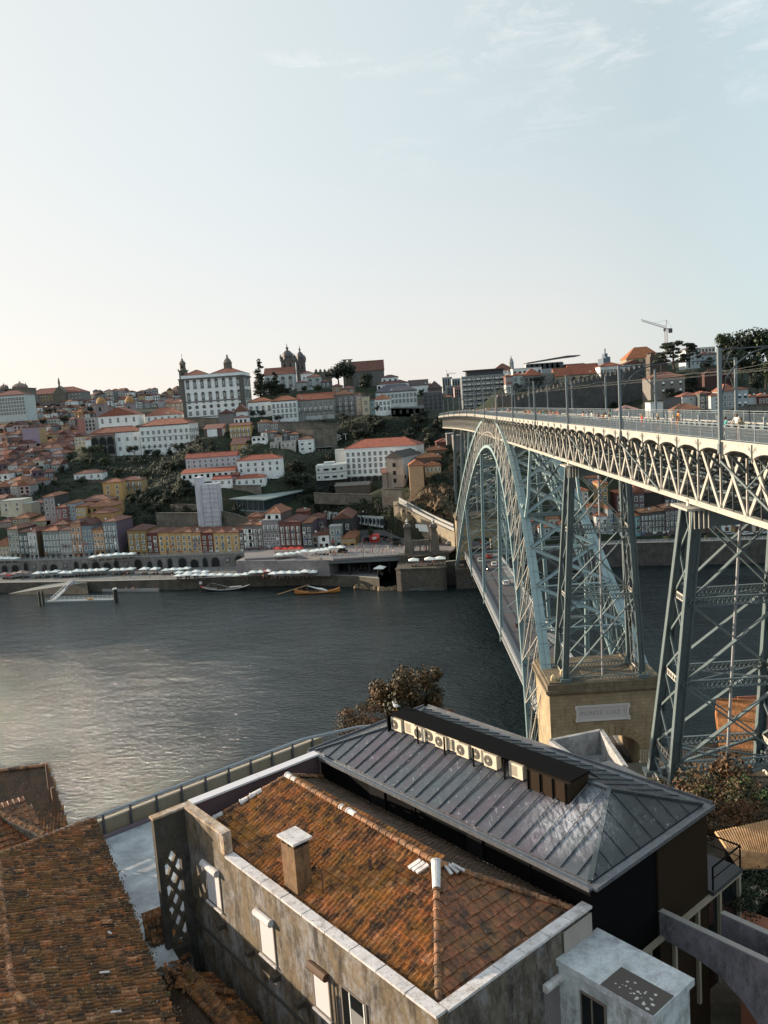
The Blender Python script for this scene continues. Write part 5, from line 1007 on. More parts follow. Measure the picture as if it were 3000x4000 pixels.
TR('B', 808, 690, 622, 292, 'round', 'dark', 'small round tree before the low white house', 1.3); TR('B', 880, 690, 622, 292, 'round', 'dark', 'second small round tree before the low white house', 1.3); TR('B', 1020, 730, 665, 284, 'wide', 'dark', 'low spreading dark tree before the white three storey house', 1.0)
TR('A', 742, 1010, 905, 276, 'wide', 'mid', 'flat topped green tree beside the stone loggia', 1.3); TR('A', 1090, 1000, 905, 274, 'wide', 'dark', 'flat topped dark tree beside the white school', 1.1)
TR('A', 1375, 985, 925, 272, 'cypress', 'dark', 'small pointed shrub before the school', 3.5); TR('A', 1480, 990, 880, 268, 'wide', 'dark', 'wide dark tree at the right foot of the school', 1.2); TR('A', 1610, 985, 865, 268, 'round', 'dark', 'dark tree at the right corner of the school', 1.2)
TR('A', 525, 760, 660, 350, 'round', 'dark', 'big dark round tree among the left hillside houses', 1.1); TR('A', 410, 680, 600, 400, 'wide', 'dark', 'dark spreading trees below the yellow cube house', .9); TR('A', 35, 840, 765, 330, 'wide', 'dark', 'dark tree at the left edge below the white terrace', .9); TR('A', 350, 760, 690, 360, 'round', 'dark', 'dark tree left of the big round hillside tree', 1.1)
TR('B', 780, 930, 860, 244, 'round', 'dark', 'dark bush tree below the bright yellow house', 1.2)
TR('C', 925, 530, 455, 296, 'round', 'dark', 'round dark tree right of the slate roofed mansion', .9); TR('C', 570, 640, 585, 260, 'round', 'dark', 'small dark tree before the orange roofed white house', 1.0)
TR('G', 770, 790, 700, 262, 'round', 'mid', 'dark green tree in front of the gable fronted house', 1.2); TR('G', 960, 780, 632, 258, 'round', 'dark', 'tall dark tree in front of the pale stone house', .95); TR('G', 1130, 735, 680, 262, 'cypress', 'dark', 'small dark conifer before the ochre wing', 3)
TR('H', 790, 590, 318, 236, 'cedar', 'dark', 'large dark cedar with flat layered branches under the crane', 1.05); TR('H', 930, 540, 330, 242, 'cedar', 'dark', 'second layered cedar crown right of the big cedar', .8)
for i, (x, yb, yt, Y, w) in enumerate(((1260, 520, 225, 250, .9), (1400, 560, 205, 246, .9), (1540, 560, 190, 242, .9), (1659, 600, 185, 238, .9), (1330, 680, 430, 226, .9), (1500, 720, 420, 222, .9), (1640, 780, 480, 216, .9), (1100, 600, 460, 232, 1.0), (1560, 820, 600, 205, 1.0), (1420, 640, 380, 232, .9))):
 TR('H', x, yb, yt, Y, 'round', 'dark' if i % 3 else 'mid', 'big tree of the dark wood at the right edge above the railing', w, group='large trees on the right hilltop')
TR('F', 578, 395, 290, 142, 'palm', 'mid', 'dark palm tree on the green slope below the seminary', 1.0); TR('E', 1610, 410, 290, 146, 'palm', 'dark', 'second palm on the green slope left of the ashlar wall', .9)
TR('F', 515, 620, 545, 130, 'round', 'mid', 'small street tree beside the red kiosk', 1.1)
ZONES = [([(1240, 1650), (1740, 1640), (1790, 1720), (1700, 1760), (1440, 1770), (1290, 1740)], 32, (5, 9), 'dark', 'dark tree on the wooded slope left of the far bridge end'),
         ([(1100, 1830), (1330, 1800), (1330, 1980), (1190, 1990), (1120, 1900)], 22, (4, 8), 'dark', 'dark tree in the ravine left of the seminary'),
         ([(1600, 1830), (1790, 1760), (1800, 2000), (1720, 2030), (1760, 1900)], 16, (2, 4), 'dark', 'dark shrub clinging to the cliff left of the arch'),
         ([(620, 1840), (760, 1800), (780, 1960), (780, 2040), (560, 2060), (480, 2010), (520, 1950)], 30, (3.5, 7), 'dark', 'dark tree on the garden slope left of the wrapped tower'),
         ([(230, 1800), (660, 1790), (720, 1850), (560, 1880), (420, 1860), (240, 1850)], 22, (3, 6), 'mid', 'green tree in the terraced gardens below the convent'),
         ([(60, 1900), (240, 1890), (390, 1880), (230, 1930), (70, 1945)], 14, (2.5, 5), 'mid', 'green bush on the left garden slope'),
         ([(2020, 1600), (2420, 1560), (2500, 1600), (2480, 1660), (2050, 1680)], 22, (4, 7), 'dark', 'dark tree below the old city wall behind the bridge deck'),
         ([(820, 2000), (960, 1990), (950, 2030), (830, 2070)], 10, (3, 6), 'dark', 'dark tree right of the foot of the wrapped tower'),
         ([(1230, 1960), (1540, 1950), (1530, 1985), (1400, 2020), (1230, 2000)], 16, (2, 4), 'mid', 'low bush on the green bank below the stone wall'),
         ([(2560, 1500), (2800, 1480), (2760, 1560), (2600, 1560)], 10, (4, 7), 'dark', 'dark tree between the stone house and the cedar'),
         ([(120, 1590), (360, 1600), (360, 1640), (150, 1640)], 10, (5, 8), 'dark', 'dark tree among the upper left houses')]
def inpoly(x, y, P):
 c = False; j = len(P)-1
 for i in range(len(P)):
  if (P[i][1] > y) != (P[j][1] > y) and x < (P[j][0]-P[i][0])*(y-P[i][1])/(P[j][1]-P[i][1])+P[i][0]: c = not c
  j = i
 return c
def zone_pts(P, n):
 out = []; x0, x1 = min(p[0] for p in P), max(p[0] for p in P); y0, y1 = min(p[1] for p in P), max(p[1] for p in P); tries = 0
 while len(out) < n and tries < n*30:
  tries += 1; x, y = U(x0, x1), U(y0, y1)
  if inpoly(x, y, P):
   h = hit(x, y)
   if h: out.append(h)
 return out
for P, n, (h0, h1), lf, lab in ZONES:
 for p in zone_pts(P, n):
  h = U(h0, h1); tree((p[0], p[1], p[2]-.3), h, 'round', lf, lab, group=lab.replace('dark tree', 'dark trees'), W=h*U(.9, 1.4))
for p in zone_pts([(0, 1660), (370, 1640), (370, 1740), (280, 1800), (230, 1880), (0, 1940)], 26):
 h = U(4, 7.5); tree((p[0], p[1], p[2]-.3), h, 'round', random.choice(['dark', 'dark', 'mid']), 'dark tree squeezed between the crowded houses of the left hillside', group='trees among the left hillside houses', W=h*U(.8, 1.2))
ZONES.append(([(560, 1680), (640, 1665), (700, 1700), (900, 1765), (760, 1790), (560, 1800)], 20, (3.5, 6), 'dark', 'dark tree between the school and the slope complex'))
for p in zone_pts(ZONES[-1][0], 20):
 h = U(3.5, 6); tree((p[0], p[1], p[2]-.3), h, 'round', 'dark', ZONES[-1][4], group='dark trees between the school and the slope complex', W=h*U(.9, 1.4))
b = MB()
for P, n, _, _, _ in ZONES:
 for p in zone_pts(P, n*22):
  s = U(.8, 2.6)
  for k in range(14):
   v = Vector((U(-1, 1), U(-1, 1), U(0, 1))); leafquad(b, (p[0]+v.x*s, p[1]+v.y*s, p[2]+v.z*s*.8), U(.3, .7), (v.x, v.y-.3, v.z+.3))
for P, n in (([(0, 1700), (400, 1650), (400, 1760), (0, 1900)], 260), ([(150, 1780), (700, 1780), (780, 2050), (500, 2060), (230, 2000), (0, 1960), (0, 1900)], 1500), ([(1050, 1640), (1800, 1640), (1830, 1760), (1400, 1760), (1340, 1960), (1100, 1960), (880, 1780)], 1300), ([(1250, 1950), (1560, 1940), (1540, 2010), (1300, 2020)], 200), ([(700, 1640), (1000, 1640), (1000, 1780), (700, 1780)], 260), ([(1180, 1640), (1500, 1620), (1700, 1640), (1500, 1700), (1200, 1720)], 220), ([(2000, 1760), (2500, 1800), (2900, 1760), (2500, 1900), (2050, 1980)], 160), ([(1600, 1760), (1790, 1740), (1800, 2060), (1560, 1950)], 130)):
 for p in zone_pts(P, n):
  s = U(.7, 2.2)
  for k in range(12): v = Vector((U(-1, 1), U(-1, 1), U(0, 1))); leafquad(b, (p[0]+v.x*s, p[1]+v.y*s, p[2]+v.z*s*.7), U(.25, .6), (v.x, v.y-.3, v.z+.3))
tag(b.build('undergrowth', LEAF['dark']), 'low dark scrub and ivy covering the far slopes', 'undergrowth', kind='stuff')
# the iron bridge
SB = steelm('bridge_paint_blue', (.27, .37, .39), (.21, .3, .32)); SC = steelm('bridge_paint_cream_sunlit', (.42, .405, .37), (.31, .305, .29)); SG = steelm('bridge_paint_grey_shaded', (.115, .15, .16), (.085, .11, .12)); SD = steelm('bridge_paint_dark_shaded', (.06, .065, .068), (.035, .038, .04))  # sunlit west members coloured cream, shaded inner and east members grey and dark
br = empty('iron_bridge', (0, 0, 0)); tag(br, 'two level iron arch bridge with lattice ribs crossing the river', 'bridge')
ez = lambda y: 66 - .00438*y*y
iz = lambda y: 57.5 - .0066*y*y
hw = lambda z: 3.64 + .107*(65-z)
def rp(s, y, z, dx=0): return (s*(hw(z)+dx), y, z)
def dzy(y): t = max(0, (y-20)/170); return -2.6*t**1.6
def dxy(y): t = max(0, (y-20)/170); return -2.2*t**1.6
YA, YB = -238, 186
BAY = 4.83; nb = int((YB-YA)/BAY); y00 = -163.3 - 15*BAY - .3
def D(x, y, z): return (x+dxy(y), y, z+dzy(y))
deck = MB(); ysd = [y00+k*BAY for k in range(nb+2)]
for a, c in zip(ysd, ysd[1:]):
 for (x0, x1, z0, z1, mi) in ((-5.8, 5.8, 65.75, 66.2, 0), (-5.75, -2.6, 66.2, 66.36, 1), (2.6, 5.75, 66.2, 66.36, 1)):
  p = [D(x0,a,z0), D(x1,a,z0), D(x1,c,z0), D(x0,c,z0), D(x0,a,z1), D(x1,a,z1), D(x1,c,z1), D(x0,c,z1)]; deck.add(p, [(0,3,2,1),(4,5,6,7),(1,2,6,5),(3,0,4,7)], mi)
dk = deck.build('upper_deck', [plain('deck_asphalt', (.02, .027, .03), .9), plain('deck_pavement_dark', (.035, .045, .05), .9)], br)
b = MB()
for a, c in zip(ysd, ysd[1:]):
 for x in (-1.6, -.16, .9, 2.34) if False else (-1.5, -.05, .55, 2.0): b.beam(D(x, a, 66.23), D(x, c, 66.23), .09, .06)
b.build('tram_rail', plain('rail_steel', (.35, .34, .33), .3, .8), dk)
for s in (-1, 1):
 f = MB(); orn = MB(); xx = 5.9*s
 for a, c in zip(ysd, ysd[1:]):
  n = 8; L = c-a
  for k in range(n):
   t0, t1 = k/n, (k+1)/n; zz = lambda t: 65.82 - .42*abs(2*t-1)**2.4
   ya, yb = a+L*t0, a+L*t1
   f.quad(D(xx, ya, zz(t0)), D(xx, yb, zz(t1)), D(xx, yb, 66.38), D(xx, ya, 66.38)); f.quad(D(xx-.06*s, ya, zz(t0)), D(xx-.06*s, ya, 66.38), D(xx-.06*s, yb, 66.38), D(xx-.06*s, yb, zz(t1)))
   f.quad(D(xx, ya, zz(t0)), D(xx-.5*s, ya, zz(t0)), D(xx-.5*s, yb, zz(t1)), D(xx, yb, zz(t1)))
   f.quad(D(5.6*s, ya, zz(t0)), D(4.3*s, ya, zz(t0)-.35), D(4.3*s, yb, zz(t1)-.35), D(5.6*s, yb, zz(t1)), 1)
  f.beam(D(xx, a, 66.42), D(xx, c, 66.42), .2, .09, 0); f.beam(D(xx+.03*s, a, 65.3), D(xx+.03*s, a, 66.38), .1, .07, 2); f.lathe([(.02, -.25), (.1, -.1), (.05, 0)], D(xx, a, 65.38), 5)
  if a < -20:
   for d in (-1, 1):
    for (u0, v0, u1, v1) in ((.12, .35, .55, .62), (.3, .46, .38, .7), (.45, .55, .75, .5), (.55, .62, .62, .78), (.12, .35, .3, .28)): orn.beam(D(xx+.035*s, a+d*u0, 65.55+v0*.9), D(xx+.035*s, a+d*u1, 65.55+v1*.9), .018, .02)
 fo = f.build('fascia', [SC, SD, SG], br); orn.build('ornament', plain('ornament_tan', (.2, .19, .17), .7), fo)
 r = MB(); xr = 5.7*s; st2 = BAY/2
 for a in np.arange(y00, YB, st2):
  c = a+st2; r.beam(D(xr, a, 66.4), D(xr, a, 67.6), .07, .07)
  for z in (67.58, 67.38, 66.52): r.beam(D(xr, a, z), D(xr, c, z), .06 if z > 67.5 else .035)
  nbal = 18 if a < -60 else 10 if a < 0 else 6
  for k in range(1, nbal): r.beam(D(xr, a+st2*k/nbal, 66.52), D(xr, a+st2*k/nbal, 67.38), .022, cap=False)
 r.build('railing', steelm('railing_pale', (.2, .24, .27)), dk)
 g = MB(); gl = MB(); xt = 4.2*s
 for a, c in zip(ysd, ysd[1:]):
  g.beam(D(xt, a, 60.85), D(xt, c, 60.85), .5, .1); g.beam(D(xt, a, 60.62), D(xt, c, 60.62), .1, .5); g.beam(D(xt, a, 65.3), D(xt, c, 65.3), .45, .4, 1)
  m_ = (a+c)/2
  g.beam(D(xt-.1, a, 60.8), D(xt-.1, a+3.7, 65.3), .12, .34, 0, up=(0, 1, 0)); g.beam(D(xt+.1, a, 60.8), D(xt+.1, a-3.7, 65.3), .12, .34, 0, up=(0, 1, 0))
  g.beam(D(xt, a, 60.8), D(xt, a, 65.3), .16, .16); g.beam(D(xt-.05, m_, 60.8), D(xt-.05, m_, 65.3), .1, .1, 1)
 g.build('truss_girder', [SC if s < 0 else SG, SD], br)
cf = MB()
for i, (a, c) in enumerate(zip(ysd, ysd[1:])):
 cf.beam(D(-4.2, a, 60.9), D(4.2, a, 60.9), .25, .3, 1); cf.beam(D(-4.2, a, 65.2), D(4.2, a, 65.2), .25, .5); cf.beam(D(-4.2, a, 60.9), D(4.2, a, 65.2), .12, .2); cf.beam(D(4.2, a, 60.9), D(-4.2, a, 65.2), .12, .2)
 cf.beam(D(-4.2, a, 60.75), D(4.2, c, 60.75), .14); cf.beam(D(4.2, a, 60.75), D(-4.2, c, 60.75), .14)
 for x in (-5.5, 5.5): cf.beam(D(x, a, 65.5), D(x*.76, a, 64.0), .1, .2, 1)
 for x in (-2.4, -.8, .8, 2.4): cf.beam(D(x, a, 65.4), D(x, c, 65.4), .14, .4)
for x, z in ((-1.5, 61.2), (-1.1, 61.2), (1.4, 61.3), (2.2, 62.0)):
 cf.tube([D(x, y, z) for y in ysd[::4]], .11, 6, 1, cap=False)
cf.build('floor_bracing', [SD, SG], br)
yr = [math.copysign(1, k)*abs(k) for k in np.linspace(-92, 92, 65)]
def seg_pts(fz, y0, y1, n): return [(y, fz(y)) for y in np.linspace(y0, y1, n)]
for s in (-1, 1):
 for cn, fz, y0, y1, w, h, nn_ in (('inner_chord', iz, -86.5, 86.5, 1.1, .35, 70), ('outer_chord', ez, -97, 97, 1.7, .35, 70)):
  ch = MB()
  P = seg_pts(fz, y0, y1, nn_)
  for (ya, za), (yb, zb) in zip(P, P[1:]):
   p, q = Vector(rp(s, ya, za)), Vector(rp(s, yb, zb)); d = (q-p).normalized(); up = Vector((1, 0, 0)).cross(d).normalized()
   ch.beam(p-d*.05, q+d*.05, w, .12, 0, up=tuple(up)); sd = -.5 if fz is ez else .5
   sgn = 1 if up.z > 0 else -1
   for ex in (-w*.4, w*.4): ch.beam(p+Vector((ex, 0, 0))+up*sgn*sd*.75, q+Vector((ex, 0, 0))+up*sgn*sd*.75, .12, .7, 0, up=tuple(up))
  rib = ch.build(cn, SB, br)
 sm = MB()
 for y in np.linspace(-94, 94, 60):
  z = ez(y); p = Vector(rp(s, y, z)); d = Vector((0, 1, -2*.00438*y)).normalized(); up = Vector((1, 0, 0)).cross(d); up = up if up.z > 0 else -up; sm.beam(p+up*.075-Vector((.85, 0, 0)), p+up*.075+Vector((.85, 0, 0)), .05, .03)
 P = seg_pts(ez, -96, 96, 60)
 for (ya, za), (yb, zb) in zip(P, P[1:]): sm.beam(Vector(rp(s, ya, za))+Vector((0, 0, .09)), Vector(rp(s, yb, zb))+Vector((0, 0, .09)), .06, .06)
 sm.build('plate_seam', SG, rib)
 lat = MB(); md = lambda y: iz(y)*.5+ez(y)*.5
 ny = 30; Y_ = np.linspace(-86, 86, ny)
 for off, mi in ((-.42, 0), (.42, 1)):
  for i in range(ny-1):
   y0, y1 = Y_[i], Y_[i+1]
   def pt(y, k):  # k 0 intrados 1 extrados, perpendicular-ish panels: extrados further out
    ye = y*1.11 if k else y; z = ez(ye)-.4 if k else iz(y)+.4; return (s*(hw(z))+off, ye, z)
   lat.beam(pt(y0, 0), pt(y0, 1), .15, .15, mi, cap=False)
   L = ez(y0*1.11)-iz(y0)
   lat.beam(pt(y0, 0), pt(y1, 1), .14, .14, mi, cap=False); lat.beam(pt(y1, 0), pt(y0, 1), .14, .14, mi, cap=False)
   def mp_(y): a, c = Vector(pt(y, 0)), Vector(pt(y, 1)); return a.lerp(c, .5)
   if abs(y0) < 62: lat.beam(mp_(y0), mp_(y1), .3, .16, mi, cap=False)
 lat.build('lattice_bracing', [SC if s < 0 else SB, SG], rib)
yp = [9, 22, 34, 45, 55, 64.5, 73, 81, 88.5]
for sgn in (-1, 1):
 cb = MB()
 for fz, lim, sc_ in ((ez, 96, 1), (iz, 84, .92)):
  for i, y in enumerate(yp):
   y *= sc_
   if y > lim: continue
   z = fz(sgn*y); mc = 0 if fz is ez else 1; cb.beam(rp(-1, sgn*y, z), rp(1, sgn*y, z), .45 if mc == 0 else .25, .18, mc)
   cb.beam((-hw(z), sgn*y, z-.55), (hw(z), sgn*y, z-.55), .12, .2, 1)
   if i+1 < len(yp):
    y2 = yp[i+1]*sc_; z2 = fz(sgn*y2); d = (Vector((0, sgn*y2, z2))-Vector((0, sgn*y, z))).normalized(); up = Vector((1, 0, 0)).cross(d)
    c0 = Vector((0, sgn*(y+y2)/2, (z+z2)/2))
    for a, c in ((rp(-1, sgn*y, z), rp(1, sgn*y2, z2)), (rp(1, sgn*y, z), rp(-1, sgn*y2, z2))): cb.beam(a, c, .14, .5, 0, up=tuple(Vector((1, 0, 0)))) if False else cb.beam(a, c, .6 if mc == 0 else .22, .14, mc, up=tuple(up)); cb.beam(Vector(a)-up*.5, Vector(c)-up*.5, .2, .08, 1, up=tuple(up))
    k = Vector((1, 0, 0)); cb.add([tuple(c0+k*1.0*math.cos(t)+d*.8*math.sin(t)+up*(.09 if up.z > 0 else -.09)) for t in np.linspace(0, 6.283, 9)[:-1]], [tuple(range(8))], mc)
 for y in yp[1::2]:
  ze, zi = ez(sgn*y*1.1), iz(sgn*y)
  if y*1.1 > 96: continue
  a, c, e, g_ = (-hw(ze), sgn*y*1.1, ze-.5), (hw(ze), sgn*y*1.1, ze-.5), (-hw(zi), sgn*y, zi+.5), (hw(zi), sgn*y, zi+.5); cb.beam(a, g_, .18, .18, 1); cb.beam(c, e, .18, .18, 1)
 cb.build('cross_bracing', [SB, SG], br)
for sgn in (-1, 1):
 ys_ = 66*sgn; zc = ez(ys_)
 for s in (-1, 1):
  b = MB(); x0 = s*hw(zc); x1 = s*4.0
  P = [(x1, ys_, 60.4), (x1+(x0-x1)*.3, ys_, zc+9), (x1+(x0-x1)*.55, ys_, zc+4.5), (x0, ys_, zc+.6)]
  for p, q in zip(P, P[1:]): b.beam(p, q, .5, .8, 0)
  Q_ = [(x1+(x0-x1)*.4, ys_+.4*sgn, zc+6), (x0, ys_-1.0*sgn, zc+3), (x0, ys_-2.6*sgn, zc+2.2), (x0, ys_-4.6*sgn, ez(ys_-4.6*sgn)+.1)]
  for p, q in zip(Q_[1:], Q_[2:]): b.beam(p, q, .5, .3, 0)
  b.build('spandrel_column', SB, br)
 b = MB(); b.beam((-hw(zc), ys_, zc+2), (4, ys_, 60.2), .25, .3); b.beam((hw(zc), ys_, zc+2), (-4, ys_, 60.2), .25, .3); b.beam((-hw(zc), ys_, zc+1), (hw(zc), ys_, zc+1), .3, .7); b.build('column_bracing', SG, br)
LW = 6.1; b = MB(); b.box(-LW, LW, -96, 97, 11.2, 11.75, 0); b.box(-4.2, 4.2, -110, 118, 11.75, 11.85, 1); b.box(-LW, -4.3, -96, 97, 11.75, 12.0, 2); b.box(4.3, LW, -96, 97, 11.75, 12.0, 2)
for y in range(-94, 96, 5): b.box(-LW+.1, LW-.1, y-.15, y+.15, 10.4, 11.2, 0)
ld = b.build('lower_deck', [SG, plain('deck_asphalt_dark', (.075, .068, .075), .8), plain('deck_pavement', (.19, .19, .2), .9)], br)
for s in (-1, 1):
 b = MB(); x = (LW+.05)*s
 b.beam((x, -96, 12.35), (x, 97, 12.35), .25, .25); b.beam((x, -96, 10.5), (x, 97, 10.5), .4, .2)
 for y in np.arange(-96, 96, 2.0): b.beam((x, y, 10.5), (x, y+2, 12.3), .12, .1); b.beam((x, y+2, 10.5), (x, y, 12.3), .12, .1); b.beam((x, y, 10.5), (x, y, 12.3), .1, .12)
 b.beam((x, -96, 13.1), (x, 97, 13.1), .1, .1)
 for y in np.arange(-96, 97, 1.0): b.beam((x, y, 12.3), (x, y, 13.1), .05, .05)
 b.build('lower_deck_girder', steelm('girder_pale', (.42, .44, .46)), ld)
for y in (-60, -20, 20, 60):
 b = MB(); zt = iz(y)-.3
 for s in (-1, 1):
  p, q = Vector((s*(LW+.1), y, 9.4)), Vector((s*hw(zt), y, zt))
  for dx in (-.32, .32): b.beam(p+Vector((dx, -.25, 0)), q+Vector((dx, -.25, 0)), .16, .3); b.beam(p+Vector((dx, .25, 0)), q+Vector((dx, .25, 0)), .16, .3)
  b.beam(p, q, .66, .12)
  for z in (11, 12.3): b.box(s*(LW+.1)-.5, s*(LW+.1)+.5, y-.5, y+.5, z, z+.25)
 b.build('hanger', SB, br); c_ = MB(); zs = list(np.arange(17, zt-1, 8.5))
 xa = lambda z: (LW+.1)+(hw(zt)-LW-.1)*(z-9.4)/(zt-9.4)
 for z in zs: c_.beam((-xa(z), y, z), (xa(z), y, z), .15, .2)
 for z, z2 in zip(zs, zs[1:]): c_.beam((-xa(z), y, z), (xa(z2), y, z2), .14); c_.beam((xa(z), y, z), (-xa(z2), y, z2), .14)
 c_.build('hanger_bracing', SB, br)
def pier(yb, yt, zb, zt, wb, wt, db, dt_, panels, label):
 t = empty('metal_pier', (0, yb, zb)); t.parent = br; t['label'] = label; o = Vector((0, yb, zb))
 def pt(sx, sy, f): return Vector((sx*(wb+(wt-wb)*f), (yb+(yt-yb)*f)+sy*(db+(dt_-db)*f), zb+(zt-zb)*f))-o
 for sx in (-1, 1):
  for sy in (-1, 1):
   b = MB(); p, q = pt(sx, sy, 0), pt(sx, sy, 1)
   b.beam(p, q, .85, .12, up=(0, 1, 0)); b.beam(p+Vector((.4, 0, 0)), q+Vector((.4, 0, 0)), .12, .6, up=(0, 1, 0)); b.beam(p-Vector((.4, 0, 0)), q-Vector((.4, 0, 0)), .12, .6, up=(0, 1, 0))
   b.box(p.x-.8, p.x+.8, p.y-.7, p.y+.7, p.z-.2, p.z+.35); b.build('leg', SG, t)
 b = MB(); l = MB()
 for f0, f1 in zip(panels, panels[1:]):
  for sy in (-1, 1):
   for dy in (-.12, .12):
    k = Vector((0, dy, 0)); b.beam(pt(-1, sy, f0)+k, pt(1, sy, f1)+k, .12, .26, up=(0, 1, 0)); b.beam(pt(1, sy, f0)+k, pt(-1, sy, f1)+k, .12, .26, up=(0, 1, 0))
  for sx in (-1, 1):
   fm = (f0+f1)/2
   for a, c in ((f0, fm), (fm, f1)): b.beam(pt(sx, -1, a), pt(sx, 1, c), .14, .2); b.beam(pt(sx, 1, a), pt(sx, -1, c), .14, .2)
 for f in panels[:-1]:
  l = MB()
  for sy in (-1, 1):
   a, c = pt(-1, sy, f+.012), pt(1, sy, f+.012); l.beam(a, c, .3, .08); l.beam(a-Vector((0, 0, .75)), c-Vector((0, 0, .75)), .3, .08); n = 22
   for k in range(n): p, q = a.lerp(c, k/n), a.lerp(c, (k+1)/n); dn = Vector((0, 0, .75)); l.beam(p, q-dn, .06, .08); l.beam(p-dn, q, .06, .08)
  for sx in (-1, 1):
   a, c = pt(sx, -1, f+.012), pt(sx, 1, f+.012); dn = Vector((0, 0, .7)); l.quad(tuple(a-dn), tuple(c-dn), tuple(c), tuple(a), 1)
   for k in range(7): p = a.lerp(c, (k+.7)/7.4)-dn*.5; l.box(p.x+(-.06 if sx < 0 else .0), p.x+(.0 if sx < 0 else .06), p.y-.12, p.y+.12, p.z-.18, p.z+.18, 2)
  a, c, e, g_ = pt(-1, -1, f), pt(1, 1, f), pt(1, -1, f), pt(-1, 1, f); l.beam(a, c, .14, .14); l.beam(e, g_, .14, .14); l.build('lattice_strut', [SG, SC, SD], t)
 b.build('diagonal_bracing', SG, t)
 b = MB(); a, c = pt(-1, 0, 1), pt(1, 0, 1)
 for sy in (-1, 1): k = Vector((0, sy*dt_, 0)); b.beam(a+k-Vector((0, 0, .9)), c+k-Vector((0, 0, .9)), .3, 1.5)
 for sx in (-1, 1): b.box(sx*wt-1.1, sx*wt+1.1, a.y-dt_-.7, a.y+dt_+.7, a.z-.15, a.z+.05, 1)
 for sx in (-1, 1):
  for k in range(5): b.box(sx*wt-.9+k*.4, sx*wt-.84+k*.4, a.y-dt_-.75, a.y-dt_-.6, a.z-1.7, a.z-.15, 1)
  b.lathe([(.3, .0), (.2, .2), (.15, .4), (.25, .6)], (sx*4.2, a.y, a.z), 8, 1)
 b.build('pier_cap', [SG, SC], t)
 b = MB(); b.tube([(0, pt(0, -1, 0).y+.8, 0), (0, pt(0, -1, 1).y+.6, zt-zb)], .14, 8); b.build('drain_pipe', plain('pipe_grey', (.32, .32, .34), .5), t)
 b = MB(); p, q = pt(1, -1, 0)+Vector((-.9, .3, 0)), pt(1, -1, 1)+Vector((-.9, .3, 0)); k = Vector((-.5, 0, 0)); b.beam(p, q, .07); b.beam(p+k, q+k, .07)
 for i in range(int((zt-zb)/2.6)): f = i*2.6/(zt-zb); b.beam(p.lerp(q, f), p.lerp(q, f)+k, .05)
 b.build('ladder', SC, t); return t
pier(-97.3, -101.5, 26.9, 60.1, 5.9, 4.0, 3.4, 1.4, [0, .39, .7, 1], 'metal pier standing on the stone gate tower')
pier(-145.5, -151.5, 31.5, 60.1, 5.4, 4.0, 3.0, 1.4, [0, .13, .42, .70, 1], 'metal pier nearest the camera on the right')
pier(97, 97, 26.9, 60.1, 5.9, 4.0, 3.2, 1.4, [0, .39, .7, 1], 'far metal pier on the opposite bank')
pier(138, 138, 26, 59.6, 5.4, 4.0, 2.4, 1.4, [0, .5, 1], 'last metal pier below the far hillside')
gate = stonem('gate_tower_stone', (.38, .3, .19), (.3, .235, .15), 1.3, .55, .55, .55)
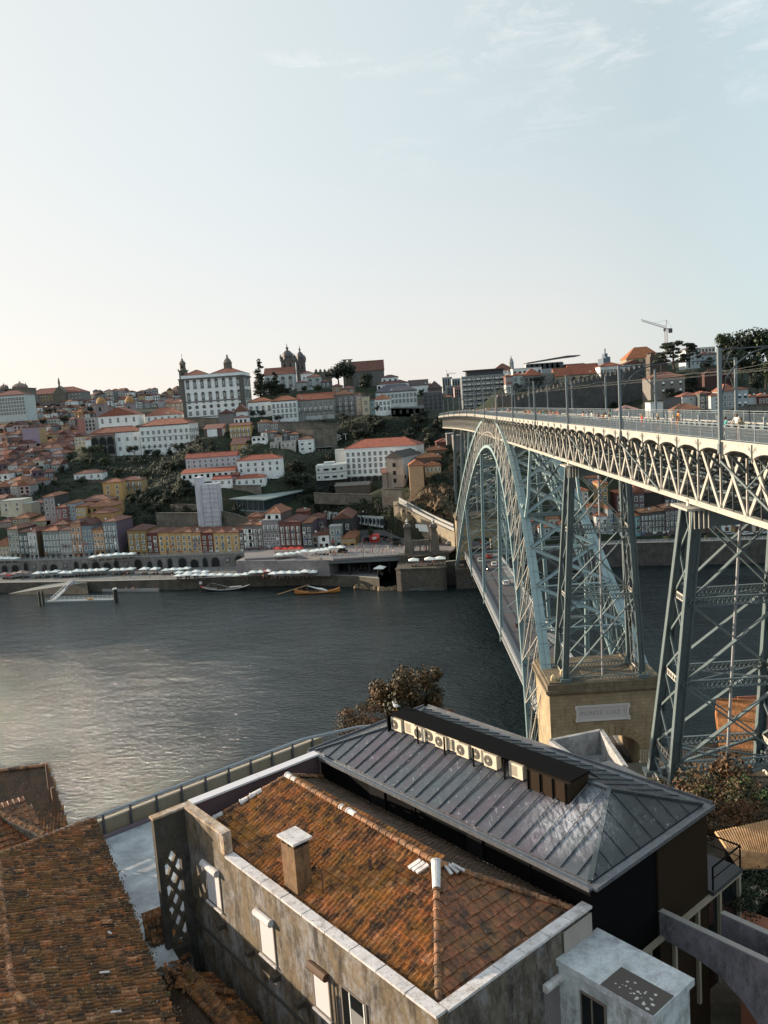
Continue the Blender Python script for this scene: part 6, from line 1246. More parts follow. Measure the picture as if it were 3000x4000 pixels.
def tower(y0, y1, label, plaque):
 t = empty('stone_gate_tower', (0, y0, 6)); tag(t, label, 'gate tower'); s = 1 if y1 > y0 else -1; Dp = abs(y1-y0); xl, xr = -8.6, 8.4
 b = MB(); zt = 18.9; op0, op1 = -3.3, 4.9; r = (op1-op0)/2; zc = 9.6
 def F(x, y, z): return (x, y*s, z)
 n = 14; arc = [(op1-r-r*math.cos(math.pi*k/n), zc+2.4*math.sin(math.pi*k/n)) for k in range(n+1)]
 for y, fl in ((0, 1), (Dp, -1)):
  b.quad(F(xl, y, -9), F(op0, y, -9), F(op0, y, zt), F(xl, y, zt)); b.quad(F(op1, y, -9), F(xr, y, -9), F(xr, y, zt), F(op1, y, zt))
  for (xa, za), (xb, zb) in zip(arc, arc[1:]): b.quad(F(xa, y, za), F(xb, y, zb), F(xb, y, zt), F(xa, y, zt))
 for (xa, za), (xb, zb) in zip(arc, arc[1:]): b.quad(F(xa, 0, za), F(xb, 0, zb), F(xb, Dp, zb), F(xa, Dp, za))
 b.quad(F(op0, 0, -9), F(op0, Dp, -9), F(op0, Dp, zc), F(op0, 0, zc)); b.quad(F(op1, 0, -9), F(op1, Dp, -9), F(op1, Dp, zc), F(op1, 0, zc))
 b.quad(F(xl, 0, -9), F(xl, Dp, -9), F(xl, Dp, zt), F(xl, 0, zt)); b.quad(F(xr, 0, -9), F(xr, Dp, -9), F(xr, Dp, zt), F(xr, 0, zt))
 b.build('tower_body', gate, t)
 b = MB(); yl, yh = (-.55, Dp+.55) if s > 0 else (-Dp-.55, .55)
 b.box(xl-.3, xr+.3, yl+.3, yh-.3, zt, zt+.35); b.box(xl-.55, xr+.55, yl, yh, zt+.35, zt+.8); b.box(xl-.25, xr+.25, yl+.3, yh-.3, zt+.8, zt+1.7)
 b.box(xl+.1, xl+3, yl+.7, yh-.7, zt+1.7, zt+1.95); b.box(xr-3, xr-.1, yl+.7, yh-.7, zt+1.7, zt+1.95); b.build('cornice', stonem('gate_cornice_stone', (.22, .175, .12), (.17, .135, .09), 1.5, .6, .5, .9), t)
 b = MB(); f = -.14
 for k in range(15):
  a0, a1 = math.pi*k/15, math.pi*(k+.92)/15; ro = 1.32
  pts = [(op1-r-r*math.cos(a0), zc+2.4*math.sin(a0)), (op1-r-r*math.cos(a1), zc+2.4*math.sin(a1)), (op1-r-r*ro*math.cos(a1), zc+(2.4+1.3)*math.sin(a1)+.02), (op1-r-r*ro*math.cos(a0), zc+(2.4+1.3)*math.sin(a0)+.02)]
  b.add([F(x, f, z) for x, z in pts]+[F(x, 0.02, z) for x, z in pts], [(0,1,2,3), (0,4,5,1), (1,5,6,2), (2,6,7,3), (3,7,4,0)])
 b.build('arch_voussoirs', stonem('voussoir_stone', (.36, .27, .16), (.3, .22, .13), 3, 3), t)
 for x, y in ((xl+1.0, 1.2), (xl+2.9, 3.6), (xr-2.3, 1.0)):
  b = MB(); b.lathe([(.55, 0), (.5, .5), (.3, .8), (.05, 1.0)], (x, y*s, zt+1.95), 5); b.build('finial', plain('finial_stone', (.42, .33, .2), .8), t)
 if plaque:
  b = MB(); x0, x1, z0, z1 = -4.3, 3.1, 14.75, 16.75; b.box(x0, x1, -.16, -.003, z0, z1, 0)
  for xa, xb, za, zb in ((x0-.3, x1+.3, z0-.25, z0), (x0-.3, x1+.3, z1, z1+.25), (x0-.3, x0, z0, z1), (x1, x1+.3, z0, z1)): b.box(xa, xb, -.3, -.003, za, zb, 1)
  for xa in (x0-.5, x1+.1):
   for za in (z0-.3, z1-.35): b.box(xa, xa+.4, -.34, -.31, za, za+.65, 1)
  pl_ = b.build('plaque', [plain('plaque_marble', (.5, .47, .48), .7), plain('plaque_frame', (.56, .53, .53), .7)], t)
  cu = bpy.data.curves.new('plaque_lettering', 'FONT'); cu.body = 'PONTE LUIZ I'; cu.size = .98; cu.extrude = .02; cu.align_x = 'CENTER'; cu.align_y = 'CENTER'; cu.space_character = 1.15
  tmp = bpy.data.objects.new('tmp', cu); COL.objects.link(tmp); bpy.context.view_layer.update(); me = bpy.data.meshes.new_from_object(tmp.evaluated_get(bpy.context.evaluated_depsgraph_get())); bpy.data.objects.remove(tmp)
  me.materials.clear(); me.materials.append(plain('plaque_letter', (.33, .3, .31), .8)); lo = inst('lettering', me, pl_, ((x0+x1)/2, -.18, (z0+z1)/2)); lo.rotation_euler = (math.pi/2, 0, 0)
 return t
tower(-101.5, -89, 'sunlit stone gate tower with an arch and a carved name plaque', True)
tower(101.5, 91, 'far stone gate tower at the opposite end of the lower deck', False)
for s, lab in ((-1, 'near'), (1, 'far')):
 b = MB(); y0, y1 = (82, 92) if s > 0 else (-92, -82); b.box(-10.5, 10.5, min(y0, y1), max(y0, y1), -3, 7.6)
 for x in (-9.2, 7.0): b.box(x, x+2.2, (y0+y1)/2-2.6, (y0+y1)/2+2.6, 7.6, 8.3)
 t = b.build('arch_abutment', bast if s > 0 else rwall); tag(t, 'dark stone abutment block under the %s feet of the arch' % lab, 'abutment')
 if s > 0: scribble(t, -9, -2, 2.2, 3.4, 81.9, 5, [gb, gw], 12)
masts = [-163.3-26.3*2+26.3*k for k in range(16)]
mm = plain('mast_grey', (.13, .155, .17), .5)
b = MB(); b.box(-.125, .125, -.13, .13, -.9, 6.6); b.box(-.18, .18, -.18, .18, -.9, -.2); ml = b.mesh('mast_left', mm)
b = MB(); b.beam((0, 0, 6.5), (11.9, 0, 6.5), .14, .1)
for sx in (0, 1):
 P = [(.15, 0, 3.3), (.5, 0, 4.5), (1.3, 0, 5.5), (2.4, 0, 6.15), (3.6, 0, 6.45)]; P = [((11.9-x) if sx else x, y, z) for x, y, z in P]; b.tube(P, .07, 6)
 b.beam((.2 if not sx else 11.7, 0, 5.0), (.9 if not sx else 11.0, 0, 6.5), .05)
for x in (4.3, 7.6): b.beam((x, 0, 6.45), (x, 0, 5.5), .05); b.beam((x-.5, 0, 5.5), (x+.5, 0, 5.5), .05)
pm = b.mesh('portal_arm', plain('mast_dark', (.05, .06, .068), .5)); mast0 = None
vis = [y for y in masts if y < 170]
for i, y in enumerate(vis):
 p = D(-5.95, y, 66.4)
 if mast0 is None:
  t = empty('catenary_portal', p); inst('mast', ml, t); inst('mast', ml, t, (11.9, 0, 0)); inst('portal_arm', pm, t); mast0 = t
 else: t = copy_tree(mast0); t.location = p
 tag(t, 'grey tram line portal with curved brackets over the upper deck, %s from the camera end' % ORD[i+1], 'catenary portal', 'tram line portals on the upper deck')
w = MB()
for x in (-1.6, 1.7):
 for a, c in zip(vis, vis[1:]):
  for f in (0, .25, .5, .75): w.beam(Vector(D(x, a, 71.8)).lerp(Vector(D(x, c, 71.8)), f)-Vector((0, 0, 1.2*f*(1-f))), Vector(D(x, a, 71.8)).lerp(Vector(D(x, c, 71.8)), f+.25)-Vector((0, 0, 1.2*(f+.25)*(.75-f))), .014, cap=False);
  w.beam(D(x, a, 71.3), D(x, c, 71.3), .014, cap=False)
tag(w.build('overhead_wire', plain('copper_wire', (.12, .13, .13), .5)), 'thin overhead tram wires running between the portals', 'wire')
for y in vis[:9]:
 b = MB()
 for s in (-1,): b.beam(D(6.0*s, y, 65.0), D(4.5*s, y-7.4, 60.8), .13, .16); b.beam(D(5.5*s, y-3.2, 63.2), D(5.4*s, y-6.6, 65.2), .07, .08)
 b.build('tie_rod', SG, br)
# near bank: foreground roofs (local frame u along the long walls, v towards the bridge)
MU = (-29.1, -198.9); UX, UY = .654, -.757; RZ = math.atan2(UY, UX)
def W(u, v, z): return (MU[0]+u*UX-v*UY, MU[1]+u*UY+v*UX, z)
def toUV(p): a, b_ = p[0]-MU[0], p[1]-MU[1]; return (a*UX+b_*UY, -a*UY+b_*UX, p[2])
def cutU(px, py, c):
 r = ray(px, py); d = r[0]*UX+r[1]*UY; o = (C[0]-MU[0])*UX+(C[1]-MU[1])*UY; t = (c-o)/d; return toUV([C[i]+t*r[i] for i in range(3)])
def cutV(px, py, c):
 r = ray(px, py); d = -r[0]*UY+r[1]*UX; o = -(C[0]-MU[0])*UY+(C[1]-MU[1])*UX; t = (c-o)/d; return toUV([C[i]+t*r[i] for i in range(3)])
def cutZ(px, py, z): return toUV(onz(px, py, z))
def thing(name, label, cat, u, v, z, group=None): t = empty(name, W(u, v, z), RZ); tag(t, label, cat, group); return t
class LB(MB):
 """mesh builder in the local frame, stored relative to an origin"""
 def __init__(s, o): super().__init__(); s.o = o
 def build(s, name, mats, parent=None, smooth=False):
  ou, ov_, oz = s.o; s.v = [(x-ou, y-ov_, z-oz) for x, y, z in s.v]; return MB.build(s, name, mats, parent, smooth)
def sg(x, y):
 tab = [(-330, 50), (-215, 41), (-185, 41), (-165, 38), (-150, 31.4), (-140, 31.2), (-128, 22), (-112, 9), (-96, 7.4), (-84, 7.0), (-80.5, 6.8), (-80, -2)]
 sh = lerp([(-45, 36), (-26, 30), (-14, 0)], x)
 z = lerp(tab, y+sh*(1 if y > -118 else max(0, (y+165)/47)))
 if x < -14 and -165 < y < -100: z += min(6, (-14-x)*.35)*(1-abs(y+135)/35) if abs(y+135) < 35 else 0
 return z
b = MB(); xs_ = list(np.linspace(-500, 500, 120)); yy = [-420, -360, -330, -300, -270, -250, -235, -225, -215, -205, -195, -185, -178, -170, -165, -158, -154, -150, -145, -140, -136, -132, -128, -122, -117, -112, -107, -102, -96, -90, -84, -80.5, -80]
for y in yy:
 for x in xs_: b.v.append((x, y, sg(x, y)+(.25*math.sin(x*.7+y) if y < -120 else 0)))
for i in range(len(yy)-1):
 for j in range(119): a = i*120+j; b.f.append((a, a+1, a+121, a+120)); b.m.append(0)
m, nt, bs = nmat('near_bank_ground'); bs.inputs['Roughness'].default_value = .95; g = nt.nodes.new('ShaderNodeNewGeometry').outputs['Position']
nt.links.new(ramp(nt, noise(nt, .5, 6, g, .7), [(.3, (.02, .025, .012)), (.5, (.06, .05, .035)), (.7, (.13, .11, .085))]), bs.inputs['Base Color'])
tag(b.build('near_bank_ground', m, smooth=True), kind='structure')
# clay tiles
def tilem(name, cols, moss, mossc, lich, wet=.75):
 if name in MATS: return MATS[name]
 m, nt, bs = nmat(name); bs.inputs['Roughness'].default_value = wet
 g = nt.nodes.new('ShaderNodeNewGeometry'); P_ = g.outputs['Position']
 o = ramp(nt, g.outputs['Random Per Island'], [(i/(len(cols)-1), c) for i, c in enumerate(cols)])
 o = mix(nt, .8, o, ramp(nt, noise(nt, 6.0, 5, P_, .7), [(.28, (.12, .11, .1)), (.5, (.75, .75, .75)), (.7, (1.7, 1.5, 1.3))]), 'MULTIPLY')
 f = ramp(nt, noise(nt, .8, 6, P_, .75), [(.5-moss*.2, (0, 0, 0)), (.72-moss*.15, (.85, .85, .85))]); o = mix(nt, f, o, mossc)
 d = ramp(nt, noise(nt, 1.7, 6, P_, .7), [(.48, (0, 0, 0)), (.6, (.85, .85, .85))]); o = mix(nt, d, o, (.03, .018, .011))
 l = ramp(nt, noise(nt, 9.0, 4, P_, .65), [(.69-lich*.04, (0, 0, 0)), (.74-lich*.04, (1, 1, 1))]); o = mix(nt, l, o, (.45, .4, .34))
 l2 = ramp(nt, noise(nt, 3.3, 5, P_, .8), [(.68, (0, 0, 0)), (.74, (.6, .6, .6))]); o = mix(nt, l2, o, (.42, .28, .2))
 nt.links.new(o, bs.inputs['Base Color']); bump(nt, bs, noise(nt, 14, 4, P_, .7), .6, .02); MATS[name] = m; return m
def tiles(b, e0, e1, r0, r1, tw=.235, tl=.37, hgt=.06, jit=.014, prof='double', mi=0, poly=None, lift=.045):
 """tile a planar slope: eave e0->e1, ridge r0->r1 (any trapezoid); courses run parallel to the eave"""
 e0, e1, r0, r1 = map(Vector, (e0, e1, r0, r1)); ex = (e1-e0).normalized(); n = (e1-e0).cross(r0-e0 if (r0-e0).length > .1 else r1-e0).normalized()
 if n.z < 0: n = -n
 sy = n.cross(ex); sy = sy if (r0-e0).dot(sy) > 0 else -sy
 H = (r0-e0).dot(sy); H1 = (r1-e0).dot(sy); L = (e1-e0).length; a0 = (r0-e0).dot(ex); a1 = (r1-e0).dot(ex); Hm = max(H, H1)
 nc = int(Hm/tl)
 for j in range(nc+1):
  y0 = j*tl; y1 = y0+tl*1.08; fm = min(1, (y0+tl*.5)/Hm); xl = a0*fm; xr = L+(a1-L)*fm
  i0 = int(math.floor((min(0, a0)-1)/tw)); i1 = int(math.ceil((max(L, a1)+1)/tw))
  for i in range(i0, i1):
   xc = (i+.5)*tw
   if xc < xl or xc > xr: continue
   if y0+tl*.3 > Hm: continue
   q_ = random.random()
   if q_ < .006 and 0 < j < nc-1: continue
   if prof == 'double': P_ = [(0, 0), (.18, .7), (.32, .15), (.5, .25), (.66, 1), (.84, .75), (1, 0)]
   elif prof == 'canal': P_ = [(0, .0), (.12, .75), (.3, 1), (.48, .75), (.6, .0), (.8, -.3), (1, 0)]
   else: P_ = [(0, .5), (.06, 1), (.14, .25), (.86, .2), (.94, .6), (1, .5)]
   dz = U(-jit, jit); sk = U(-jit, jit); x0 = i*tw+sk; yy0 = y0+U(-jit, jit)*1.5-(U(.05, .14) if q_ > .975 else 0); dz += .018*math.sin(xc*.9+y0*.7)+.012*math.sin(xc*2.3-y0)
   lo, up = [], []
   for f, h in P_:
    lo.append(e0+ex*(x0+f*tw)+sy*yy0+n*(h*hgt+lift+dz)); up.append(e0+ex*(x0+f*tw)+sy*y1+n*(h*hgt*.85-.004+dz*.3))
   base = [p-n*(lift+.01) for p in lo]; k = len(P_)
   b.add([tuple(p) for p in lo+up+base], [(q, q+1, k+q+1, k+q) for q in range(k-1)]+[(2*k+q, 2*k+q+1, q+1, q) for q in range(k-1)], mi)
def ridge_caps(b, p, q, r=.13, L=.42, mi=0):
 p, q = Vector(p), Vector(q); d = (q-p); n = max(1, int(d.length/L)); d.normalize(); s = d.cross(Vector((0, 0, 1))).normalized(); up = s.cross(d)
 for k in range(n):
  a = p+(q-p)*(k/n)-d*.03; c = p+(q-p)*((k+1)/n)+d*.03; ra, rc = r*U(.98, 1.1), r*U(.84, .92); jz = up*U(-.01, .012)
  A = [a+jz+s*ra*math.cos(t)*1.05+up*ra*math.sin(t) for t in np.linspace(0, math.pi, 8)]; B_ = [c+jz+s*rc*math.cos(t)*1.05+up*rc*math.sin(t) for t in np.linspace(0, math.pi, 8)]
  b.add([tuple(x) for x in A+B_], [(i, i+1, 9+i, 8+i) for i in range(7)]+[tuple(range(8))], mi)
  A2 = [a-d*.0+jz+s*(ra+.02)*math.cos(t)*1.05+up*(ra+.02)*math.sin(t) for t in np.linspace(0, math.pi, 8)]; B2 = [a+d*.06+jz+s*(ra+.02)*math.cos(t)*1.05+up*(ra+.02)*math.sin(t) for t in np.linspace(0, math.pi, 8)]
  b.add([tuple(x) for x in A2+B2], [(i, i+1, 9+i, 8+i) for i in range(7)]+[tuple(range(8)), tuple(range(8, 16))[::-1]], mi)
TILE = tilem('clay_tiles_orange', [(.08, .034, .016), (.52, .17, .04), (.28, .09, .028), (.6, .27, .12), (.17, .056, .02), (.48, .165, .045), (.12, .042, .018)], .5, (.34, .145, .015), 1.0)
TILE2 = tilem('clay_tiles_flat', [(.15, .05, .022), (.31, .1, .035), (.22, .075, .03), (.36, .135, .055)], .25, (.12, .075, .02), .5, .55)
TILE3 = tilem('clay_tiles_mossy', [(.09, .034, .016), (.5, .165, .048), (.16, .055, .02), (.66, .31, .15), (.08, .03, .014), (.42, .14, .04)], .6, (.13, .065, .012), 1.6)
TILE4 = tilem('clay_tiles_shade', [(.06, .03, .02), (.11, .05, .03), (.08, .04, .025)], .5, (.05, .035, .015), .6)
CAP = tilem('clay_ridge_tiles', [(.3, .13, .055), (.42, .2, .1), (.25, .1, .045), (.36, .18, .1)], .15, (.2, .12, .04), .7)
CEM = wallm((.5, .49, .48), .6)
def limem():
 if 'white_lime' in MATS: return MATS['white_lime']
 m, nt, bs = nmat('white_lime'); bs.inputs['Roughness'].default_value = .85; g = nt.nodes.new('ShaderNodeNewGeometry').outputs['Position']
 o = ramp(nt, noise(nt, 2.2, 6, g, .75), [(.3, (.3, .27, .25)), (.48, (.55, .52, .53)), (.7, (.68, .66, .67))]); o = mix(nt, ramp(nt, noise(nt, 11, 4, g, .7), [(.6, (0, 0, 0)), (.68, (1, 1, 1))]), o, (.12, .09, .07)); nt.links.new(o, bs.inputs['Base Color']); MATS['white_lime'] = m; return m
LIME = limem()
def grimewall(name, c, dark, lightc, amt=.5):
 if name in MATS: return MATS[name]
 m, nt, bs = nmat(name); bs.inputs['Roughness'].default_value = .92; g = nt.nodes.new('ShaderNodeNewGeometry').outputs['Position']
 o = ramp(nt, noise(nt, 1.1, 8, g, .8), [(.3, sc3(c, .55)), (.5, c), (.7, sc3(c, 1.4))])
 s2 = noise(nt, .9, 7, g, .78, (1, 1, .55)); o = mix(nt, ramp(nt, s2, [(.52-amt*.05, (0, 0, 0)), (.64, (.8, .8, .8))]), o, lightc)
 st = noise(nt, 1.3, 8, g, .8, (1, 1, .38)); o = mix(nt, ramp(nt, st, [(.5-.04*amt, (0, 0, 0)), (.63, (.92, .92, .92))]), o, dark)
 s3 = noise(nt, 9, 6, g, .8); o = mix(nt, ramp(nt, s3, [(.56, (0, 0, 0)), (.7, (.6, .6, .6))]), o, sc3(dark, .8)); nt.links.new(o, bs.inputs['Base Color']); bump(nt, bs, s3, .6, .02); MATS[name] = m; return m
STUC = grimewall('stained_stucco', (.15, .112, .072), (.02, .016, .014), (.3, .31, .34), .9); STUC2 = grimewall('stained_stucco_grey', (.14, .115, .09), (.024, .02, .017), (.24, .235, .25), .6)
# tiled roof house in the middle
O = (-9, 4, 44); H1 = thing('tiled_roof_house', 'old stained stucco house with an orange tiled hip roof in the centre foreground', 'house', *O)
b = LB(O); ZC, ZU = 51.05, 52.05
def wall_quad(b, p0, p1, z0, z1, th, mi=0):
 p0, p1 = Vector((*p0, 0)), Vector((*p1, 0)); d = (p1-p0).normalized(); n = Vector((-d.y, d.x, 0))*th; P_ = [p0, p1, p1+n, p0+n]
 b.add([(p.x, p.y, z0) for p in P_]+[(p.x, p.y, z1) for p in P_], [(0,3,2,1),(4,5,6,7),(0,1,5,4),(1,2,6,5),(2,3,7,6),(3,0,4,7)], mi)
wall_quad(b, (-13.9, 0), (0, 0), 38, ZC, .35); wall_quad(b, (-17.9, 0), (-13.9, 0), 38, ZU, .35); wall_quad(b, (0, 0.35), (0, 7.98), 38, ZC, .35, 1); wall_quad(b, (-17.9, 7.98), (-17.9, .35), 38, ZU, .3, 2)
b.build('wall', [STUC, STUC2, plain('parapet_inner_purple', (.1, .06, .065), .9)], H1)
b = LB(O)
def coping(b, p, q, z, w=.46, h=.1, n=8, mi=0):
 p, q = Vector((*p, z)), Vector((*q, z))
 for k in range(n): a = p.lerp(q, k/n+.002); c = p.lerp(q, (k+1)/n-.002); dz = Vector((0, 0, U(0, .012))); b.beam(a+dz, c+dz, w, h, mi)
coping(b, (-13.75, .17), (0, .17), ZC+.055, n=9); coping(b, (-.17, .42), (-.17, 8.1), ZC+.055, n=6)
coping(b, (-17.95, .17), (-13.8, .17), ZU+.055, n=4, mi=1); b.box(-14.1, -13.75, -.03, .38, ZC+.1, ZU, 1)
b.build('coping', [LIME, grimewall('coping_worn', (.4, .28, .18), (.12, .09, .07), (.6, .55, .52), .9)], H1)
b = LB(O); coping(b, (-17.75, .4), (-17.75, 7.95), ZU+.06, w=.55, n=2); b.build('white_coping', plain('coping_white', (.6, .58, .62), .7), H1)
ZE, ZR = 50.75, 52.7; A_, B_, C_, D_ = (-17.5, .35, ZE), (-.35, .35, ZE), (-.35, 7.95, ZE), (-17.5, 7.95, ZE); R0, R1 = (-15.3, 4.5, ZR+.08), (-4.45, 4.3, ZR)
b = LB(O); b.add([A_, B_, C_, D_, R0, R1], [(0,1,5,4), (1,2,5), (2,3,4,5), (3,0,4)]); b.v = [(x, y, z-.03) for x, y, z in b.v]; ro = b.build('roof', TILE4, H1)
b = LB(O); tiles(b, A_, B_, R0, R1); b.build('roof_tiles', TILE, ro)
b = LB(O); tiles(b, B_, C_, R1, R1, tw=.27, tl=.42, prof='flat', hgt=.03); b.build('roof_tiles', TILE2, ro)
b = LB(O); tiles(b, C_, D_, R1, R0, prof='canal'); tiles(b, D_, A_, R0, R0, tw=.25, tl=.4); b.build('roof_tiles', TILE4, ro)  # shade of the rear slopes put into darker tile colours
b = LB(O); up = Vector((0, 0, .04))
for p, q in ((R0, R1), (B_, R1), (C_, R1), (A_, R0), (D_, R0)): ridge_caps(b, Vector(p)+up, Vector(q)+up)
b.build('ridge_tiles', CAP, ro)
b = LB(O); Ra, Rb = Vector(R0), Vector(R1)
def patch(b, p, q, r, n=4):
 for k in range(n): ridge_caps(b, Vector(p).lerp(Vector(q), k/n)+Vector((0, 0, .05)), Vector(p).lerp(Vector(q), (k+1)/n)+Vector((0, 0, .05)), r=r, L=3)
patch(b, Vector(A_).lerp(Ra, .05), Vector(A_).lerp(Ra, .3), .15, 3); patch(b, Vector(A_).lerp(Ra, .5), Vector(A_).lerp(Ra, .72), .15, 2); patch(b, Rb, Rb.lerp(Vector(B_), .2), .17, 1); patch(b, Ra.lerp(Rb, .42), Ra.lerp(Rb, .52), .14, 2); patch(b, Ra, Ra.lerp(Rb, .07), .15, 1)
for k in range(3): b.beam(Rb+Vector((-.2-.22*k, -.25, -.02)), Rb+Vector((-.35-.22*k, -.75, -.2)), .2, .07)
for k in range(3): b.beam(Rb+Vector((.25+.1*k, .2+.1*k, .0)), Rb+Vector((.75+.1*k, .1+.25*k, -.18)), .12, .06)
for k in range(14):
 p = Vector((U(-2.5, -.4), U(.6, 4), 0));
b.build('mortar_patch', LIME, ro)
c0 = cutZ(1108, 3255, 53.25)
b = LB(O); u0, u1, v0, v1 = -9.95, -8.95, .66, 1.4; b.box(u0, u1, v0, v1, 50.4, 53.0, 0); b.box(u0+.04, u1-.04, v0+.04, v1-.04, 53.0, 53.22, 1)
for x in (u0, u0+.4, u0+.78, u1-.12): b.box(x, x+.12, v0, v0+.1, 53.0, 53.22, 0); b.box(x, x+.12, v1-.1, v1, 53.0, 53.22, 0)
for y in (v0, v1-.1): b.box(u1-.1, u1, y, y+.1, 53.0, 53.22, 0)
b.box(u0-.1, u1+.12, v0-.1, v1+.1, 53.22, 53.32, 2); b.build('chimney', [grimewall('chimney_render', (.17, .095, .045), (.045, .03, .018), (.26, .17, .09), .2), plain('flue_dark', (.01, .01, .01), 1), LIME], ro)
b = LB(O); b.tube([(-8.05, 1.3, 50.9), (-8.05, 1.3, 52.3)], .03, 6); b.tube([(-6.9, 2.9, 51.6), (-6.9, 2.9, 52.5)], .07, 8); b.box(-7.35, -6.6, 2.45, 2.85, 51.55, 51.72); b.build('vent_pipe', plain('rusty_pipe', (.09, .05, .035), .8), ro)
SHUT = plain('roller_blind_white', (.6, .58, .6), .6)
def fwin(par, o, u0, u1, z0, z1, hood, dark=False):
 b = LB(o); b.box(u0-.07, u1+.07, -.05, .0, z0-.07, z0, 0); b.box(u0-.07, u0, -.05, .0, z0, z1+.05, 0); b.box(u1, u1+.07, -.05, .0, z0, z1+.05, 0); b.box(u0, u1, -.05, .0, z1, z1+.05, 0); fr = b.build('window', plain('window_frame_grey', (.16, .13, .11), .8), par)
 b = LB(o)
 if not dark: b.box(u0, u1, -.035, -.003, z0, z1, 0); b.build('blind', SHUT, fr)
 else:
  b.box(u0, u1, -.03, -.003, z0, z1, 0); b.box(u0+.45, u0+.5, -.06, -.032, z0, z1, 1); b.box(u1-.1, u1-.05, -.06, -.032, z0, z1, 1); b.box(u0+.5, u1-.1, -.05, -.032, z0+.2, z1-.6, 2); b.build('pane', [DARKGLASS, FRAME, plain('curtain_grey', (.2, .2, .2), .9)], fr)
 b = LB(o); b.box(u0-.12, u1+.1, -.14, -.06, z0-.16, z0-.08, 0); b.build('sill', LIME, fr)
 if hood: b = LB(o); b.tube([(u0-.1, -.12, z1+.16), (u1+.05, -.12, z1+.16)], .17, 10); b.build('shutter_box', hood, fr)
fwin(H1, O, -15.85, -14.6, 48.15, 49.8, LIME); fwin(H1, O, -11.15, -10.05, 47.8, 49.5, LIME); fwin(H1, O, -7.2, -6.2, 47.5, 49.1, plain('shutter_box_rust', (.09, .045, .025), .7)); fwin(H1, O, -5.3, -3.9, 47.0, 49.35, None, True); fwin(H1, O, -2.6, -1.4, 47.0, 49.2, None, True)
for px, py in ((762, 3512), (876, 3608), (985, 3712), (1088, 3808), (1180, 3912)):
 b = LB(O); u, v, z = cutV(px, py, 0); b.box(u-.12, u+.22, -.35, 0, z-.1, z+.12); b.build('drain_spout', plain('spout_dark', (.05, .04, .032), .9), H1)
b = LB(O); b.beam((-17.9, -.04, 46.3), (0, -.04, 46.0), .08, .1); b.tube([(-5.75, -.08, 49.3), (-5.75, -.08, 44)], .035, 6); b.tube([(-5.62, -.08, 48.8), (-5.62, -.08, 44)], .03, 6); b.beam((-7.4, -.05, 46.0), (-4, -.05, 44.6), .02); b.build('wall_cable', plain('cable_dark', (.05, .045, .04), .8), H1)
b = LB(O); b.tube([(.1, 5.1, 49.35), (.1, 6.75, 49.35)], .17, 10, 0)
for k in range(22): b.box(.01, .05, 5.2, 6.6, 49.1-k*.12, 49.19-k*.12, 1)
b.box(.003, .01, 5.15, 6.65, 46.4, 49.2, 1); b.build('roller_shutter', [LIME, plain('shutter_mauve', (.23, .2, .2), .7)], H1)
o2 = (-17.9, -.8, 44); LS = thing('lattice_screen', 'dark concrete screen wall with a diamond lattice at the left end of the stucco house', 'screen wall', *o2)
pa = cutU(588, 3195, -17.9); v0 = pa[1]; b = LB(o2); ua, ub = -17.9, -17.6; lz0, lz1 = 45.2, 50.2; la, lb = v0+.32, -.42
b.box(ua, ub, v0, 0, lz1, ZU, 0); b.box(ua, ub, v0, la, 38, lz1, 0); b.box(ua, ub, lb, 0, 38, lz1, 0); b.box(ua, ub, la, lb, 38, lz0, 0)
b.build('wall_body', grimewall('screen_wall_dark', (.06, .05, .04), (.02, .02, .02), (.1, .09, .09), .2), LS)
b = LB(o2); wv = lb-la; n = 4.5; st = (lz1-lz0)/n; um = (ua+ub)/2
def clipseg(p, q):
 (a, z0), (c, z1) = p, q
 if z0 > lz1 and z1 > lz1 or z0 < lz0 and z1 < lz0: return None
 def at(z): t = (z-z0)/(z1-z0); return (a+(c-a)*t, z)
 if z0 < lz0: p = at(lz0)
 if z0 > lz1: p = at(lz1)
 if z1 < lz0: q = at(lz0)
 if z1 > lz1: q = at(lz1)
 return p, q
for k in range(-2, 7):
 for (p, q) in (((la, lz0+k*st), (lb, lz0+(k+1.45)*st)), ((lb, lz0+k*st), (la, lz0+(k+1.45)*st))):
  r_ = clipseg(p, q)
  if r_: b.beam((um, r_[0][0], r_[0][1]), (um, r_[1][0], r_[1][1]), .2, .2, up=(1, 0, 0))
b.build('lattice', plain('lattice_concrete', (.1, .08, .06), .9), LS)
b = LB(o2); coping(b, (um, v0-.05), (um, .0), ZU+.05, w=.42, n=2); b.build('coping', MATS['coping_worn'], LS)
TZ = 45.4; o3 = (-26, 2, TZ); b = LB(o3); TRC = thing('flat_roof_terrace', 'pale stained flat roof between the left tiled roof and the lattice screen', 'roof terrace', *o3)
b.prism([(-30.4, -5), (-16.6, -6), (-16.6, -1.5), (-18.0, -1.3), (-18.0, 17.2), (-30.4, 17.2)], TZ-.4, TZ); m, nt, bs = nmat('membrane_roof'); bs.inputs['Roughness'].default_value = .6; g = nt.nodes.new('ShaderNodeNewGeometry').outputs['Position']
o_ = ramp(nt, noise(nt, .6, 6, g, .7), [(.3, (.2, .21, .24)), (.5, (.36, .39, .42)), (.7, (.55, .58, .62))]); nt.links.new(o_, bs.inputs['Base Color']); b.build('roof_slab', m, TRC)
b = LB(o3); b.box(-30.65, -30.4, -5, 17.2, TZ-.4, TZ+.2); b.build('kerb', plain('kerb_purple', (.16, .12, .15), .8), TRC)
b = LB(o3); b.box(-30.95, -30.8, -5, 17.2, 36, TZ+1.0, 0); pb = b.build('parapet', wallm((.3, .23, .15)), TRC)
o4 = (-30.7, 2, TZ); RL = thing('terrace_railing', 'grey tubular railing with dark posts along the river edge of the flat roofs', 'railing', *o4); b = LB(o4)
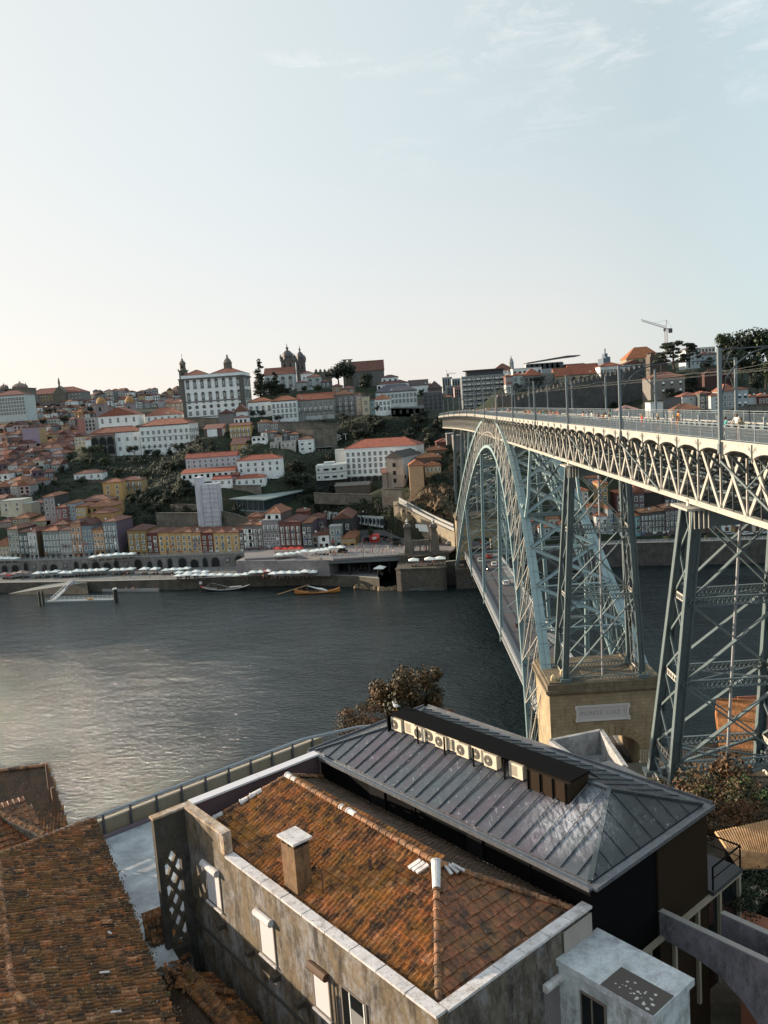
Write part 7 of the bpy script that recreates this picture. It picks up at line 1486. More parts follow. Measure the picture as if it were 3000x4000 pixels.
for v in np.arange(-4.8, 17, 1.75): b.box(-30.78, -30.66, v-.07, v+.07, TZ+.2, TZ+1.45, 1)
b.tube([(-30.72, -5, TZ+1.5), (-30.72, 15.4, TZ+1.5), (-29.4, 19.5, TZ+1.5), (-25, 25, TZ+1.5)], .08, 8, 0); b.tube([(-30.95, -5, TZ+1.3), (-30.95, 15.4, TZ+1.3), (-29.6, 19.6, TZ+1.3), (-25, 25.3, TZ+1.3)], .06, 8, 0)
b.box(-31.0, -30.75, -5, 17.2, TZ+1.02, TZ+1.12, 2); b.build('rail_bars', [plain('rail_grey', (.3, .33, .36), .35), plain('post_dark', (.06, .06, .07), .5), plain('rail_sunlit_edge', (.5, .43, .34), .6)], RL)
# zinc roofed house
O = (-9, 12.3, 44); Z1 = thing('zinc_roof_house', 'long dark house with a standing seam zinc hip roof in front of the bridge', 'house', *O)
def zincm(name, c, c2, drop=1.0):
 m, nt, bs = nmat(name); bs.inputs['Metallic'].default_value = .25; g = nt.nodes.new('ShaderNodeNewGeometry').outputs['Position']
 o = ramp(nt, noise(nt, .35, 5, g, .6), [(.35, c), (.65, c2)]); o = mix(nt, .5, o, ramp(nt, noise(nt, 3, 6, g, .75), [(.3, (.5, .5, .5)), (.7, (1.3, 1.3, 1.3))]), 'MULTIPLY')
 d1 = ramp(nt, noise(nt, 5.5, 3, g, .7), [(.70-.03*drop, (0, 0, 0)), (.735-.03*drop, (1, 1, 1))]); d2 = ramp(nt, noise(nt, .6, 4, g, .7), [(.42, (0, 0, 0)), (.62, (1, 1, 1))]); o = mix(nt, mix(nt, 1.0, d1, d2, 'MULTIPLY'), o, (.55, .56, .6))
 mp = nt.nodes.new('ShaderNodeMapping'); mp.inputs['Rotation'].default_value = (0, 0, -RZ); mp.inputs['Scale'].default_value = (1, .16, 1); nt.links.new(g, mp.inputs[0])
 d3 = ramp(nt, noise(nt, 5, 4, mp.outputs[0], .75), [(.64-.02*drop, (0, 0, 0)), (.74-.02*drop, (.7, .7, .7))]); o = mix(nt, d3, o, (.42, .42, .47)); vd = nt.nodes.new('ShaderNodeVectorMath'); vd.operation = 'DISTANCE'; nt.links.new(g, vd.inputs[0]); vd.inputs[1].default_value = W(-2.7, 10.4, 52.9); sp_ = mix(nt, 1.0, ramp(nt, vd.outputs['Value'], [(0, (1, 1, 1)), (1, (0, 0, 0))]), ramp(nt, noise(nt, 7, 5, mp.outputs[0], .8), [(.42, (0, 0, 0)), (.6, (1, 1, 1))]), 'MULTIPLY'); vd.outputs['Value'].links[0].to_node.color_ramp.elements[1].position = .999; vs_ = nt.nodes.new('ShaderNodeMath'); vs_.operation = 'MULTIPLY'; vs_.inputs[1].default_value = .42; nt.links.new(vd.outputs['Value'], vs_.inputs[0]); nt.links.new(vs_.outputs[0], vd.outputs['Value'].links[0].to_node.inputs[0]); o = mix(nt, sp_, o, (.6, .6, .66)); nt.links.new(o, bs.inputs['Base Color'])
 nt.links.new(ramp(nt, noise(nt, 2, 5, g, .7), [(.3, (.22, .22, .22)), (.7, (.42, .42, .42))]), bs.inputs['Roughness']); MATS[name] = m; return m
ZA = zincm('zinc_weathered', (.1, .088, .112), (.075, .1, .115), 1.5); ZB = zincm('zinc_dark', (.05, .063, .072), (.075, .09, .1), .8); BLK = plain('black_cladding', (.004, .004, .0045), .8); BRP = plain('brown_cladding', (.03, .02, .013), .6)
for q_ in (BLK, BRP, plain('dormer_recess_shade', (.004, .004, .005), .9), plain('cladding_grey', (.012, .012, .013), .6)): q_.node_tree.nodes['Principled BSDF'].inputs['Specular IOR Level'].default_value = .08
ze_, zr = 52.0, 53.5; a, b2, c, d = (-18.3, 8.25, ze_), (-.1, 8.25, ze_), (-.1, 16.5, ze_), (-18.3, 16.5, ze_); r0, r1 = (-14.6, 12.3, zr), (-2.15, 12.5, zr)
b = LB(O); b.add([a, b2, c, d, r0, r1, *[(x, y, z-.12) for x, y, z in (a, b2, c, d)]], [(0,1,5,4), (2,3,4,5), (3,0,4), (6,9,8,7), (0,6,7,1), (1,7,8,2), (2,8,9,3), (3,9,6,0)], 0); b.add([b2, c, r1], [(0,1,2)], 1); zro = b.build('roof', [ZA, ZB], Z1)
sm = LB(O)
def seams(b, e0, e1, q0, q1, sp, h=.05, mi=0):
 e0, e1, q0, q1 = map(Vector, (e0, e1, q0, q1)); ex = (e1-e0).normalized(); L = (e1-e0).length; n = (e1-e0).cross(q0-e0).normalized(); n = n if n.z > 0 else -n; sy = n.cross(ex); sy = sy if (q0-e0).dot(sy) > 0 else -sy; H = (q0-e0).dot(sy); a0, a1 = (q0-e0).dot(ex), (q1-e0).dot(ex); x = sp*.5
 while x < L:
  t = 1.0
  if x < a0: t = x/a0
  if x > a1: t = min(t, (L-x)/(L-a1))
  b.beam(e0+ex*x+n*h*.5, e0+ex*x+sy*H*t+n*h*.5, .035, h, mi, up=tuple(n)); x += sp
seams(sm, a, b2, r0, r1, .78); seams(sm, c, d, r1, r0, .78); seams(sm, b2, c, r1, r1, .95); seams(sm, d, a, r0, r0, .8)
for p, q in ((b2, r1), (c, r1), (a, r0), (d, r0), (r0, r1)): sm.beam(Vector(p)+Vector((0, 0, .04)), Vector(q)+Vector((0, 0, .04)), .2 if q == r1 else .12, .1, 0)
sm.build('standing_seam', ZB, zro)
b = LB(O)
for p, q, w_ in (((-18.5, 8.02), (.15, 8.02), .42), ((.15, 8.02), (.15, 16.75), .42), ((.15, 16.75), (-18.5, 16.75), .42), ((-18.5, 16.75), (-18.5, 8.02), .42)):
 gz = ze_-.1+.004*(p[0]+p[1] > 5)+.003*(q[0]+q[1] > 5); P_ = Vector((*p, gz)); Q_ = Vector((*q, gz)); b.beam(P_, Q_, w_, .08); dd = (Q_-P_).normalized(); nn = Vector((dd.y, -dd.x, 0))*.2; b.beam(P_+nn+Vector((0, 0, .06)), Q_+nn+Vector((0, 0, .06)), .05, .16)
b.build('gutter', zincm('zinc_gutter', (.13, .135, .15), (.16, .17, .19), 1.4), zro)
b = LB(O); b.box(-18.35, -.02, 8.1, 16.55, 38, ze_-.15, 0); b.box(-.02, .06, 12.6, 16.55, 38, ze_-.2, 1)
for u, s in ((-13.4, 1.2), (-6.5, .9)): b.box(u, u+s, 8.03, 8.1, 50.2, ze_-.2, 2)
for u in (-10, -3): b.box(u, u+.03, 8.06, 8.1, 50, ze_-.2, 2)
b.box(-17.9, -.3, 8.0, 8.07, 50.62, 50.72, 3); b.build('wall', [BLK, BRP, plain('cladding_grey', (.012, .012, .013), .6), LIME], Z1)
DU0, DU1 = -15.3, -3.2; b = LB(O); b.box(DU0, DU1, 11.25, 12.6, 53.9, 53.98, 0); b.box(DU0, -5.5, 12.1, 12.2, 52.6, 53.9, 1); b.box(-5.45, DU1, 11.05, 12.5, 52.4, 53.9, 2)
for u in (-5.45, -4.75, -4.05, -3.35): b.box(u, u+.04, 10.98, 11.05, 52.6, 53.92, 1)
for u in (DU0, -12.9, -10.9, -8.9, -6.9): b.box(u, u+.06, 11.02, 11.1, 52.5, 53.92, 1)
b.box(DU0, DU0+.06, 11.05, 12.5, 52.4, 53.9, 1); b.quad((DU0, 12.6, 53.97), (DU1, 12.6, 53.97), (DU1, 13.4, 53.3), (DU0, 13.4, 53.3), 3)
b.build('roof_dormer', [plain('dormer_recess_shade', (.004, .004, .005), .9), BLK, BRP, ZA], Z1)  # black top slab stands in for the shade of the open recess
sl = lambda v: ze_+(v-8.25)*(zr-ze_)/4.1
b = LB((0, 0, 0)); w_, dp_, h_ = .82, .34, .66; b.box(-w_/2, w_/2, 0, dp_, 0, h_, 0); b.box(-w_/2-.01, w_/2+.01, -.01, dp_+.01, h_, h_+.02, 0)
for x in (-.3, .24): b.box(x, x+.06, .02, dp_-.02, -.08, 0, 2)
bodym = MB.mesh(b, 'condenser_body', [plain('condenser_cream', (.62, .55, .44), .5), BLK, plain('foot_dark', (.05, .05, .05), .7)])
b = MB(); n = 20; b.add([(-.12+.27*math.cos(2*math.pi*k/n), -.012, .33+.27*math.sin(2*math.pi*k/n)) for k in range(n)], [tuple(range(n))[::-1]], 0)
for r_ in (.09, .16, .22):
 for k in range(n): a1, a2 = 2*math.pi*k/n, 2*math.pi*(k+1)/n; b.beam((-.12+r_*math.cos(a1), -.02, .33+r_*math.sin(a1)), (-.12+r_*math.cos(a2), -.02, .33+r_*math.sin(a2)), .012, .012, 1, cap=False)
for k in range(8): a1 = 2*math.pi*k/8; b.beam((-.12, -.02, .33), (-.12+.27*math.cos(a1), -.02, .33+.27*math.sin(a1)), .012, .012, 1)
b.add([(-.12+.07*math.cos(2*math.pi*k/n), -.03, .33+.07*math.sin(2*math.pi*k/n)) for k in range(n)], [tuple(range(n))[::-1]], 2); fanm = b.mesh('fan_grille', [plain('fan_dark', (.17, .15, .12), .7), plain('grille_grey', (.12, .11, .1), .6), plain('fan_hub_cream', (.4, .37, .3), .6)])
b = MB()
for k in range(9): b.box(-.32, .08, -.02, -.005, .1+k*.055, .12+k*.055)
louvm = b.mesh('louvre_grille', plain('grille_grey', (.3, .28, .25)))
ku = [-14.75, -13.75, -12.9, -12.1, -11.3, -10.45, -9.75, -8.8, -7.9, -6.3]; n = 0
for i, u in enumerate(ku):
 v = 11.2 if i not in (1, 3, 5, 7) else 11.3; t = thing('air_conditioner', 'cream air conditioner unit in the roof niche, %s from the left' % ORD[i+1], 'air conditioner', u, v, sl(v)+.08, 'air conditioners in the zinc roof niche')
 inst('body', bodym, t); inst('fan_grille' if i % 4 != 1 else 'louvre_grille', fanm if i % 4 != 1 else louvm, t);
o5 = (-1, 18, 47.8); BP = thing('balcony', 'small dark balcony with a thin rail at the right end of the zinc roof house', 'balcony', *o5); b = LB(o5); b.box(-2.6, .3, 16.6, 19.3, 47.7, 47.9, 0); b.build('slab', plain('slab_dark', (.05, .05, .055), .6), BP); b = LB(o5)
for u in (-2.6, .2): b.box(u-.03, u+.03, 16.7, 16.76, 47.9, 49.0); b.box(u-.03, u+.03, 19.2, 19.26, 47.9, 49.0)
b.beam((-2.6, 19.23, 49), (.2, 19.23, 49), .06); b.beam((.2, 16.7, 49), (.2, 19.23, 49), .06); b.beam((.2, 16.7, 48.45), (.2, 19.23, 48.45), .03); b.beam((-2.6, 19.23, 48.45), (.2, 19.23, 48.45), .03); b.build('railing', BLK, BP)
b = LB(o5)
for v in (11.6, 13.5, 15.4, 17.3, 19.1): b.box(.06, .22, v, v+.16, 43, 47.55, 0)
b.box(.06, .26, 9.5, 19.3, 47.55, 47.7, 0); b.box(-2.6, .06, 19.14, 19.3, 43, 47.7, 1); b.box(.01, .05, 16.6, 19.2, 43, 47.5, 2); b.build('podium_frame', [plain('frame_cream', (.34, .29, .22), .7), plain('podium_grey', (.15, .15, .16), .8), DARKGLASS], BP)
def conc_beam(name, label, u0, u1, v, zt, th, prof):
 o = (u0, v, zt); t = thing(name, label, 'concrete wall', *o); b = LB(o); T_ = [(u, zt) for u, _ in prof]; Bt = [(u, zt-h) for u, h in prof]; P_ = T_+Bt[::-1]; n = len(P_)
 b.add([(u, v, z) for u, z in P_]+[(u, v+th, z) for u, z in P_], [tuple(range(n)), tuple(range(n, 2*n))[::-1]]+[(i, (i+1) % n, n+(i+1) % n, n+i) for i in range(n)]); b.build('wall_body', grimewall('board_concrete', (.17, .155, .18), (.07, .065, .07), (.24, .22, .26), .3), t)
 b = LB(o); b.box(u0, u1, v-.01, v+th+.01, zt+.003, zt+.05); b.build('coping', plain('concrete_top', (.3, .28, .27), .8), t)
conc_beam('concrete_wall', 'near purple grey concrete wall with a curved underside at the lower right', -.0, 9, 12.6, 48.75, .25, [(0, 1.15), (1.6, 1.25), (2.6, 1.5), (3.6, 2.1), (4.8, 3.4), (5.6, 5.0), (9, 6)])
conc_beam('concrete_wall', 'second purple grey concrete wall behind the near one, at the right edge', 1.8, 9, 14.4, 48.6, .25, [(1.8, 1.3), (4, 1.5), (6, 2.2), (9, 4)])
zb_ = 50.1; q = [cutZ(x, y, zb_) for x, y in ((2181, 3742), (2322, 3634), (2694, 3878), (2561, 4005))]; v0, v1, u1 = (q[0][1]), 8.3, 3.9
o6 = (2, 7, 46); WB = thing('white_annex', 'low white flat roofed annex with a dark roof patch at the lower right', 'annex', *o6); b = LB(o6); b.box(.02, u1, v0, v1, 40, zb_-.25, 0); b.build('wall', grimewall('annex_white', (.48, .52, .54), (.2, .2, .2), (.6, .64, .66), .2), WB)
b = LB(o6); b.box(.02, u1+.15, v0-.12, v1+.1, zb_-.25, zb_, 0); b.build('roof_slab', limem() if False else grimewall('annex_roof', (.46, .5, .52), (.3, .28, .33), (.6, .62, .66), .6), WB); b = LB(o6); b.box(1.95, u1+.1, v0-.1, v0+1.15, zb_+.003, zb_+.03, 0)
for k in range(26): x, y, r_ = U(2.3, u1-.1), U(v0, v0+.85), U(.02, .07); b.add([(x+r_*math.cos(t)*U(.7, 1.4), y+r_*math.sin(t), zb_+.034) for t in np.linspace(0, 6.28, 7)[:-1]], [tuple(range(6))], 1)
b.build('felt_patch', [plain('felt_dark', (.075, .065, .06), .9), plain('bird_dropping', (.5, .48, .47), .8)], WB)
b = LB(o6); b.box(1.0, 2.1, v0-.06, v0-.002, 48.0, 49.35, 0); b.box(1.08, 2.02, v0-.07, v0-.06, 48.05, 49.28, 1); b.box(1.5, 1.56, v0-.1, v0-.072, 48.05, 49.28, 0); b.build('window', [plain('window_frame_grey', (.16, .13, .11)), DARKGLASS], WB)
b = LB(o6); b.box(.06, .1, 6.3, 7.98, 49.9, 50.95, 0); b.build('upstand', wallm((.4, .34, .3)), WB)
# left roofs
def flat3(px, py, z): return cutZ(px, py, z)
zr_, ze2 = 50.4, 48.3; ra, rb = flat3(-10, 3345, zr_), flat3(45, 3880, zr_); ea, eb = flat3(372, 3202, ze2), flat3(690, 4000, ze2)
dR = (Vector(rb)-Vector(ra)); rb2 = Vector(ra)+dR*2.2; eb2 = Vector(ea)+(Vector(eb)-Vector(ea))*1.35
O7 = (-20, -5, 44); LR = thing('left_tiled_house', 'old house with a large mossy brown tiled roof filling the lower left corner', 'house', *O7)
b = LB(O7); b.add([ra, tuple(rb2), tuple(eb2), ea], [(0,1,2,3)]); b.v = [(x, y, z-.04) for x, y, z in b.v]; lro = b.build('roof', TILE4, LR)
b = LB(O7); tiles(b, ea, tuple(eb2), ra, tuple(rb2), tw=.23, tl=.56, prof='canal', hgt=.1, jit=.04, lift=.06); b.build('roof_tiles', TILE3, lro)
b = LB(O7); ridge_caps(b, Vector(ra)+Vector((0, 0, .05)), Vector(ea)+Vector((0, 0, .05)), r=.13); ridge_caps(b, Vector(ra)+Vector((0, 0, .02)), rb2+Vector((0, 0, .02)), r=.15); b.build('ridge_tiles', CAP, lro)
b = LB(O7); we = Vector(ea); wf = eb2; wn = Vector((.06, .25, 0))
for (p, q) in ((we-wn, wf-wn), (Vector(ra), we-wn)): b.quad((p.x, p.y, 38), (q.x, q.y, 38), (q.x, q.y, q.z-.1), (p.x, p.y, p.z-.1))
back = Vector((-3, -6, 0)); b.quad(tuple(Vector(ra)), tuple(rb2), tuple(rb2+back+Vector((0, 0, -2.4))), tuple(Vector(ra)+back+Vector((0, 0, -2.4))), 1)
b.build('wall', [STUC2, TILE3], LR)
b = LB(O7);
for k in range(420):
 f = random.random(); p = Vector(ea).lerp(eb2, f)+Vector((U(-.2, .12), U(-.4, .15)-abs(random.gauss(0, .15)), U(0, .16)))
 for j in range(8): leafquad(b, tuple(p+Vector((U(-.2, .2), U(-.2, .2), U(0, .16)))), U(.035, .085), (U(-1, 1), U(-1, 1), 1))
for k in range(420):
 p = Vector(ea).lerp(eb2, random.random()).lerp(Vector(ra).lerp(rb2, random.random()), U(.05, .95));
 for j in range(6): leafquad(b, tuple(p+Vector((U(-.25, .25), U(-.2, .2), U(.08, .16)))), U(.02, .055), (0, 0, 1))
b.build('dry_moss', leafm('dry_moss', (.05, .035, .018), (.12, .075, .035)), lro)
b = LB(O7)
for px, py, w1 in ((160, 3535, .3), (95, 3535, .12), (455, 3960, .5), (200, 3590, .12), (410, 3805, .5), (430, 3650, .15)):
 p = Vector(flat3(px, py, 49.2)); w1 *= .7; q_ = Vector(ra).lerp(rb2, .3); b.beam(p+Vector((-.05, -w1/2, .13)), p+Vector((.05, w1/2, .03)), .09, .03)
for x in (.3,): pass
b.build('loose_tile', LIME, lro)
o8 = (-14, -10.5, 46); HL = thing('hip_roof_corner', 'corner of a red tiled hip roof at the very bottom left', 'roof', *o8); p0, p1, p2, p3 = flat3(60, 3890, 50.5), flat3(-60, 3990, 49.9), flat3(260, 4040, 49.6), flat3(-100, 4300, 48.5); b = LB(o8)
b.add([p0, p1, p3, p2], [(0, 1, 2, 3)]); tiles(b, p2, p3, p0, p1, tw=.25, tl=.38, prof='flat', hgt=.03, mi=1); ridge_caps(b, Vector(p0)+Vector((0, 0, .05)), Vector(p2)+Vector((0, 0, .05)), r=.16, mi=2); b.build('roof_tiles', [TILE4, TILE2, TILE3], HL)
def slope_roof(name, label, pts, o, mat, tw, tl, prof, walls=6, ridge=True, hgt=.05):
 """pts: eave0, eave1, ridge0, ridge1 in local coordinates"""
 t = thing(name, label, 'roof', *o); e0, e1, q0, q1 = pts; b = LB(o); b.add([e0, e1, q1, q0], [(0,1,2,3)]); b.v = [(x, y, z-.03) for x, y, z in b.v]; r_ = b.build('roof', TILE4, t); b = LB(o); tiles(b, e0, e1, q0, q1, tw=tw, tl=tl, prof=prof, hgt=hgt, jit=.015); b.build('roof_tiles', mat, r_)
 b = LB(o)
 for p, q in ((e0, e1), (e1, q1), (q1, q0), (q0, e0)): b.quad((p[0], p[1], p[2]-walls), (q[0], q[1], q[2]-walls), (q[0], q[1], q[2]-.05), (p[0], p[1], p[2]-.05))
 b.build('wall', STUC2, t)
 if ridge: b = LB(o); ridge_caps(b, Vector(q0)+Vector((0, 0, .05)), Vector(q1)+Vector((0, 0, .05)), r=.14); b.build('ridge_tiles', CAP if ridge == 1 else TILE3, r_)
 return t
slope_roof('tiled_roof', 'dark mossy tiled roof at the left edge against the river', [flat3(-120, 3310, 43.2), flat3(275, 3245, 43.2), flat3(-120, 3028, 46.4), flat3(185, 2992, 46.4)], (-42, -1, 40), TILE3, .22, .4, 'canal', 8, 1)
b = LB((-42, -1, 40)); p = flat3(190, 3060, 46.0); b.box(p[0]-.07, p[0]+.07, p[1]-.07, p[1]+.07, 44.5, 47.4); p = flat3(212, 3130, 45); b.box(p[0]-.12, p[0]+.12, p[1]-.12, p[1]+.12, 43.5, 46); b.build('flue', plain('rusty_pipe', (.09, .05, .035)), [o for o in bpy.data.objects if o.name == 'tiled_roof'][0])
slope_roof('tiled_roof', 'regular orange tiled roof slope wedged at the left edge above the mossy roof', [flat3(-60, 3385, 47.2), flat3(185, 3300, 47.2), flat3(-60, 3155, 48.8), flat3(172, 3262, 48.0)], (-32, -4, 42), TILE2, .3, .42, 'flat', 6, 1, .05)
slope_roof('alley_roof', 'small steep brown tiled roof at the foot of the lattice screen', [flat3(620, 3790, 44.6), flat3(755, 3735, 44.6), flat3(560, 3600, 46.4), flat3(640, 3550, 46.4)], (-17, -3.5, 42), TILE3, .2, .38, 'canal', 4, False)
slope_roof('alley_roof', 'dark tiled roof with broken ridge in the alley below the stucco wall', [(-15.6, -.35, 44.6), (-3, -.35, 44.6), (-15.6, -2.3, 45.7), (-3, -2.3, 45.7)], (-12, -1.5, 42), TILE3, .22, .4, 'canal', 4, 2)
slope_roof('alley_roof', 'mossy tiled lean roof between the broken ridge and the left mossy roof', [(-3, -4.6, 44.5), (-15.6, -4.0, 44.5), (-3, -2.35, 45.65), (-15.6, -2.35, 45.65)], (-10, -3.5, 42), TILE3, .22, .4, 'canal', 4, False)
b = LB((-12, -1.5, 42)); q0, q1 = Vector((-14.6, -2.6, 45.75)), Vector((-13.2, -.5, 45.0)); ridge_caps(b, q0, q1, r=.15)
for k in range(45): p = q0+Vector((U(-1.6, .6), U(-.7, .8), U(-.1, .2))); b.beam(p, p+Vector((U(-.3, .3), U(-.3, .3), U(-.1, .1))), .14, .05)
b.build('ridge_tiles', TILE3, [o for o in bpy.data.objects if o.get('label', '').startswith('dark tiled roof with broken')][0])
# things to the right
zc = 45.0; cr = [flat3(2790, 3250, zc), flat3(3080, 3185, zc), flat3(3080, 3390, zc-.5), flat3(2890, 3396, zc-.5)]; o9 = (cr[3][0], cr[3][1], 42); CR = thing('corrugated_roof', 'sunlit orange corrugated sheet roof at the right edge', 'roof', *o9); b = LB(o9); n = 60
P0, P1, P2, P3 = map(Vector, (cr[3], cr[2], cr[1], cr[0]))
for k in range(n):
 f0, f1 = k/n, (k+1)/n; z0 = Vector((0, 0, .05*math.sin(k*math.pi)));
 pa, pb = P0.lerp(P1, f0), P0.lerp(P1, f1); pc, pd = P3.lerp(P2, f1), P3.lerp(P2, f0); u_ = Vector((0, 0, .045 if k % 2 else -.045)); w2 = Vector((0, 0, -.045 if k % 2 else .045)); b.quad(tuple(pa+u_), tuple(pb+w2), tuple(pc+w2), tuple(pd+u_))
b.build('sheet', grimewall('corrugated_orange', (.5, .3, .15), (.3, .17, .09), (.6, .42, .26), .1), CR); b = LB(o9); b.box(P0.x, P0.x+.15, P0.y, P0.y+.15, 38, zc-.6); b.quad((P0.x, P0.y, 38), (P3.x, P3.y, 38), tuple(P3-Vector((0, 0, .1))), tuple(P0-Vector((0, 0, .1)))); b.quad((P0.x, P0.y, 38), (P1.x, P1.y, 38), tuple(P1-Vector((0, 0, .1))), tuple(P0-Vector((0, 0, .1)))); b.build('support', BLK, CR)
g_ = [flat3(2890, 3545, 45.2), flat3(3100, 3625, 45.2), flat3(3100, 3820, 45.2), flat3(2890, 3720, 45.2)]; b = MB(); b.add([W(*p) for p in g_]+[W(p[0], p[1], 40) for p in g_], [(0,1,2,3), (0,3,7,4), (3,2,6,7)]); tag(b.build('red_pavement', plain('red_pavement', (.34, .13, .08), .9)), kind='structure')
o10 = (-15, 29, 42); TP_ = thing('parapet_roof', 'small flat roof enclosed by a tall white triangular parapet behind the zinc roof', 'roof', *o10); Q_ = [flat3(x, y, 46.6) for x, y in ((2150, 2890), (2348, 2850), (2445, 2995), (2280, 2985))]; b = LB(o10)
for p, q in zip(Q_, Q_[1:]+Q_[:1]): p, q = Vector(p), Vector(q); b.beam(p-Vector((0, 0, .9)), q-Vector((0, 0, .9)), .3, 1.8, 0)
b.add([(p[0], p[1], 45.0) for p in Q_], [(0,1,2,3)], 1); b.add([(p[0], p[1], 38) for p in Q_]+[(p[0], p[1], 45) for p in Q_], [(0,1,5,4), (1,2,6,5), (2,3,7,6), (3,0,4,7)], 0); b.build('parapet', [grimewall('parapet_grey', (.34, .34, .35), (.2, .2, .2), (.5, .48, .45), .3), grimewall('membrane_stained', (.2, .22, .24), (.05, .05, .055), (.4, .42, .43), .3)], TP_)
o11 = (-10, 20, 42); SR = thing('low_metal_roof', 'narrow grey metal roof strip with droppings beyond the zinc roof edge', 'roof', *o11); Q_ = [flat3(x, y, 47.2) for x, y in ((2330, 2985), (2380, 2970), (2530, 3038), (2490, 3060))]; b = LB(o11); b.add([*Q_, *[(p[0], p[1], 40) for p in Q_]], [(0,1,2,3), (0,4,5,1), (1,5,6,2), (2,6,7,3), (3,7,4,0)]); b.build('roof', MATS['zinc_gutter'], SR)
oh = [onz(x, y, 10.5) for x, y in ((2818, 2925), (2962, 2935))]; h = house('riverside_cottage', 'small house with a glowing orange tiled roof seen through the near pier', 'house', [oh[0][0], oh[0][1], 7.2], [oh[1][0], oh[1][1], 7.2], 3.3, 15, (.5, .27, .13), roof='gx', rise=5.6, rc=(.38, .15, .05), rows=0, grime=.2, terr=False)
b = MB(); w_ = h['_w']
for k in range(16): b.box(-w_/2+w_*k/16, -w_/2+w_*(k+.7)/16, -.1, -.02, .2, 3.1)
b.build('slat_cladding', plain('slat_orange', (.42, .2, .09), .7), h)
h = house('riverside_cottage', 'second orange roofed house at the right edge beyond the near pier', 'house', [oh[1][0]+.8, oh[1][1]+3, 7.2], [oh[1][0]+12, oh[1][1]+2.5, 7.2], 5.2, 14, (.4, .25, .15), roof='gx', rise=3.4, rc=(.3, .1, .045), rows=1, cols=3, terr=False)
rail('iron_fence', 'thin iron fence along the embankment behind the nearest pier', [tuple(onz(x, y, 20)) for x, y in ((2505, 2990), (2640, 2985), (3060, 2990))], h=2.2, step=.35, r=.04, rails=(.1, 2.2), mat=plain('fence_grey', (.16, .17, .18), .6))
rail('iron_fence', 'iron stair fence at the foot of the nearest pier', [tuple(onz(*p)) for p in ((2500, 3010, 28), (2560, 3080, 31), (2640, 3190, 33))], h=1.2, step=.4, r=.04, mat=plain('fence_grey', (.16, .17, .18), .6))
rail('iron_fence', 'low wire fence behind the brown bushes at the right edge', [tuple(onz(*p)) for p in ((2720, 3090, 33), (2860, 3080, 33), (3060, 3085, 33))], h=1.1, step=.3, r=.03, mat=plain('fence_grey', (.16, .17, .18), .6))
b = MB(); p = onz(2640, 3090, 31.5); b.box(-7.5, 7.5, -151, -141, 26, 31.35); o = b.build('pier_footing', stonem('footing_stone', (.14, .12, .1), (.1, .09, .075))); tag(o, 'stone footing under the nearest metal pier', 'footing')
def near_tree(loc, H, Wd, leaf, label, seed, nl=6500, ls=.026, name='broadleaf_tree', lobes=None):
 random.seed(seed); b = MB(); tr = MB(); t = empty(name, loc); tag(t, label, 'tree'); L_ = lobes or [(U(-.36, .36), U(-.25, .25), U(.3, .88), U(.1, .2)) for k in range(22)]
 tr.tube([(0, 0, -.3*H), (.02*H, 0, .2*H), (0, 0, .5*H)], [.035*H, .028*H, .012*H], 8)
 for l in L_: tr.tube([(0, 0, .12*H), (l[0]*Wd*.5, l[1]*Wd*.5, l[2]*H*.7), (l[0]*Wd, l[1]*Wd, l[2]*H)], [.014*H, .009*H, .003*H], 5)
 for k in range(nl):
  l = random.choice(L_); v = Vector((random.gauss(0, 1), random.gauss(0, 1), random.gauss(0, 1))).normalized(); r_ = l[3]*random.random()**.4*1.1; leafquad(b, ((l[0]+v.x*r_)*Wd, (l[1]+v.y*r_)*Wd, (l[2]+v.z*r_*.9)*H), ls*H*U(.6, 1.4), v)
 b.build('crown', LEAF[leaf], t); tr.build('trunk', BARK, t); return t
for px, py, Y, H_, W_, lf, lab, sd_ in ((1530, 2870, -137, 6.6, 6.2, 'olive', 'reddish olive tree, left crown behind the zinc roof ridge', 3), (1640, 2865, -139, 7.6, 6.6, 'olive', 'olive green tree, right crown behind the zinc roof ridge', 5), (1450, 2905, -143, 4.2, 7.0, 'brown', 'low reddish bush spilling over left of the seagull', 8), (1690, 2850, -134, 3.4, 5.5, 'brown', 'small reddish tree top just right above the zinc ridge', 12)):
 p = ony(px, py, Y); near_tree(p, H_, W_, lf, lab, sd_)
random.seed(31)
for i, (px, py, Y, H_, W_, lf, lab) in enumerate(((2700, 3260, -166, 4.6, 6.0, 'olive', 'dry brown shrub right of the zinc roof corner'), (2790, 3210, -160, 5.6, 6.5, 'brown', 'tall dry brown shrub behind the zinc roof corner'), (2890, 3230, -164, 3.8, 5.0, 'green', 'bright green shrub among the brown ones at the right edge'), (2960, 3250, -168, 3.2, 5.0, 'olive', 'low brown shrub at the right edge above the corrugated roof'), (2840, 3290, -172, 2.6, 6.0, 'brown', 'low dark brown shrub just above the corrugated roof'))):
 p = ony(px, py, Y); near_tree(p, H_, W_, lf, lab, 40+i, 5200, .034, name='shrub', lobes=[(U(-.5, .5), U(-.4, .4), U(.2, .8), U(.12, .24)) for k in range(18)])
p = onz(2945, 3560, 45.2); t = near_tree(p, 1.6, 3.4, 'mid', 'dark leafy hydrangea bush with pale flower heads at the right edge', 77, 2200, .05, name='hydrangea_bush', lobes=[(U(-.5, .5), U(-.4, .4), U(.3, .8), U(.15, .25)) for k in range(14)]); b = MB()
for k in range(16):
 c0 = Vector((U(-1.6, 1.4), U(-1.2, .2), U(.9, 1.5)));
 for j in range(26): v = Vector((random.gauss(0, 1), random.gauss(0, 1), random.gauss(0, 1))).normalized(); leafquad(b, tuple(c0+v*.16), .05, v)
b.build('flower_head', plain('hydrangea_pale', (.5, .4, .33), .8), t)
random.seed(5)
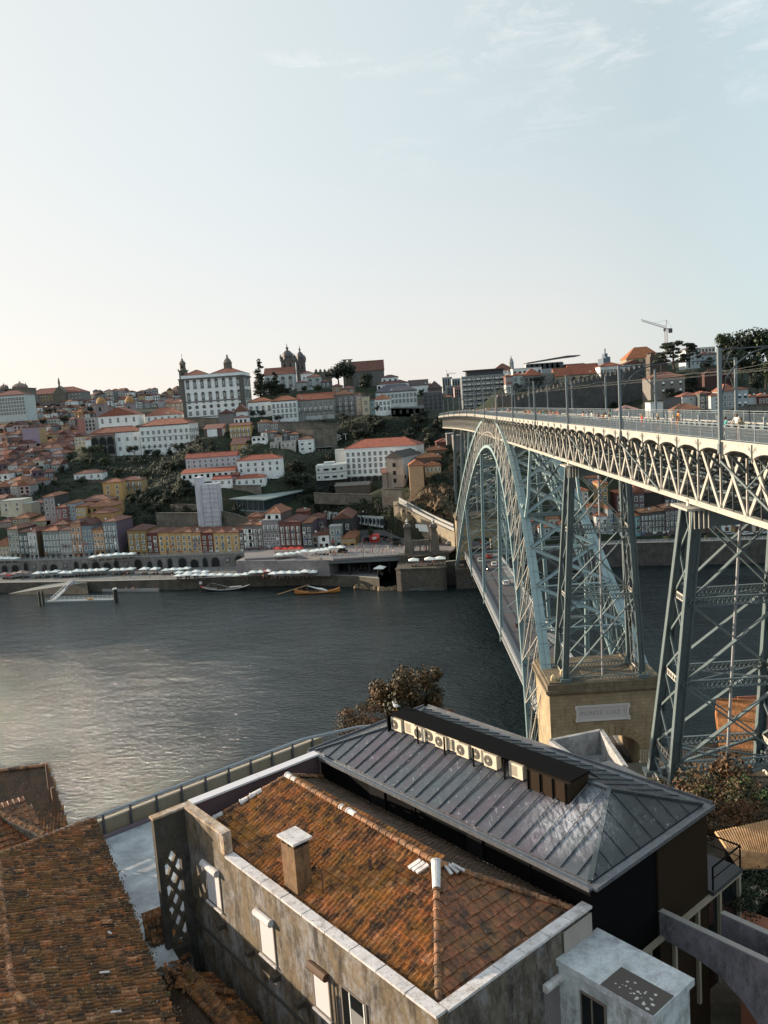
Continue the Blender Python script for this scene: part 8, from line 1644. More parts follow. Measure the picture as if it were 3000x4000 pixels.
# people
SKIN = plain('skin', (.42, .24, .16), .6); HAIRS = [plain('hair_dark', (.03, .02, .015), .7), plain('hair_brown', (.1, .055, .03), .7), plain('hair_fair', (.3, .2, .1), .7)]
CLO = {n: plain('cloth_' + n, c, .85) for n, c in dict(white=(.62, .62, .6), black=(.02, .02, .022), red=(.42, .05, .03), blue=(.07, .12, .28), teal=(.07, .32, .33), orange=(.55, .2, .06), pink=(.5, .27, .26), grey=(.2, .2, .21), green=(.05, .2, .1), beige=(.4, .32, .22), denim=(.08, .1, .16), navy=(.03, .04, .08)).items()}
def person_proto(pose):
 V = dict(pel=(0, 0, .93), sp=(0, .01, 1.15), ch=(0, 0, 1.36), nk=(0, 0, 1.5), hd=(0, -.02, 1.6), tp=(0, -.01, 1.7))
 R = dict(pel=(.15, .1), sp=(.13, .09), ch=(.17, .1), nk=(.055, .055), hd=(.085, .1), tp=(.05, .06)); E = [('pel', 'sp'), ('sp', 'ch'), ('ch', 'nk'), ('nk', 'hd'), ('hd', 'tp')]
 st = {'walk': .22}.get(pose, .03); ln = pose == 'lean'; sit = pose == 'sit'
 for s, n in ((-1, 'l'), (1, 'r')):
  f = s*st
  V['hip'+n] = (.1*s, 0, .88); V['kn'+n] = (.11*s, -.05-f*.6, .5); V['an'+n] = (.11*s, -f+.0, .1); V['to'+n] = (.12*s, -f-.17, .04)
  V['sh'+n] = (.19*s, 0, 1.4); V['el'+n] = (.25*s, .03+f*.6, 1.13); V['wr'+n] = (.26*s, -.06+f, .9); V['ha'+n] = (.26*s, -.09+f, .8)
  if ln or pose == 'phone': V['el'+n] = (.27*s, -.2, 1.2 if ln else 1.22); V['wr'+n] = (.13*s, -.4, 1.12 if ln else 1.42); V['ha'+n] = (.08*s, -.47, 1.12 if ln else 1.5)
  if sit: V['kn'+n] = (.12*s, -.42, .5+.4); V['an'+n] = (.12*s, -.45, .5); V['to'+n] = (.12*s, -.62, .45); V['wr'+n] = (.16*s, -.3, .98); V['ha'+n] = (.12*s, -.4, 1.0); V['el'+n] = (.25*s, -.05, 1.12)
  R.update({'hip'+n: (.09, .09), 'kn'+n: (.058, .06), 'an'+n: (.038, .04), 'to'+n: (.04, .028), 'sh'+n: (.06, .06), 'el'+n: (.042, .042), 'wr'+n: (.028, .03), 'ha'+n: (.035, .02)})
  E += [('pel', 'hip'+n), ('hip'+n, 'kn'+n), ('kn'+n, 'an'+n), ('an'+n, 'to'+n), ('ch', 'sh'+n), ('sh'+n, 'el'+n), ('el'+n, 'wr'+n), ('wr'+n, 'ha'+n)]
 if ln:
  for k in ('ch', 'nk', 'hd', 'tp', 'shl', 'shr'): x, y, z = V[k]; V[k] = (x, y-.16*(z-.9)/.5, z-.04)
 if sit: V = {k: (x, y, z-.47) for k, (x, y, z) in V.items()}
 ks = list(V); me = bpy.data.meshes.new('p'); me.from_pydata([V[k] for k in ks], [(ks.index(a), ks.index(b_)) for a, b_ in E], []); o = bpy.data.objects.new('tmp', me); COL.objects.link(o)
 o.modifiers.new('s', 'SKIN'); me.skin_vertices or None
 if not me.skin_vertices: bpy.context.view_layer.objects.active = o
 for i, k in enumerate(ks): me.skin_vertices[0].data[i].radius = R[k]; me.skin_vertices[0].data[i].use_root = (i == 0)
 o.modifiers.new('u', 'SUBSURF').levels = 1; bpy.context.view_layer.update(); m2 = bpy.data.meshes.new_from_object(o.evaluated_get(bpy.context.evaluated_depsgraph_get())); bpy.data.objects.remove(o)
 m2.materials.clear()
 for m_ in (SKIN, CLO['white'], CLO['denim'], CLO['black']): m2.materials.append(m_)
 dz = .47 if sit else 0
 for p in m2.polygons:
  c = p.center; z = c.z+dz; x = abs(c.x)
  if z > 1.47: k = 0
  elif z > .98 and x < .2: k = 1
  elif z > 1.22 and x < .27: k = 1
  elif x > .2 and z > .7: k = 0
  elif z > (.55 if not sit else .7) or (sit and c.y > -.45 and z > .6): k = 2
  elif z < .1+(.4 if sit else 0): k = 3
  else: k = 2 if pose in ('walk', 'sit') else 0
  p.material_index = k
 hx, hy, hz_ = V['hd']; b = MB()
 b.lathe([(.095, -.03), (.11, .03), (.1, .1), (.06, .14), (.001, .15)], (hx, hy+.025, hz_), 10); b.lathe([(.05, -.12), (.085, -.08), (.09, 0)], (hx, hy+.05, hz_), 8); return m2, b.mesh('hair', HAIRS[0])
PP = {k: person_proto(k) for k in ('stand', 'walk', 'lean', 'sit', 'phone')}
def person(loc, rz, pose, top, bot, label, group, hair=0, s=1.0, hat=None):
 m_, hm = PP[pose]; o = inst('person', m_, None, loc, rz, (s, s, s)); tag(o, label, 'person', group)
 for i, mt in ((1, CLO[top]), (2, CLO[bot])): o.material_slots[i].link = 'OBJECT'; o.material_slots[i].material = mt
 h = inst('hair', hm, o); h.material_slots[0].link = 'OBJECT'; h.material_slots[0].material = CLO[hat] if hat else HAIRS[hair]; return o
def deckp(px, x):
 y = C[1]+3200*(x-C[0])/(px-1544.8)*1.0; return D(x, y, 66.36)
TC = list(CLO); gd = 'people strolling on the upper deck'
near = [(2492, -4.6, 'stand', 'red', 'red', 'person in a long red dress by the railing', 1.6), (2553, -4.7, 'stand', 'black', 'denim', 'person in black with a straw coloured hat at the railing', 1.5), (2611, -5.0, 'lean', 'white', 'beige', 'person in a white top leaning beside a companion in orange', 1.6), (2627, -4.7, 'stand', 'orange', 'orange', 'person with bare orange shoulders beside the one in white', 1.6), (2632, -1, 'stand', 'orange', 'black', 'taller person in orange behind the leaning pair', 1.6),
  (2796, -4.6, 'phone', 'pink', 'beige', 'person half hidden behind the big mast', 1.6), (2812, -4.4, 'walk', 'teal', 'white', 'person in pale teal right of the big mast', 1.6), (2855, -3.2, 'walk', 'white', 'black', 'tall person in a white shirt walking away from camera', 2.2), (2866, -5.0, 'lean', 'beige', 'beige', 'person in beige leaning below the tall white shirt', 1.6), (2994, -4.8, 'phone', 'green', 'pink', 'person in a green top taking a photo at the right edge', 2.9),
  (2309, -4.9, 'lean', 'white', 'grey', 'person in white leaning right of the third mast', 1.6), (2323, -4.7, 'lean', 'pink', 'white', 'person in a pink top and white skirt at the railing', 1.6), (2343, -4.8, 'lean', 'orange', 'denim', 'person bending over the railing with bare back', 1.6), (2352, -4.6, 'stand', 'white', 'black', 'person in a white shirt with a black bag', 1.6), (2366, -3.6, 'stand', 'black', 'beige', 'person in black standing behind the bending one', 1.6), (2370, -1, 'walk', 'teal', 'navy', 'person with a teal backpack on the tram track', 1.6),
  (2299, -3, 'walk', 'white', 'denim', 'person in a white T shirt walking left of the leaning group', 1.6), (2284, -4.7, 'lean', 'white', 'grey', 'person in white by the portal with head down', 1.6), (2266, -4.9, 'stand', 'pink', 'denim', 'person in pink facing the river', 1.6), (2201, -4.8, 'stand', 'black', 'black', 'person all in black left of the mast', 1.6), (2178, -3.5, 'walk', 'navy', 'grey', 'person in navy walking alone', 1.6), (2169, -4.8, 'stand', 'red', 'beige', 'person in a dark red top at the railing', 1.6), (2012, -4.6, 'walk', 'black', 'black', 'person in black left of the white parasol', 1.6), (1997, -4.7, 'stand', 'red', 'grey', 'person in brown red near the tiny mast', 1.6), (1990, -4.5, 'stand', 'beige', 'grey', 'person in beige near the tiny mast', 1.6)]
for px, x, po, tp, bt, lab, rz in near: person(deckp(px, x), rz-1.57 if po == 'lean' else rz, po, tp, bt, lab, gd, random.randrange(3), U(.94, 1.04), 'beige' if 'hat' in lab else None)
for i in range(34):
 px = 2040+i*3.6+U(-1, 1); px = px if i < 30 else U(2120, 2160); person(deckp(px, U(-5.1, -2.8)), U(0, 6.2), random.choice(['stand', 'walk', 'lean', 'stand']), random.choice(TC), random.choice(TC), 'one of the people packed together at the railing left of the third mast', 'crowd at the railing near the middle of the upper deck', random.randrange(3), U(.9, 1.02))
for i in range(40):
 y = -8+i*4.2; person(D(U(-5.2, 3), y+U(-1, 1), 66.36), U(0, 6.2), random.choice(['stand', 'walk']), random.choice(TC), random.choice(TC), 'one of the tiny figures crowding the far end of the upper deck', 'distant crowd on the far end of the upper deck', random.randrange(3), U(.9, 1.02))
pz_ = D(-4.4, -86, 66.36)
b = MB(); b.lathe([(.1, 0), (.1, .75), (.14, .78), (.14, .98), (.02, 1.02)], n=8); bm = b.mesh('bollard', plain('bollard_grey', (.18, .21, .24), .5))
for i in range(14): tag(inst('bollard', bm, None, D(2.9, -166+i*5.2, 66.36)), 'grey bollard on the far side of the tram tracks, %s from the camera end' % ORD[i+1], 'bollard', 'bollards along the tram tracks')
b = MB()
for k in range(150): b.box(2.3, 2.42, -230+k*1.6, -229.2+k*1.6, 66.36, 66.72)
b.build('low_barrier', SG, dk)
def crowd(pts, label, group, poses=('stand', 'walk')):
 for p in pts: person(p, U(0, 6.28), random.choice(poses), random.choice(TC), random.choice(TC), label, group, random.randrange(3), U(.92, 1.05))
P_ = []
while len(P_) < 66:
 p = onz(U(1390, 1720), U(2128, 2172), 11.92)
 if 98 < p[1] < 128 and p[0] < -13: P_.append(p)
crowd(P_, 'one of the small figures walking on the crowded plaza beside the pillars', 'crowd on the plaza')
crowd([onz(U(40, 1100), U(2232, 2262), 4.55) for k in range(100)], 'one of the small figures strolling along the open quay', 'people on the quay')
crowd([onz(U(400, 620), U(2296, 2303), 1.2) for k in range(12)], 'one of the dark figures sitting on the low landing ledge by the water', 'people sitting on the landing ledge', ('sit',))
crowd([onz(U(1080, 1380), U(2155, 2180), 11.92) for k in range(22)], 'one of the guests among the tables below the chapel', 'people on the terrace below the chapel')
crowd([(U(-30, -16), U(86, 91), 8.9) for k in range(14)], 'one of the guests on the bastion terrace', 'people on the bastion terrace', ('sit', 'stand'))
crowd([onz(U(1340, 1500), U(2225, 2242), 4.55) for k in range(10)], 'one of the guests in the shaded cafe hall', 'people in the shaded cafe hall')
# parasols
def parasol(mat, s=1.0, closed=False):
 b = MB(); b.beam((0, 0, 0), (0, 0, 2.5), .07, mi=1)
 if closed: b.lathe([(.3, 1.2), (.16, 2.2), (.04, 3.0)], n=8)
 else:
  w_ = 1.75*s; q = [(-w_, -w_, 2.25), (w_, -w_, 2.25), (w_, w_, 2.25), (-w_, w_, 2.25)]; b.add(q+[(0, 0, 2.95)]+[(x, y, z-.22) for x, y, z in q], [(0,1,4), (1,2,4), (2,3,4), (3,0,4), (0,5,6,1), (1,6,7,2), (2,7,8,3), (3,8,5,0)]); b.box(-.9, -.5, -.9, .9, 0, .72, 2); b.box(.5, .9, -.7, .7, 0, .72, 2)
 return b.mesh('parasol', [mat, plain('pole_grey', (.25, .25, .25), .5), plain('table_dark', (.1, .08, .07), .7)])
wp = plain('canvas_white', (.72, .75, .74), .8); PW, PRd, PCl, PB_ = parasol(wp), parasol(plain('canvas_red', (.5, .04, .03), .8)), parasol(wp, closed=True), parasol(plain('canvas_tan', (.3, .22, .2), .8))
def par(pxs, y, z, me, label, group, s=1.0, rows=1, rz=-.2):
 for px, yy in pxs:
  p = onz(px, yy, z); k = s*U(.93, 1.06); o = inst('parasol', me, None, p, rz+U(-.12, .12), (k, k, k*U(.94, 1.12))); tag(o, label, 'parasol', group)
def line(x0, y0, x1, y1, n): return [(x0+(x1-x0)*k/max(1, n-1), y0+(y1-y0)*k/max(1, n-1)) for k in range(n)]
Z4 = 4.55
par(line(150, 2258, 220, 2253, 3), 0, Z4, PW, 'white parasol in the first row of three on the left quay', 'three white parasols on the left quay', 1.1)
par(line(252, 2256, 405, 2246, 7), 0, Z4, PW, 'white parasol in the long joined row on the left quay', 'long row of white parasols on the left quay', 1.1)
par(line(450, 2246, 512, 2243, 3), 0, Z4, PW, 'white parasol in the short row before the dark arch', 'short row of white parasols before the dark arch', 1.1)
par([(566, 2244)], 0, Z4, PW, 'single white parasol left of the pair on the middle quay', None, 1.1); par([(608, 2244)], 0, Z4, PW, 'single white parasol right of its twin on the middle quay', None, 1.1)
par(line(650, 2244, 730, 2238, 4), 0, Z4, PW, 'white parasol in the back row by the stone doorways', 'back row of white parasols', 1.0)
for r, (x0, x1, y, n) in enumerate(((700, 800, 2256, 4), (700, 960, 2266, 9))): par(line(x0, y, x1, y-3, n), 0, Z4, PW, 'white parasol in the dense block on the middle quay', 'dense block of white parasols', .95)
par(line(990, 2256, 1050, 2252, 3), 0, Z4, PW, 'white parasol left of the red canopy', 'white parasols around the red canopy'); par(line(1070, 2262, 1225, 2254, 6), 0, Z4, PW, 'white parasol in the row at the right end of the quay', 'white parasols at the right end of the quay')
par([(872, 2262), (1140, 2240), (1147, 2240)], 0, Z4, PCl, 'closed white parasol standing among the open ones', 'closed parasols'); par(line(1035, 2252, 1050, 2252, 2), 0, Z4, parasol(plain('canvas_salmon', (.42, .12, .1), .8)), 'salmon red square canopy among the white parasols', 'salmon canopies')
par([(22, 2262), (60, 2260), (85, 2258), (105, 2257)], 0, Z4, PB_, 'dull brown awning parasol at the left end of the quay', 'brown awnings', 1.1); par([(38, 2263)], 0, Z4, PRd, 'small red parasol at the left end of the quay', None, .8)
par(line(5, 2200, 60, 2198, 3), 0, 10.5, PW, 'white parasol on the upper street at the left edge', 'white parasols on the upper left street'); par(line(368, 2192, 515, 2182, 6), 0, 10.5, PW, 'white parasol on the upper street before the tall blue grey house', 'white parasols before the tall blue grey house')
par(line(1085, 2163, 1170, 2160, 4), 0, 11.2, PRd, 'bright red parasol in front of the dark red house', 'red parasols before the dark red house'); par(line(1092, 2188, 1120, 2184, 2)+line(1140, 2182, 1190, 2175, 3), 0, 10.8, PW, 'white awning parasol below the red parasols', 'white awnings below the red parasols')
par(line(1225, 2172, 1275, 2168, 4), 0, 11.9, PW, 'white parasol before the white chapel', 'white parasols before the chapel'); par(line(1298, 2160, 1330, 2158, 2), 0, 11.9, PW, 'white parasol before the grey green house', 'white parasols before the grey green house')
par([(1486, 2245)], 0, Z4, PW, 'lone white parasol before the shaded cafe hall', None, 1.2)
for px, l in ((1617, 'left'), (1680, 'middle'), (1722, 'right')): p = onz(px, 2208, 8.9); tag(inst('parasol', PW, None, (p[0], 87, 8.9), 0, (1.15,)*3), '%s white parasol on the bastion terrace' % l, 'parasol', 'parasols on the bastion terrace')
# cars
def car_mesh():
 b = MB(); pr = [(-2.1, .35), (-2.15, .75), (-1.95, 1.0), (-1.45, 1.42), (.35, 1.45), (1.05, 1.02), (1.95, .85), (2.1, .6), (2.1, .35)]; n = len(pr)
 b.add([(x, -.85, z) for x, z in pr]+[(x, .85, z) for x, z in pr], [tuple(range(n)), tuple(range(n, 2*n))[::-1]]+[(i, (i+1) % n, n+(i+1) % n, n+i) for i in range(n)]); g_ = MB()
 for s in (-.86, .86): g_.add([(-1.7, s, 1.02), (-1.35, s, 1.36), (.3, s, 1.38), (.85, s, 1.02)], [(0,1,2,3)])
 g_.quad((.42, -.7, 1.425), (.42, .7, 1.425), (1.0, .72, 1.07), (1.0, -.72, 1.07)); g_.quad((-1.52, -.7, 1.39), (-1.52, .7, 1.39), (-1.93, .72, 1.05), (-1.93, -.72, 1.05)); w_ = MB()
 w_.tube([(0, -.12, 0), (0, .1, 0)], .32, 12); w_.tube([(0, -.13, 0), (0, .11, 0)], .18, 8, 1); hl = MB(); hl.box(-.03, .04, -.16, .16, -.07, .07)
 return b.mesh('car_body', plain('car_white', (.6, .62, .62), .3)), g_.mesh('car_glass', DARKGLASS), w_.mesh('wheel', [plain('tyre', (.015, .015, .015), .8), plain('rim', (.3, .3, .3), .4)]), hl
cbm, cgm, cwm, hl = car_mesh(); HL0 = hl.mesh('lamp_front', plain('headlight_off', (.5, .5, .48), .2)); HL1 = hl.mesh('lamp_front_lit', plain('headlight_lit', (1, .85, .55), .3, emit=6)); TL = hl.mesh('lamp_rear', plain('tail_light', (.5, .02, .01), .3, emit=.5))
CC = dict(white=(.62, .64, .64), black=(.015, .016, .018), grey=(.16, .17, .18), red=(.4, .03, .02), silver=(.4, .42, .43))
def car(loc, rz, col, label, group, lit=False, s=1.0, tall=1.0):
 t = empty('parked_car' if 'park' in label else 'car', loc, rz); t.scale = (s, s, s*tall); tag(t, label, 'car', group)
 o = inst('body', cbm, t); o.material_slots[0].link = 'OBJECT'; o.material_slots[0].material = plain('car_'+col+'_paint', CC[col], .25); inst('windows', cgm, t)
 for x in (-1.3, 1.3):
  for y in (-.78, .78): inst('wheel', cwm, t, (x, y, .32))
 for y in (-.62, .62): inst('headlight', HL1 if lit else HL0, t, (2.1, y, .68)); inst('tail_light', TL, t, (-2.13, y, .8))
gl = 'cars on the lower deck'
car((2.0, 33, 11.86), 1.571, 'white', 'white hatchback driving away on the lower deck', gl); car((2.0, 64, 11.86), 1.571, 'white', 'white car behind the middle hanger on the lower deck', gl); car((2.0, 80, 11.86), 1.571, 'red', 'dark red car far along the lower deck', gl); car((-2, 58, 11.86), -1.571, 'black', 'black car with lit headlights coming towards us on the lower deck', gl, True); car((-2, 72, 11.86), -1.571, 'silver', 'silver car coming towards us on the lower deck', gl)
car((1.6, 97, 11.9), 1.571, 'red', 'red car at the far end of the lower deck', gl); car((2.2, 108, 11.9), 1.571, 'red', 'red van leaving the far end of the lower deck', gl, tall=1.4); car((-1.5, -16, 11.86), 1.571, 'black', 'dark motor scooter sized car half hidden by a hanger', gl, s=.6)
gp = 'cars parked on the road above the plaza'
for i, (px, py, col, rz) in enumerate(((1440, 2068, 'white', .1), (1482, 2072, 'white', .3), (1498, 2104, 'black', .3), (1515, 2108, 'black', .2), (1530, 2112, 'grey', .2), (1546, 2116, 'black', .2), (1552, 2130, 'black', .1), (1440, 2112, 'black', .5), (1757, 2118, 'white', .1), (1762, 2128, 'silver', .1), (1340, 2158, 'black', -.1), (1475, 2085, 'silver', .2))):
 p = onz(px, py, 12.1); car(p, rz, col, '%s car parked on the upper road, %s in the row above the plaza' % (col, ORD[i+1]), gp, tall=1.15 if i > 7 else 1)
gq = 'cars on the riverside road right of the arch'
for i, (x, col) in enumerate(((62, 'silver'), (80, 'black'), (84, 'white'), (90, 'black'), (101, 'silver'), (107, 'white'), (113, 'white'), (120, 'silver'), (126, 'white'), (134, 'black'), (50, 'grey'), (41, 'white'))):
 car((x, lerp(QL, x)+(7 if i % 2 else 9), 9.9), -.08+(math.pi if i % 3 == 0 else 0), col, '%s car on the far riverside road, %s of the line seen through the pier' % (col, ORD[i+1]), gq)
p = onz(1464, 2116, 12.1); t = empty('kiosk', p); tag(t, 'round red kiosk standing on the plaza among parked cars', 'kiosk'); b = MB(); b.tube([(-2.2, 0, 1.9), (2.2, 0, 1.9)], [1.7, 1.7], 12); b.box(-2, 2, -1, 1, -.1, .4); b.box(-.9, .9, -1.78, -1.6, 1.3, 2.4, 1); b.build('kiosk_body', [plain('kiosk_red', (.5, .05, .04), .5), plain('kiosk_white', (.6, .55, .5), .5)], t)
b = MB(); b.tube([(0, 0, 0), (0, 0, 8)], [.12, .07], 6); b.beam((0, 0, 7.9), (1.2, 0, 8.2), .08); b.box(.9, 1.7, -.15, .15, 8.1, 8.25); lm = b.mesh('street_lamp', plain('lamp_post_dark', (.04, .045, .05), .6))
for i, (px, py, z) in enumerate(((178, 2262, 4.6), (325, 2258, 4.6), (470, 2250, 4.6), (618, 2246, 4.6), (654, 2170, 10.6), (1078, 2200, 10.8), (1420, 2178, 11.9), (1503, 2120, 12), (1534, 2145, 12), (1260, 2010, 20), (1350, 2000, 20), (1375, 2075, 12.4))): tag(inst('street_lamp', lm, None, onz(px, py, z), U(0, 6)), 'thin dark lamp post on the far bank, %s from the left' % ORD[i+1], 'street lamp', 'lamp posts on the far bank')
# boats, pontoon
def boat(x, y, L_, rz, label, hullm, trim, tilt=0, oar=True, sail=True):
 t = empty('river_boat', (x, y, 0), rz); tag(t, label, 'boat'); b = MB(); n = 14; secs = []
 for k in range(n+1):
  f = k/n; xx = -L_/2+L_*f; w_ = 1.35*math.sin(math.pi*min(max(f, .02), .98))**.6; sh = .55+1.5*abs(2*f-1)**2.6; secs.append([(xx, -w_, sh), (xx, -w_*.75, .05+sh*.25), (xx, 0, -.25+max(0, sh-1.2)*.9), (xx, w_*.75, .05+sh*.25), (xx, w_, sh)])
 o_ = 0; vs = [p for s in secs for p in s]; fs = [(i*5+j, i*5+j+1, i*5+j+6, i*5+j+5) for i in range(n) for j in range(4)]; b.add(vs, fs); b.build('hull', hullm, t)
 b = MB()
 for s in (0, 4):
  for i in range(n): b.beam(secs[i][s], secs[i+1][s], .16, .2)
 b.build('gunwale', trim, t); b = MB(); b.add([(s[0][0], s[0][1]*.9, .5) for s in secs[2:-2]]+[(s[4][0], s[4][1]*.9, .5) for s in secs[2:-2]][::-1], [tuple(range(2*(n-3)))]);
 for k in range(3): b.tube([(-L_*.14+k*1.3, -.5, .85), (-L_*.14+k*1.3, .5, .85)], .42, 8)
 b.build('deck_barrels', plain('barrel_dark', (.06, .035, .02), .8), t)
 if oar: b = MB(); b.beam((-L_*.88, -.4, .4), (-L_*.18, 0, 3.6), .2, .25); b.build('steering_oar', plain('oar_wood', (.35, .22, .12), .7), t)
 if sail: b = MB(); b.tube([(-L_*.2, 0, 3.2), (0, 0, 2.0), (L_*.1, .1, 1.6), (L_*.22, 0, .9)], [.12, .3, .5, .25], 7); b.build('furled_sail', wp, t)
 b = MB(); b.beam((-L_*.34, 0, 1), (-L_*.34, 0, 2.8), .08); b.beam((-L_*.22, 0, .5), (-L_*.22, 0, 3.0), .1); b.build('mast', plain('oar_wood', (.35, .22, .12)), t); return t
p = onz(1240, 2318, 0); boat(p[0], p[1], 18, -.08, 'orange wooden river boat with a long steering oar and a furled white sail', plain('hull_orange', (.42, .17, .04), .5), plain('hull_orange_trim', (.5, .24, .08), .6))
p = onz(880, 2306, 0); t = boat(p[0], p[1], 21, -.12, 'long black river boat with white gunwales and a red bow', plain('hull_black', (.02, .015, .015), .4), plain('gunwale_white', (.6, .6, .6), .6), oar=False, sail=False)
b = MB(); b.beam((-10.6, 0, 2.2), (-8, 0, 1.0), 1.0, .3); b.build('red_bow', plain('bow_red', (.45, .07, .03), .6), t); b = MB(); b.beam((-11, 0, .3), (-5.5, 0, 3.4), .06); b.beam((-5.5, 0, 3.4), (2, 0, 1.2), .1); b.beam((2, 0, 1.3), (7, .2, 1.5), .7, .3); b.box(-10.9, -9.7, -.05, .05, 3.0, 4.1); b.build('rigging', plain('gunwale_white', (.6, .6, .6)), t)
p0, p1 = Vector(onz(188, 2352, 0)), Vector(onz(447, 2345, 0)); d_ = p1-p0; t = empty('floating_pontoon', p0, math.atan2(d_.y, d_.x)); tag(t, 'floating pontoon with white rails and a sloping gangway', 'pontoon'); L_ = d_.length; b = MB(); b.box(0, L_, -1.6, 2.2, -.2, .6); b.build('float', plain('pontoon_grey', (.22, .25, .26), .7), t)
b = MB()
for y in (-1.5, 2.1):
 for z in (1.15, 1.7): b.beam((0, y, z), (L_, y, z), .09)
 for k in range(15): b.beam((L_*k/14, y, .6), (L_*k/14, y, 1.7), .08)
b.build('railing', plain('rail_white', (.6, .63, .63), .5), t); b = MB(); q = Vector(onz(285, 2272, 4.6)); q = Vector(((q-p0).x*math.cos(-t.rotation_euler.z)-(q-p0).y*math.sin(-t.rotation_euler.z), (q-p0).x*math.sin(-t.rotation_euler.z)+(q-p0).y*math.cos(-t.rotation_euler.z), 4.6)); s0 = Vector((2.5, 0, .8)); b.beam(s0, q, 1.6, .2, 1)
for s in (-.8, .8):
 k = Vector((s, 0, 0)); b.beam(s0+k, q+k, .1); b.beam(s0+k+Vector((0, 0, 1.1)), q+k+Vector((0, 0, 1.1)), .1)
 for i in range(9): a_ = s0.lerp(q, i/8)+k; b.beam(a_, a_+Vector((0, 0, 1.1)), .08);
 for i in range(4): b.beam(s0.lerp(q, i/8)+k, s0.lerp(q, (i+1)/8)+k+Vector((0, 0, 1.1)), .06)
b.beam(s0.lerp(q, .5)+Vector((.85, 0, .6)), q+Vector((.85, 0, .6)), .06, .9, 1); b.beam(s0.lerp(q, .6)+Vector((.9, 0, .6)), s0.lerp(q, .75)+Vector((.9, 0, .6)), .05, .6, 2); b.build('gangway', [plain('rail_white', (.6, .63, .63)), plain('gangway_banner', (.45, .42, .45), .7), plain('banner_brown', (.25, .08, .05), .7)], t)
b = MB(); b.box(L_*.62, L_*.7, -1.2, -.6, .6, 1.4); b.build('life_raft_box', plain('raft_orange', (.5, .25, .05), .6), t)
for i, (px, py) in enumerate(((157, 2365), (170, 2362), (450, 2352), (458, 2350))):
 p = onz(px, py, 0); b = MB(); b.tube([(0, 0, -2), (0, 0, 5.2)], .45, 10, 0); b.lathe([(.5, 5.2), (.48, 5.5), (.05, 5.9)], n=10, mi=1 if i > 1 else 0); o = b.build('mooring_pile', [plain('pile_black', (.02, .02, .02), .7), wp]); o.location = p; tag(o, '%s dark mooring pile at the %s end of the pontoon' % (('left', 'right')[i % 2], ('left', 'right')[i//2]), 'mooring pile', 'mooring piles')
b = MB(); P_ = [onz(30, 2320, .1), onz(225, 2272, 4.5), onz(340, 2275, 4.5), onz(345, 2322, -.1), onz(120, 2324, -.2)]; b.add([tuple(v) for v in P_[:3]]+[tuple(P_[2][:2])+(3.0,)], [(0,1,2)]); b.quad(tuple(P_[0]), tuple(P_[4]), tuple(P_[3]), tuple(P_[2]), 1); o = b.build('landing_ramp', [plain('ramp_pale', (.25, .25, .24), .9), quaywall]); tag(o, 'pale stone ramp sloping from the quay into the river', 'ramp')
b = MB(); a_, c_ = onz(350, 2306, .4), onz(620, 2306, .4); b.add([(a_[0], a_[1]-.5, -1), (c_[0], c_[1]-.5, -1), (c_[0], c_[1]+4, -1), (a_[0], a_[1]+6, -1), (a_[0], a_[1]-.5, 1.15), (c_[0], c_[1]-.5, 1.0), (c_[0], c_[1]+4, 1.0), (a_[0], a_[1]+6, 1.15)], [(4,5,6,7), (0,1,5,4), (1,2,6,5), (3,0,4,7)]); o = b.build('landing_ledge', plain('ledge_pale', (.28, .27, .26), .9)); tag(o, 'low pale landing ledge along the foot of the quay wall', 'ledge')
b = MB()
for k in range(60):
 x = U(-50, -32); y = lerp(QL, x)-.4-U(0, 1.6); r_ = U(.4, 1.3); b.lathe([(r_, -r_*.8), (r_*U(.7, 1.1), 0), (r_*U(.4, .7), r_*.7), (.05, r_*U(.8, 1.1))], (x, y, U(-.2, .5)), 6)
o = b.build('rock_heap', stonem('rock_warm', (.26, .19, .12), (.16, .12, .08), 2, 2)); tag(o, 'heap of rough brown rocks at the foot of the quay wall', 'rocks', kind='stuff')
# cranes, gull
def crane(p, H_, jib, cj, rz, label, mat, tilt=.0, s=1.0):
 t = empty('tower_crane', p, rz); tag(t, label, 'crane'); b = MB(); w_ = .8*s
 for x in (-w_, w_):
  for y in (-w_, w_): b.beam((x, y, 0), (x, y, H_), .25*s)
 for k in range(int(H_/(2*w_))):
  z = k*2*w_; b.beam((-w_, -w_, z), (w_, -w_, z+2*w_), .14*s); b.beam((-w_, -w_, z), (-w_, w_, z+2*w_), .14*s)
 b.build('mast', mat, t); b = MB(); q = Vector((-jib*math.cos(tilt), 0, H_+jib*math.sin(tilt))); o_ = Vector((0, 0, H_))
 for dz, dy in ((0, -.7*s), (0, .7*s), (1.5*s, 0)): b.beam(o_+Vector((0, dy, dz)), q+Vector((0, dy*.5, dz*.6)), .28*s)
 n = int(jib/(2*s));
 for k in range(n): a_ = o_.lerp(q, k/n); c_ = o_.lerp(q, (k+1)/n); b.beam(a_+Vector((0, -.7*s, 0)), c_+Vector((0, 0, 1.4*s)), .13*s); b.beam(c_+Vector((0, 0, 1.4*s)), c_+Vector((0, -.7*s, 0)), .13*s)
 b.build('jib', mat, t); b = MB(); b.beam((0, 0, H_), (cj, 0, H_-.5), 1.2*s, .4*s); b.box(cj-2.4*s, cj, -1*s, 1*s, H_-3.4*s, H_-.2, 1); b.beam((0, 0, H_), (.5, 0, H_+6*s), .5*s); b.beam((.5, 0, H_+6*s), o_.lerp(q, .45)+Vector((0, 0, 1.4*s)), .12*s); b.beam((.5, 0, H_+6*s), (cj, 0, H_), .12*s); b.box(-1.6*s, -.2, -.8*s, .8*s, H_-2*s, H_, 1); b.build('counter_jib', [mat, plain('crane_dark', (.06, .05, .06), .6)], t)
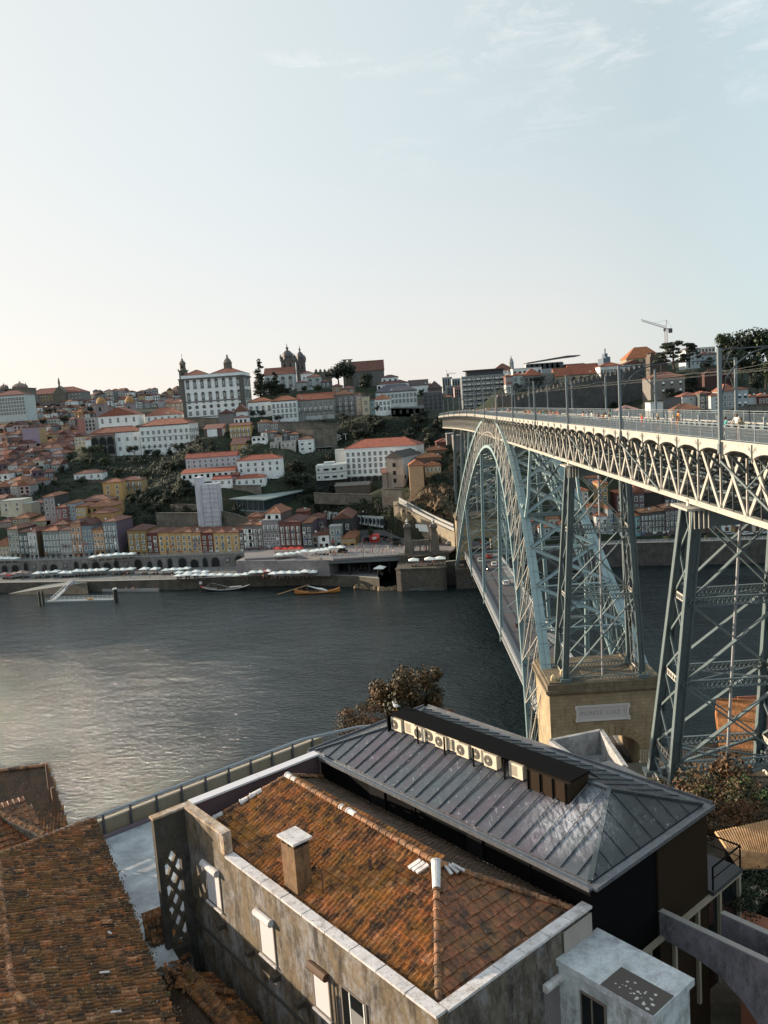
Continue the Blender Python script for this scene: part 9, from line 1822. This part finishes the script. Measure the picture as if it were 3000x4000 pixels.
Yc = 330; p = PY('H', 716, 330, Yc); top = PY('H', 718, 196, Yc); e_ = PY('H', 490, 125, Yc); k_ = PY('H', 775, 200, Yc)
crane((p[0], Yc, p[2]-14), top[2]-p[2]+14, top[0]-e_[0]+1, k_[0]-top[0], 0, 'tower crane with a raised jib above the orange palace roof', plain('crane_grey', (.4, .36, .37), .5), math.atan2(e_[2]-top[2], top[0]-e_[0]), .9)
p = PY('G', 112, 660, 600); top = PY('G', 112, 620, 600); crane((p[0], 600, p[2]-6), top[2]-p[2]+6, 9, 0, math.pi, 'tiny distant yellow crane on the skyline left of the modern apartments', plain('crane_yellow', (.5, .3, .1), .5), 0, .7)
p = PY('L', 105, 1330, 262); top = PY('L', 105, 1080, 262); crane((p[0], 262, p[2]-3), top[2]-p[2]+3, 14, 4, 0, 'orange crane mast rising among the red roofs at the left edge', plain('crane_orange', (.45, .17, .1), .5), 0, .9)
g0 = W(-15.45, 11.9, 53.9); t = empty('seagull', g0, 2.6); tag(t, 'grey and white seagull standing on the left end of the roof dormer', 'seagull'); b = MB(); b.tube([(-.16, 0, .3), (-.1, 0, .29), (.02, 0, .28), (.12, 0, .31), (.17, 0, .4), (.2, 0, .48), (.23, 0, .52)], [.02, .07, .1, .085, .05, .052, .03], 8, 0)
b.tube([(.25, 0, .51), (.31, 0, .49)], [.015, .006], 5, 2)
for s in (-.03, .03): b.tube([(.02, s, 0), (.02, s, .2)], .009, 5, 2)
bd = b.build('body', [plain('gull_white', (.65, .65, .65), .7), plain('gull_grey', (.2, .21, .23), .7), plain('gull_yellow', (.4, .2, .03), .6)], t); b = MB()
for s in (-1, 1): b.add([(.1, s*.08, .34), (-.02, s*.115, .3), (-.3, s*.03, .29), (-.05, s*.03, .38)], [(0,1,2,3)])
b.build('wing', plain('gull_grey', (.2, .21, .23)), t)
# sky, sun, render
SUN_EL = 12.0; SUN_AZ = (-.95, .31)   # horizontal direction towards the sun
w = bpy.data.worlds.new('World'); scene.world = w; w.use_nodes = True; nt = w.node_tree
bg = nt.nodes['Background']; sky = nt.nodes.new('ShaderNodeTexSky'); sky.sky_type = 'NISHITA'; sky.sun_disc = False
sky.sun_elevation = math.radians(SUN_EL); sky.sun_rotation = math.atan2(SUN_AZ[0], SUN_AZ[1]); sky.altitude = 50; sky.air_density = 1.0; sky.dust_density = 1.2; sky.ozone_density = 1.0
tc = nt.nodes.new('ShaderNodeTexCoord')
n = nt.nodes.new('ShaderNodeTexNoise'); n.inputs['Scale'].default_value = 8; n.inputs['Detail'].default_value = 10; n.inputs['Roughness'].default_value = .7; n.inputs['Distortion'].default_value = .5
mp = nt.nodes.new('ShaderNodeMapping'); mp.inputs['Scale'].default_value = (1.1, .9, 3.6); mp.inputs['Location'].default_value = (.37, .1, .2); nt.links.new(tc.outputs['Generated'], mp.inputs[0]); nt.links.new(mp.outputs[0], n.inputs['Vector'])
n2 = nt.nodes.new('ShaderNodeTexNoise'); n2.inputs['Scale'].default_value = 2.9; n2.inputs['Detail'].default_value = 2; nt.links.new(mp.outputs[0], n2.inputs['Vector'])
sp = nt.nodes.new('ShaderNodeSeparateXYZ'); nt.links.new(tc.outputs['Generated'], sp.inputs[0])
hi = ramp(nt, sp.outputs[2], [(.24, (0, 0, 0)), (.36, (1, 1, 1))])
c1 = ramp(nt, n.outputs['Fac'], [(.5, (0, 0, 0)), (.68, (1, 1, 1))]); c2 = ramp(nt, n2.outputs['Fac'], [(.5, (0, 0, 0)), (.62, (1, 1, 1))])
cl = mix(nt, 1.0, mix(nt, 1.0, c1, c2, 'MULTIPLY'), hi, 'MULTIPLY')
hs = nt.nodes.new('ShaderNodeHueSaturation'); hs.inputs['Saturation'].default_value = SKY_SAT; nt.links.new(sky.outputs[0], hs.inputs['Color'])
dp = nt.nodes.new('ShaderNodeVectorMath'); dp.operation = 'DOT_PRODUCT'; nt.links.new(tc.outputs['Generated'], dp.inputs[0]); dp.inputs[1].default_value = (*SUN_AZ, 0)
dv = nt.nodes.new('ShaderNodeMapRange'); nt.links.new(dp.outputs['Value'], dv.inputs[0]); dv.inputs[1].default_value = -1
air = ramp(nt, dv.outputs[0], [(.0, (3.0, 3.8, 4.2)), (.3, (2.6, 3.4, 3.7)), (.5, (2.45, 2.9, 3.0)), (.72, (3.25, 3.5, 3.52)), (.95, (4.0, 3.8, 3.5))])  # sky opposite the sun, out of view, brightened to lift the shaded facades
low = mix(nt, mix(nt, 1.0, ramp(nt, sp.outputs[2], [(.0, (.75, .75, .75)), (.28, (0, 0, 0))]), ramp(nt, dv.outputs[0], [(.42, (0, 0, 0)), (.56, (1, 1, 1))]), 'MULTIPLY'), air, (3.85, 3.45, 3.3))
m2 = nt.nodes.new('ShaderNodeMath'); m2.operation = 'MULTIPLY'; m2.inputs[1].default_value = .2; nt.links.new(cl, m2.inputs[0])
nt.links.new(mix(nt, m2.outputs[0], mix(nt, .85, hs.outputs[0], low), (7, 6.2, 5.9)), bg.inputs['Color'])
bg.inputs['Strength'].default_value = SKY_STR
sd = bpy.data.lights.new('sun', 'SUN'); sd.energy = SUN_STR; sd.angle = math.radians(.53); sd.color = (1, .82, .6); so = bpy.data.objects.new('sun', sd); COL.objects.link(so)
e = math.radians(SUN_EL); d = Vector((SUN_AZ[0]*math.cos(e), SUN_AZ[1]*math.cos(e), math.sin(e))); so.rotation_euler = d.to_track_quat('Z', 'Y').to_euler()
scene.view_settings.view_transform = 'Standard'; scene.view_settings.look = 'None'; scene.view_settings.gamma = 1; scene.view_settings.exposure = EXPO
scene.render.resolution_x = 768; scene.render.resolution_y = 1024
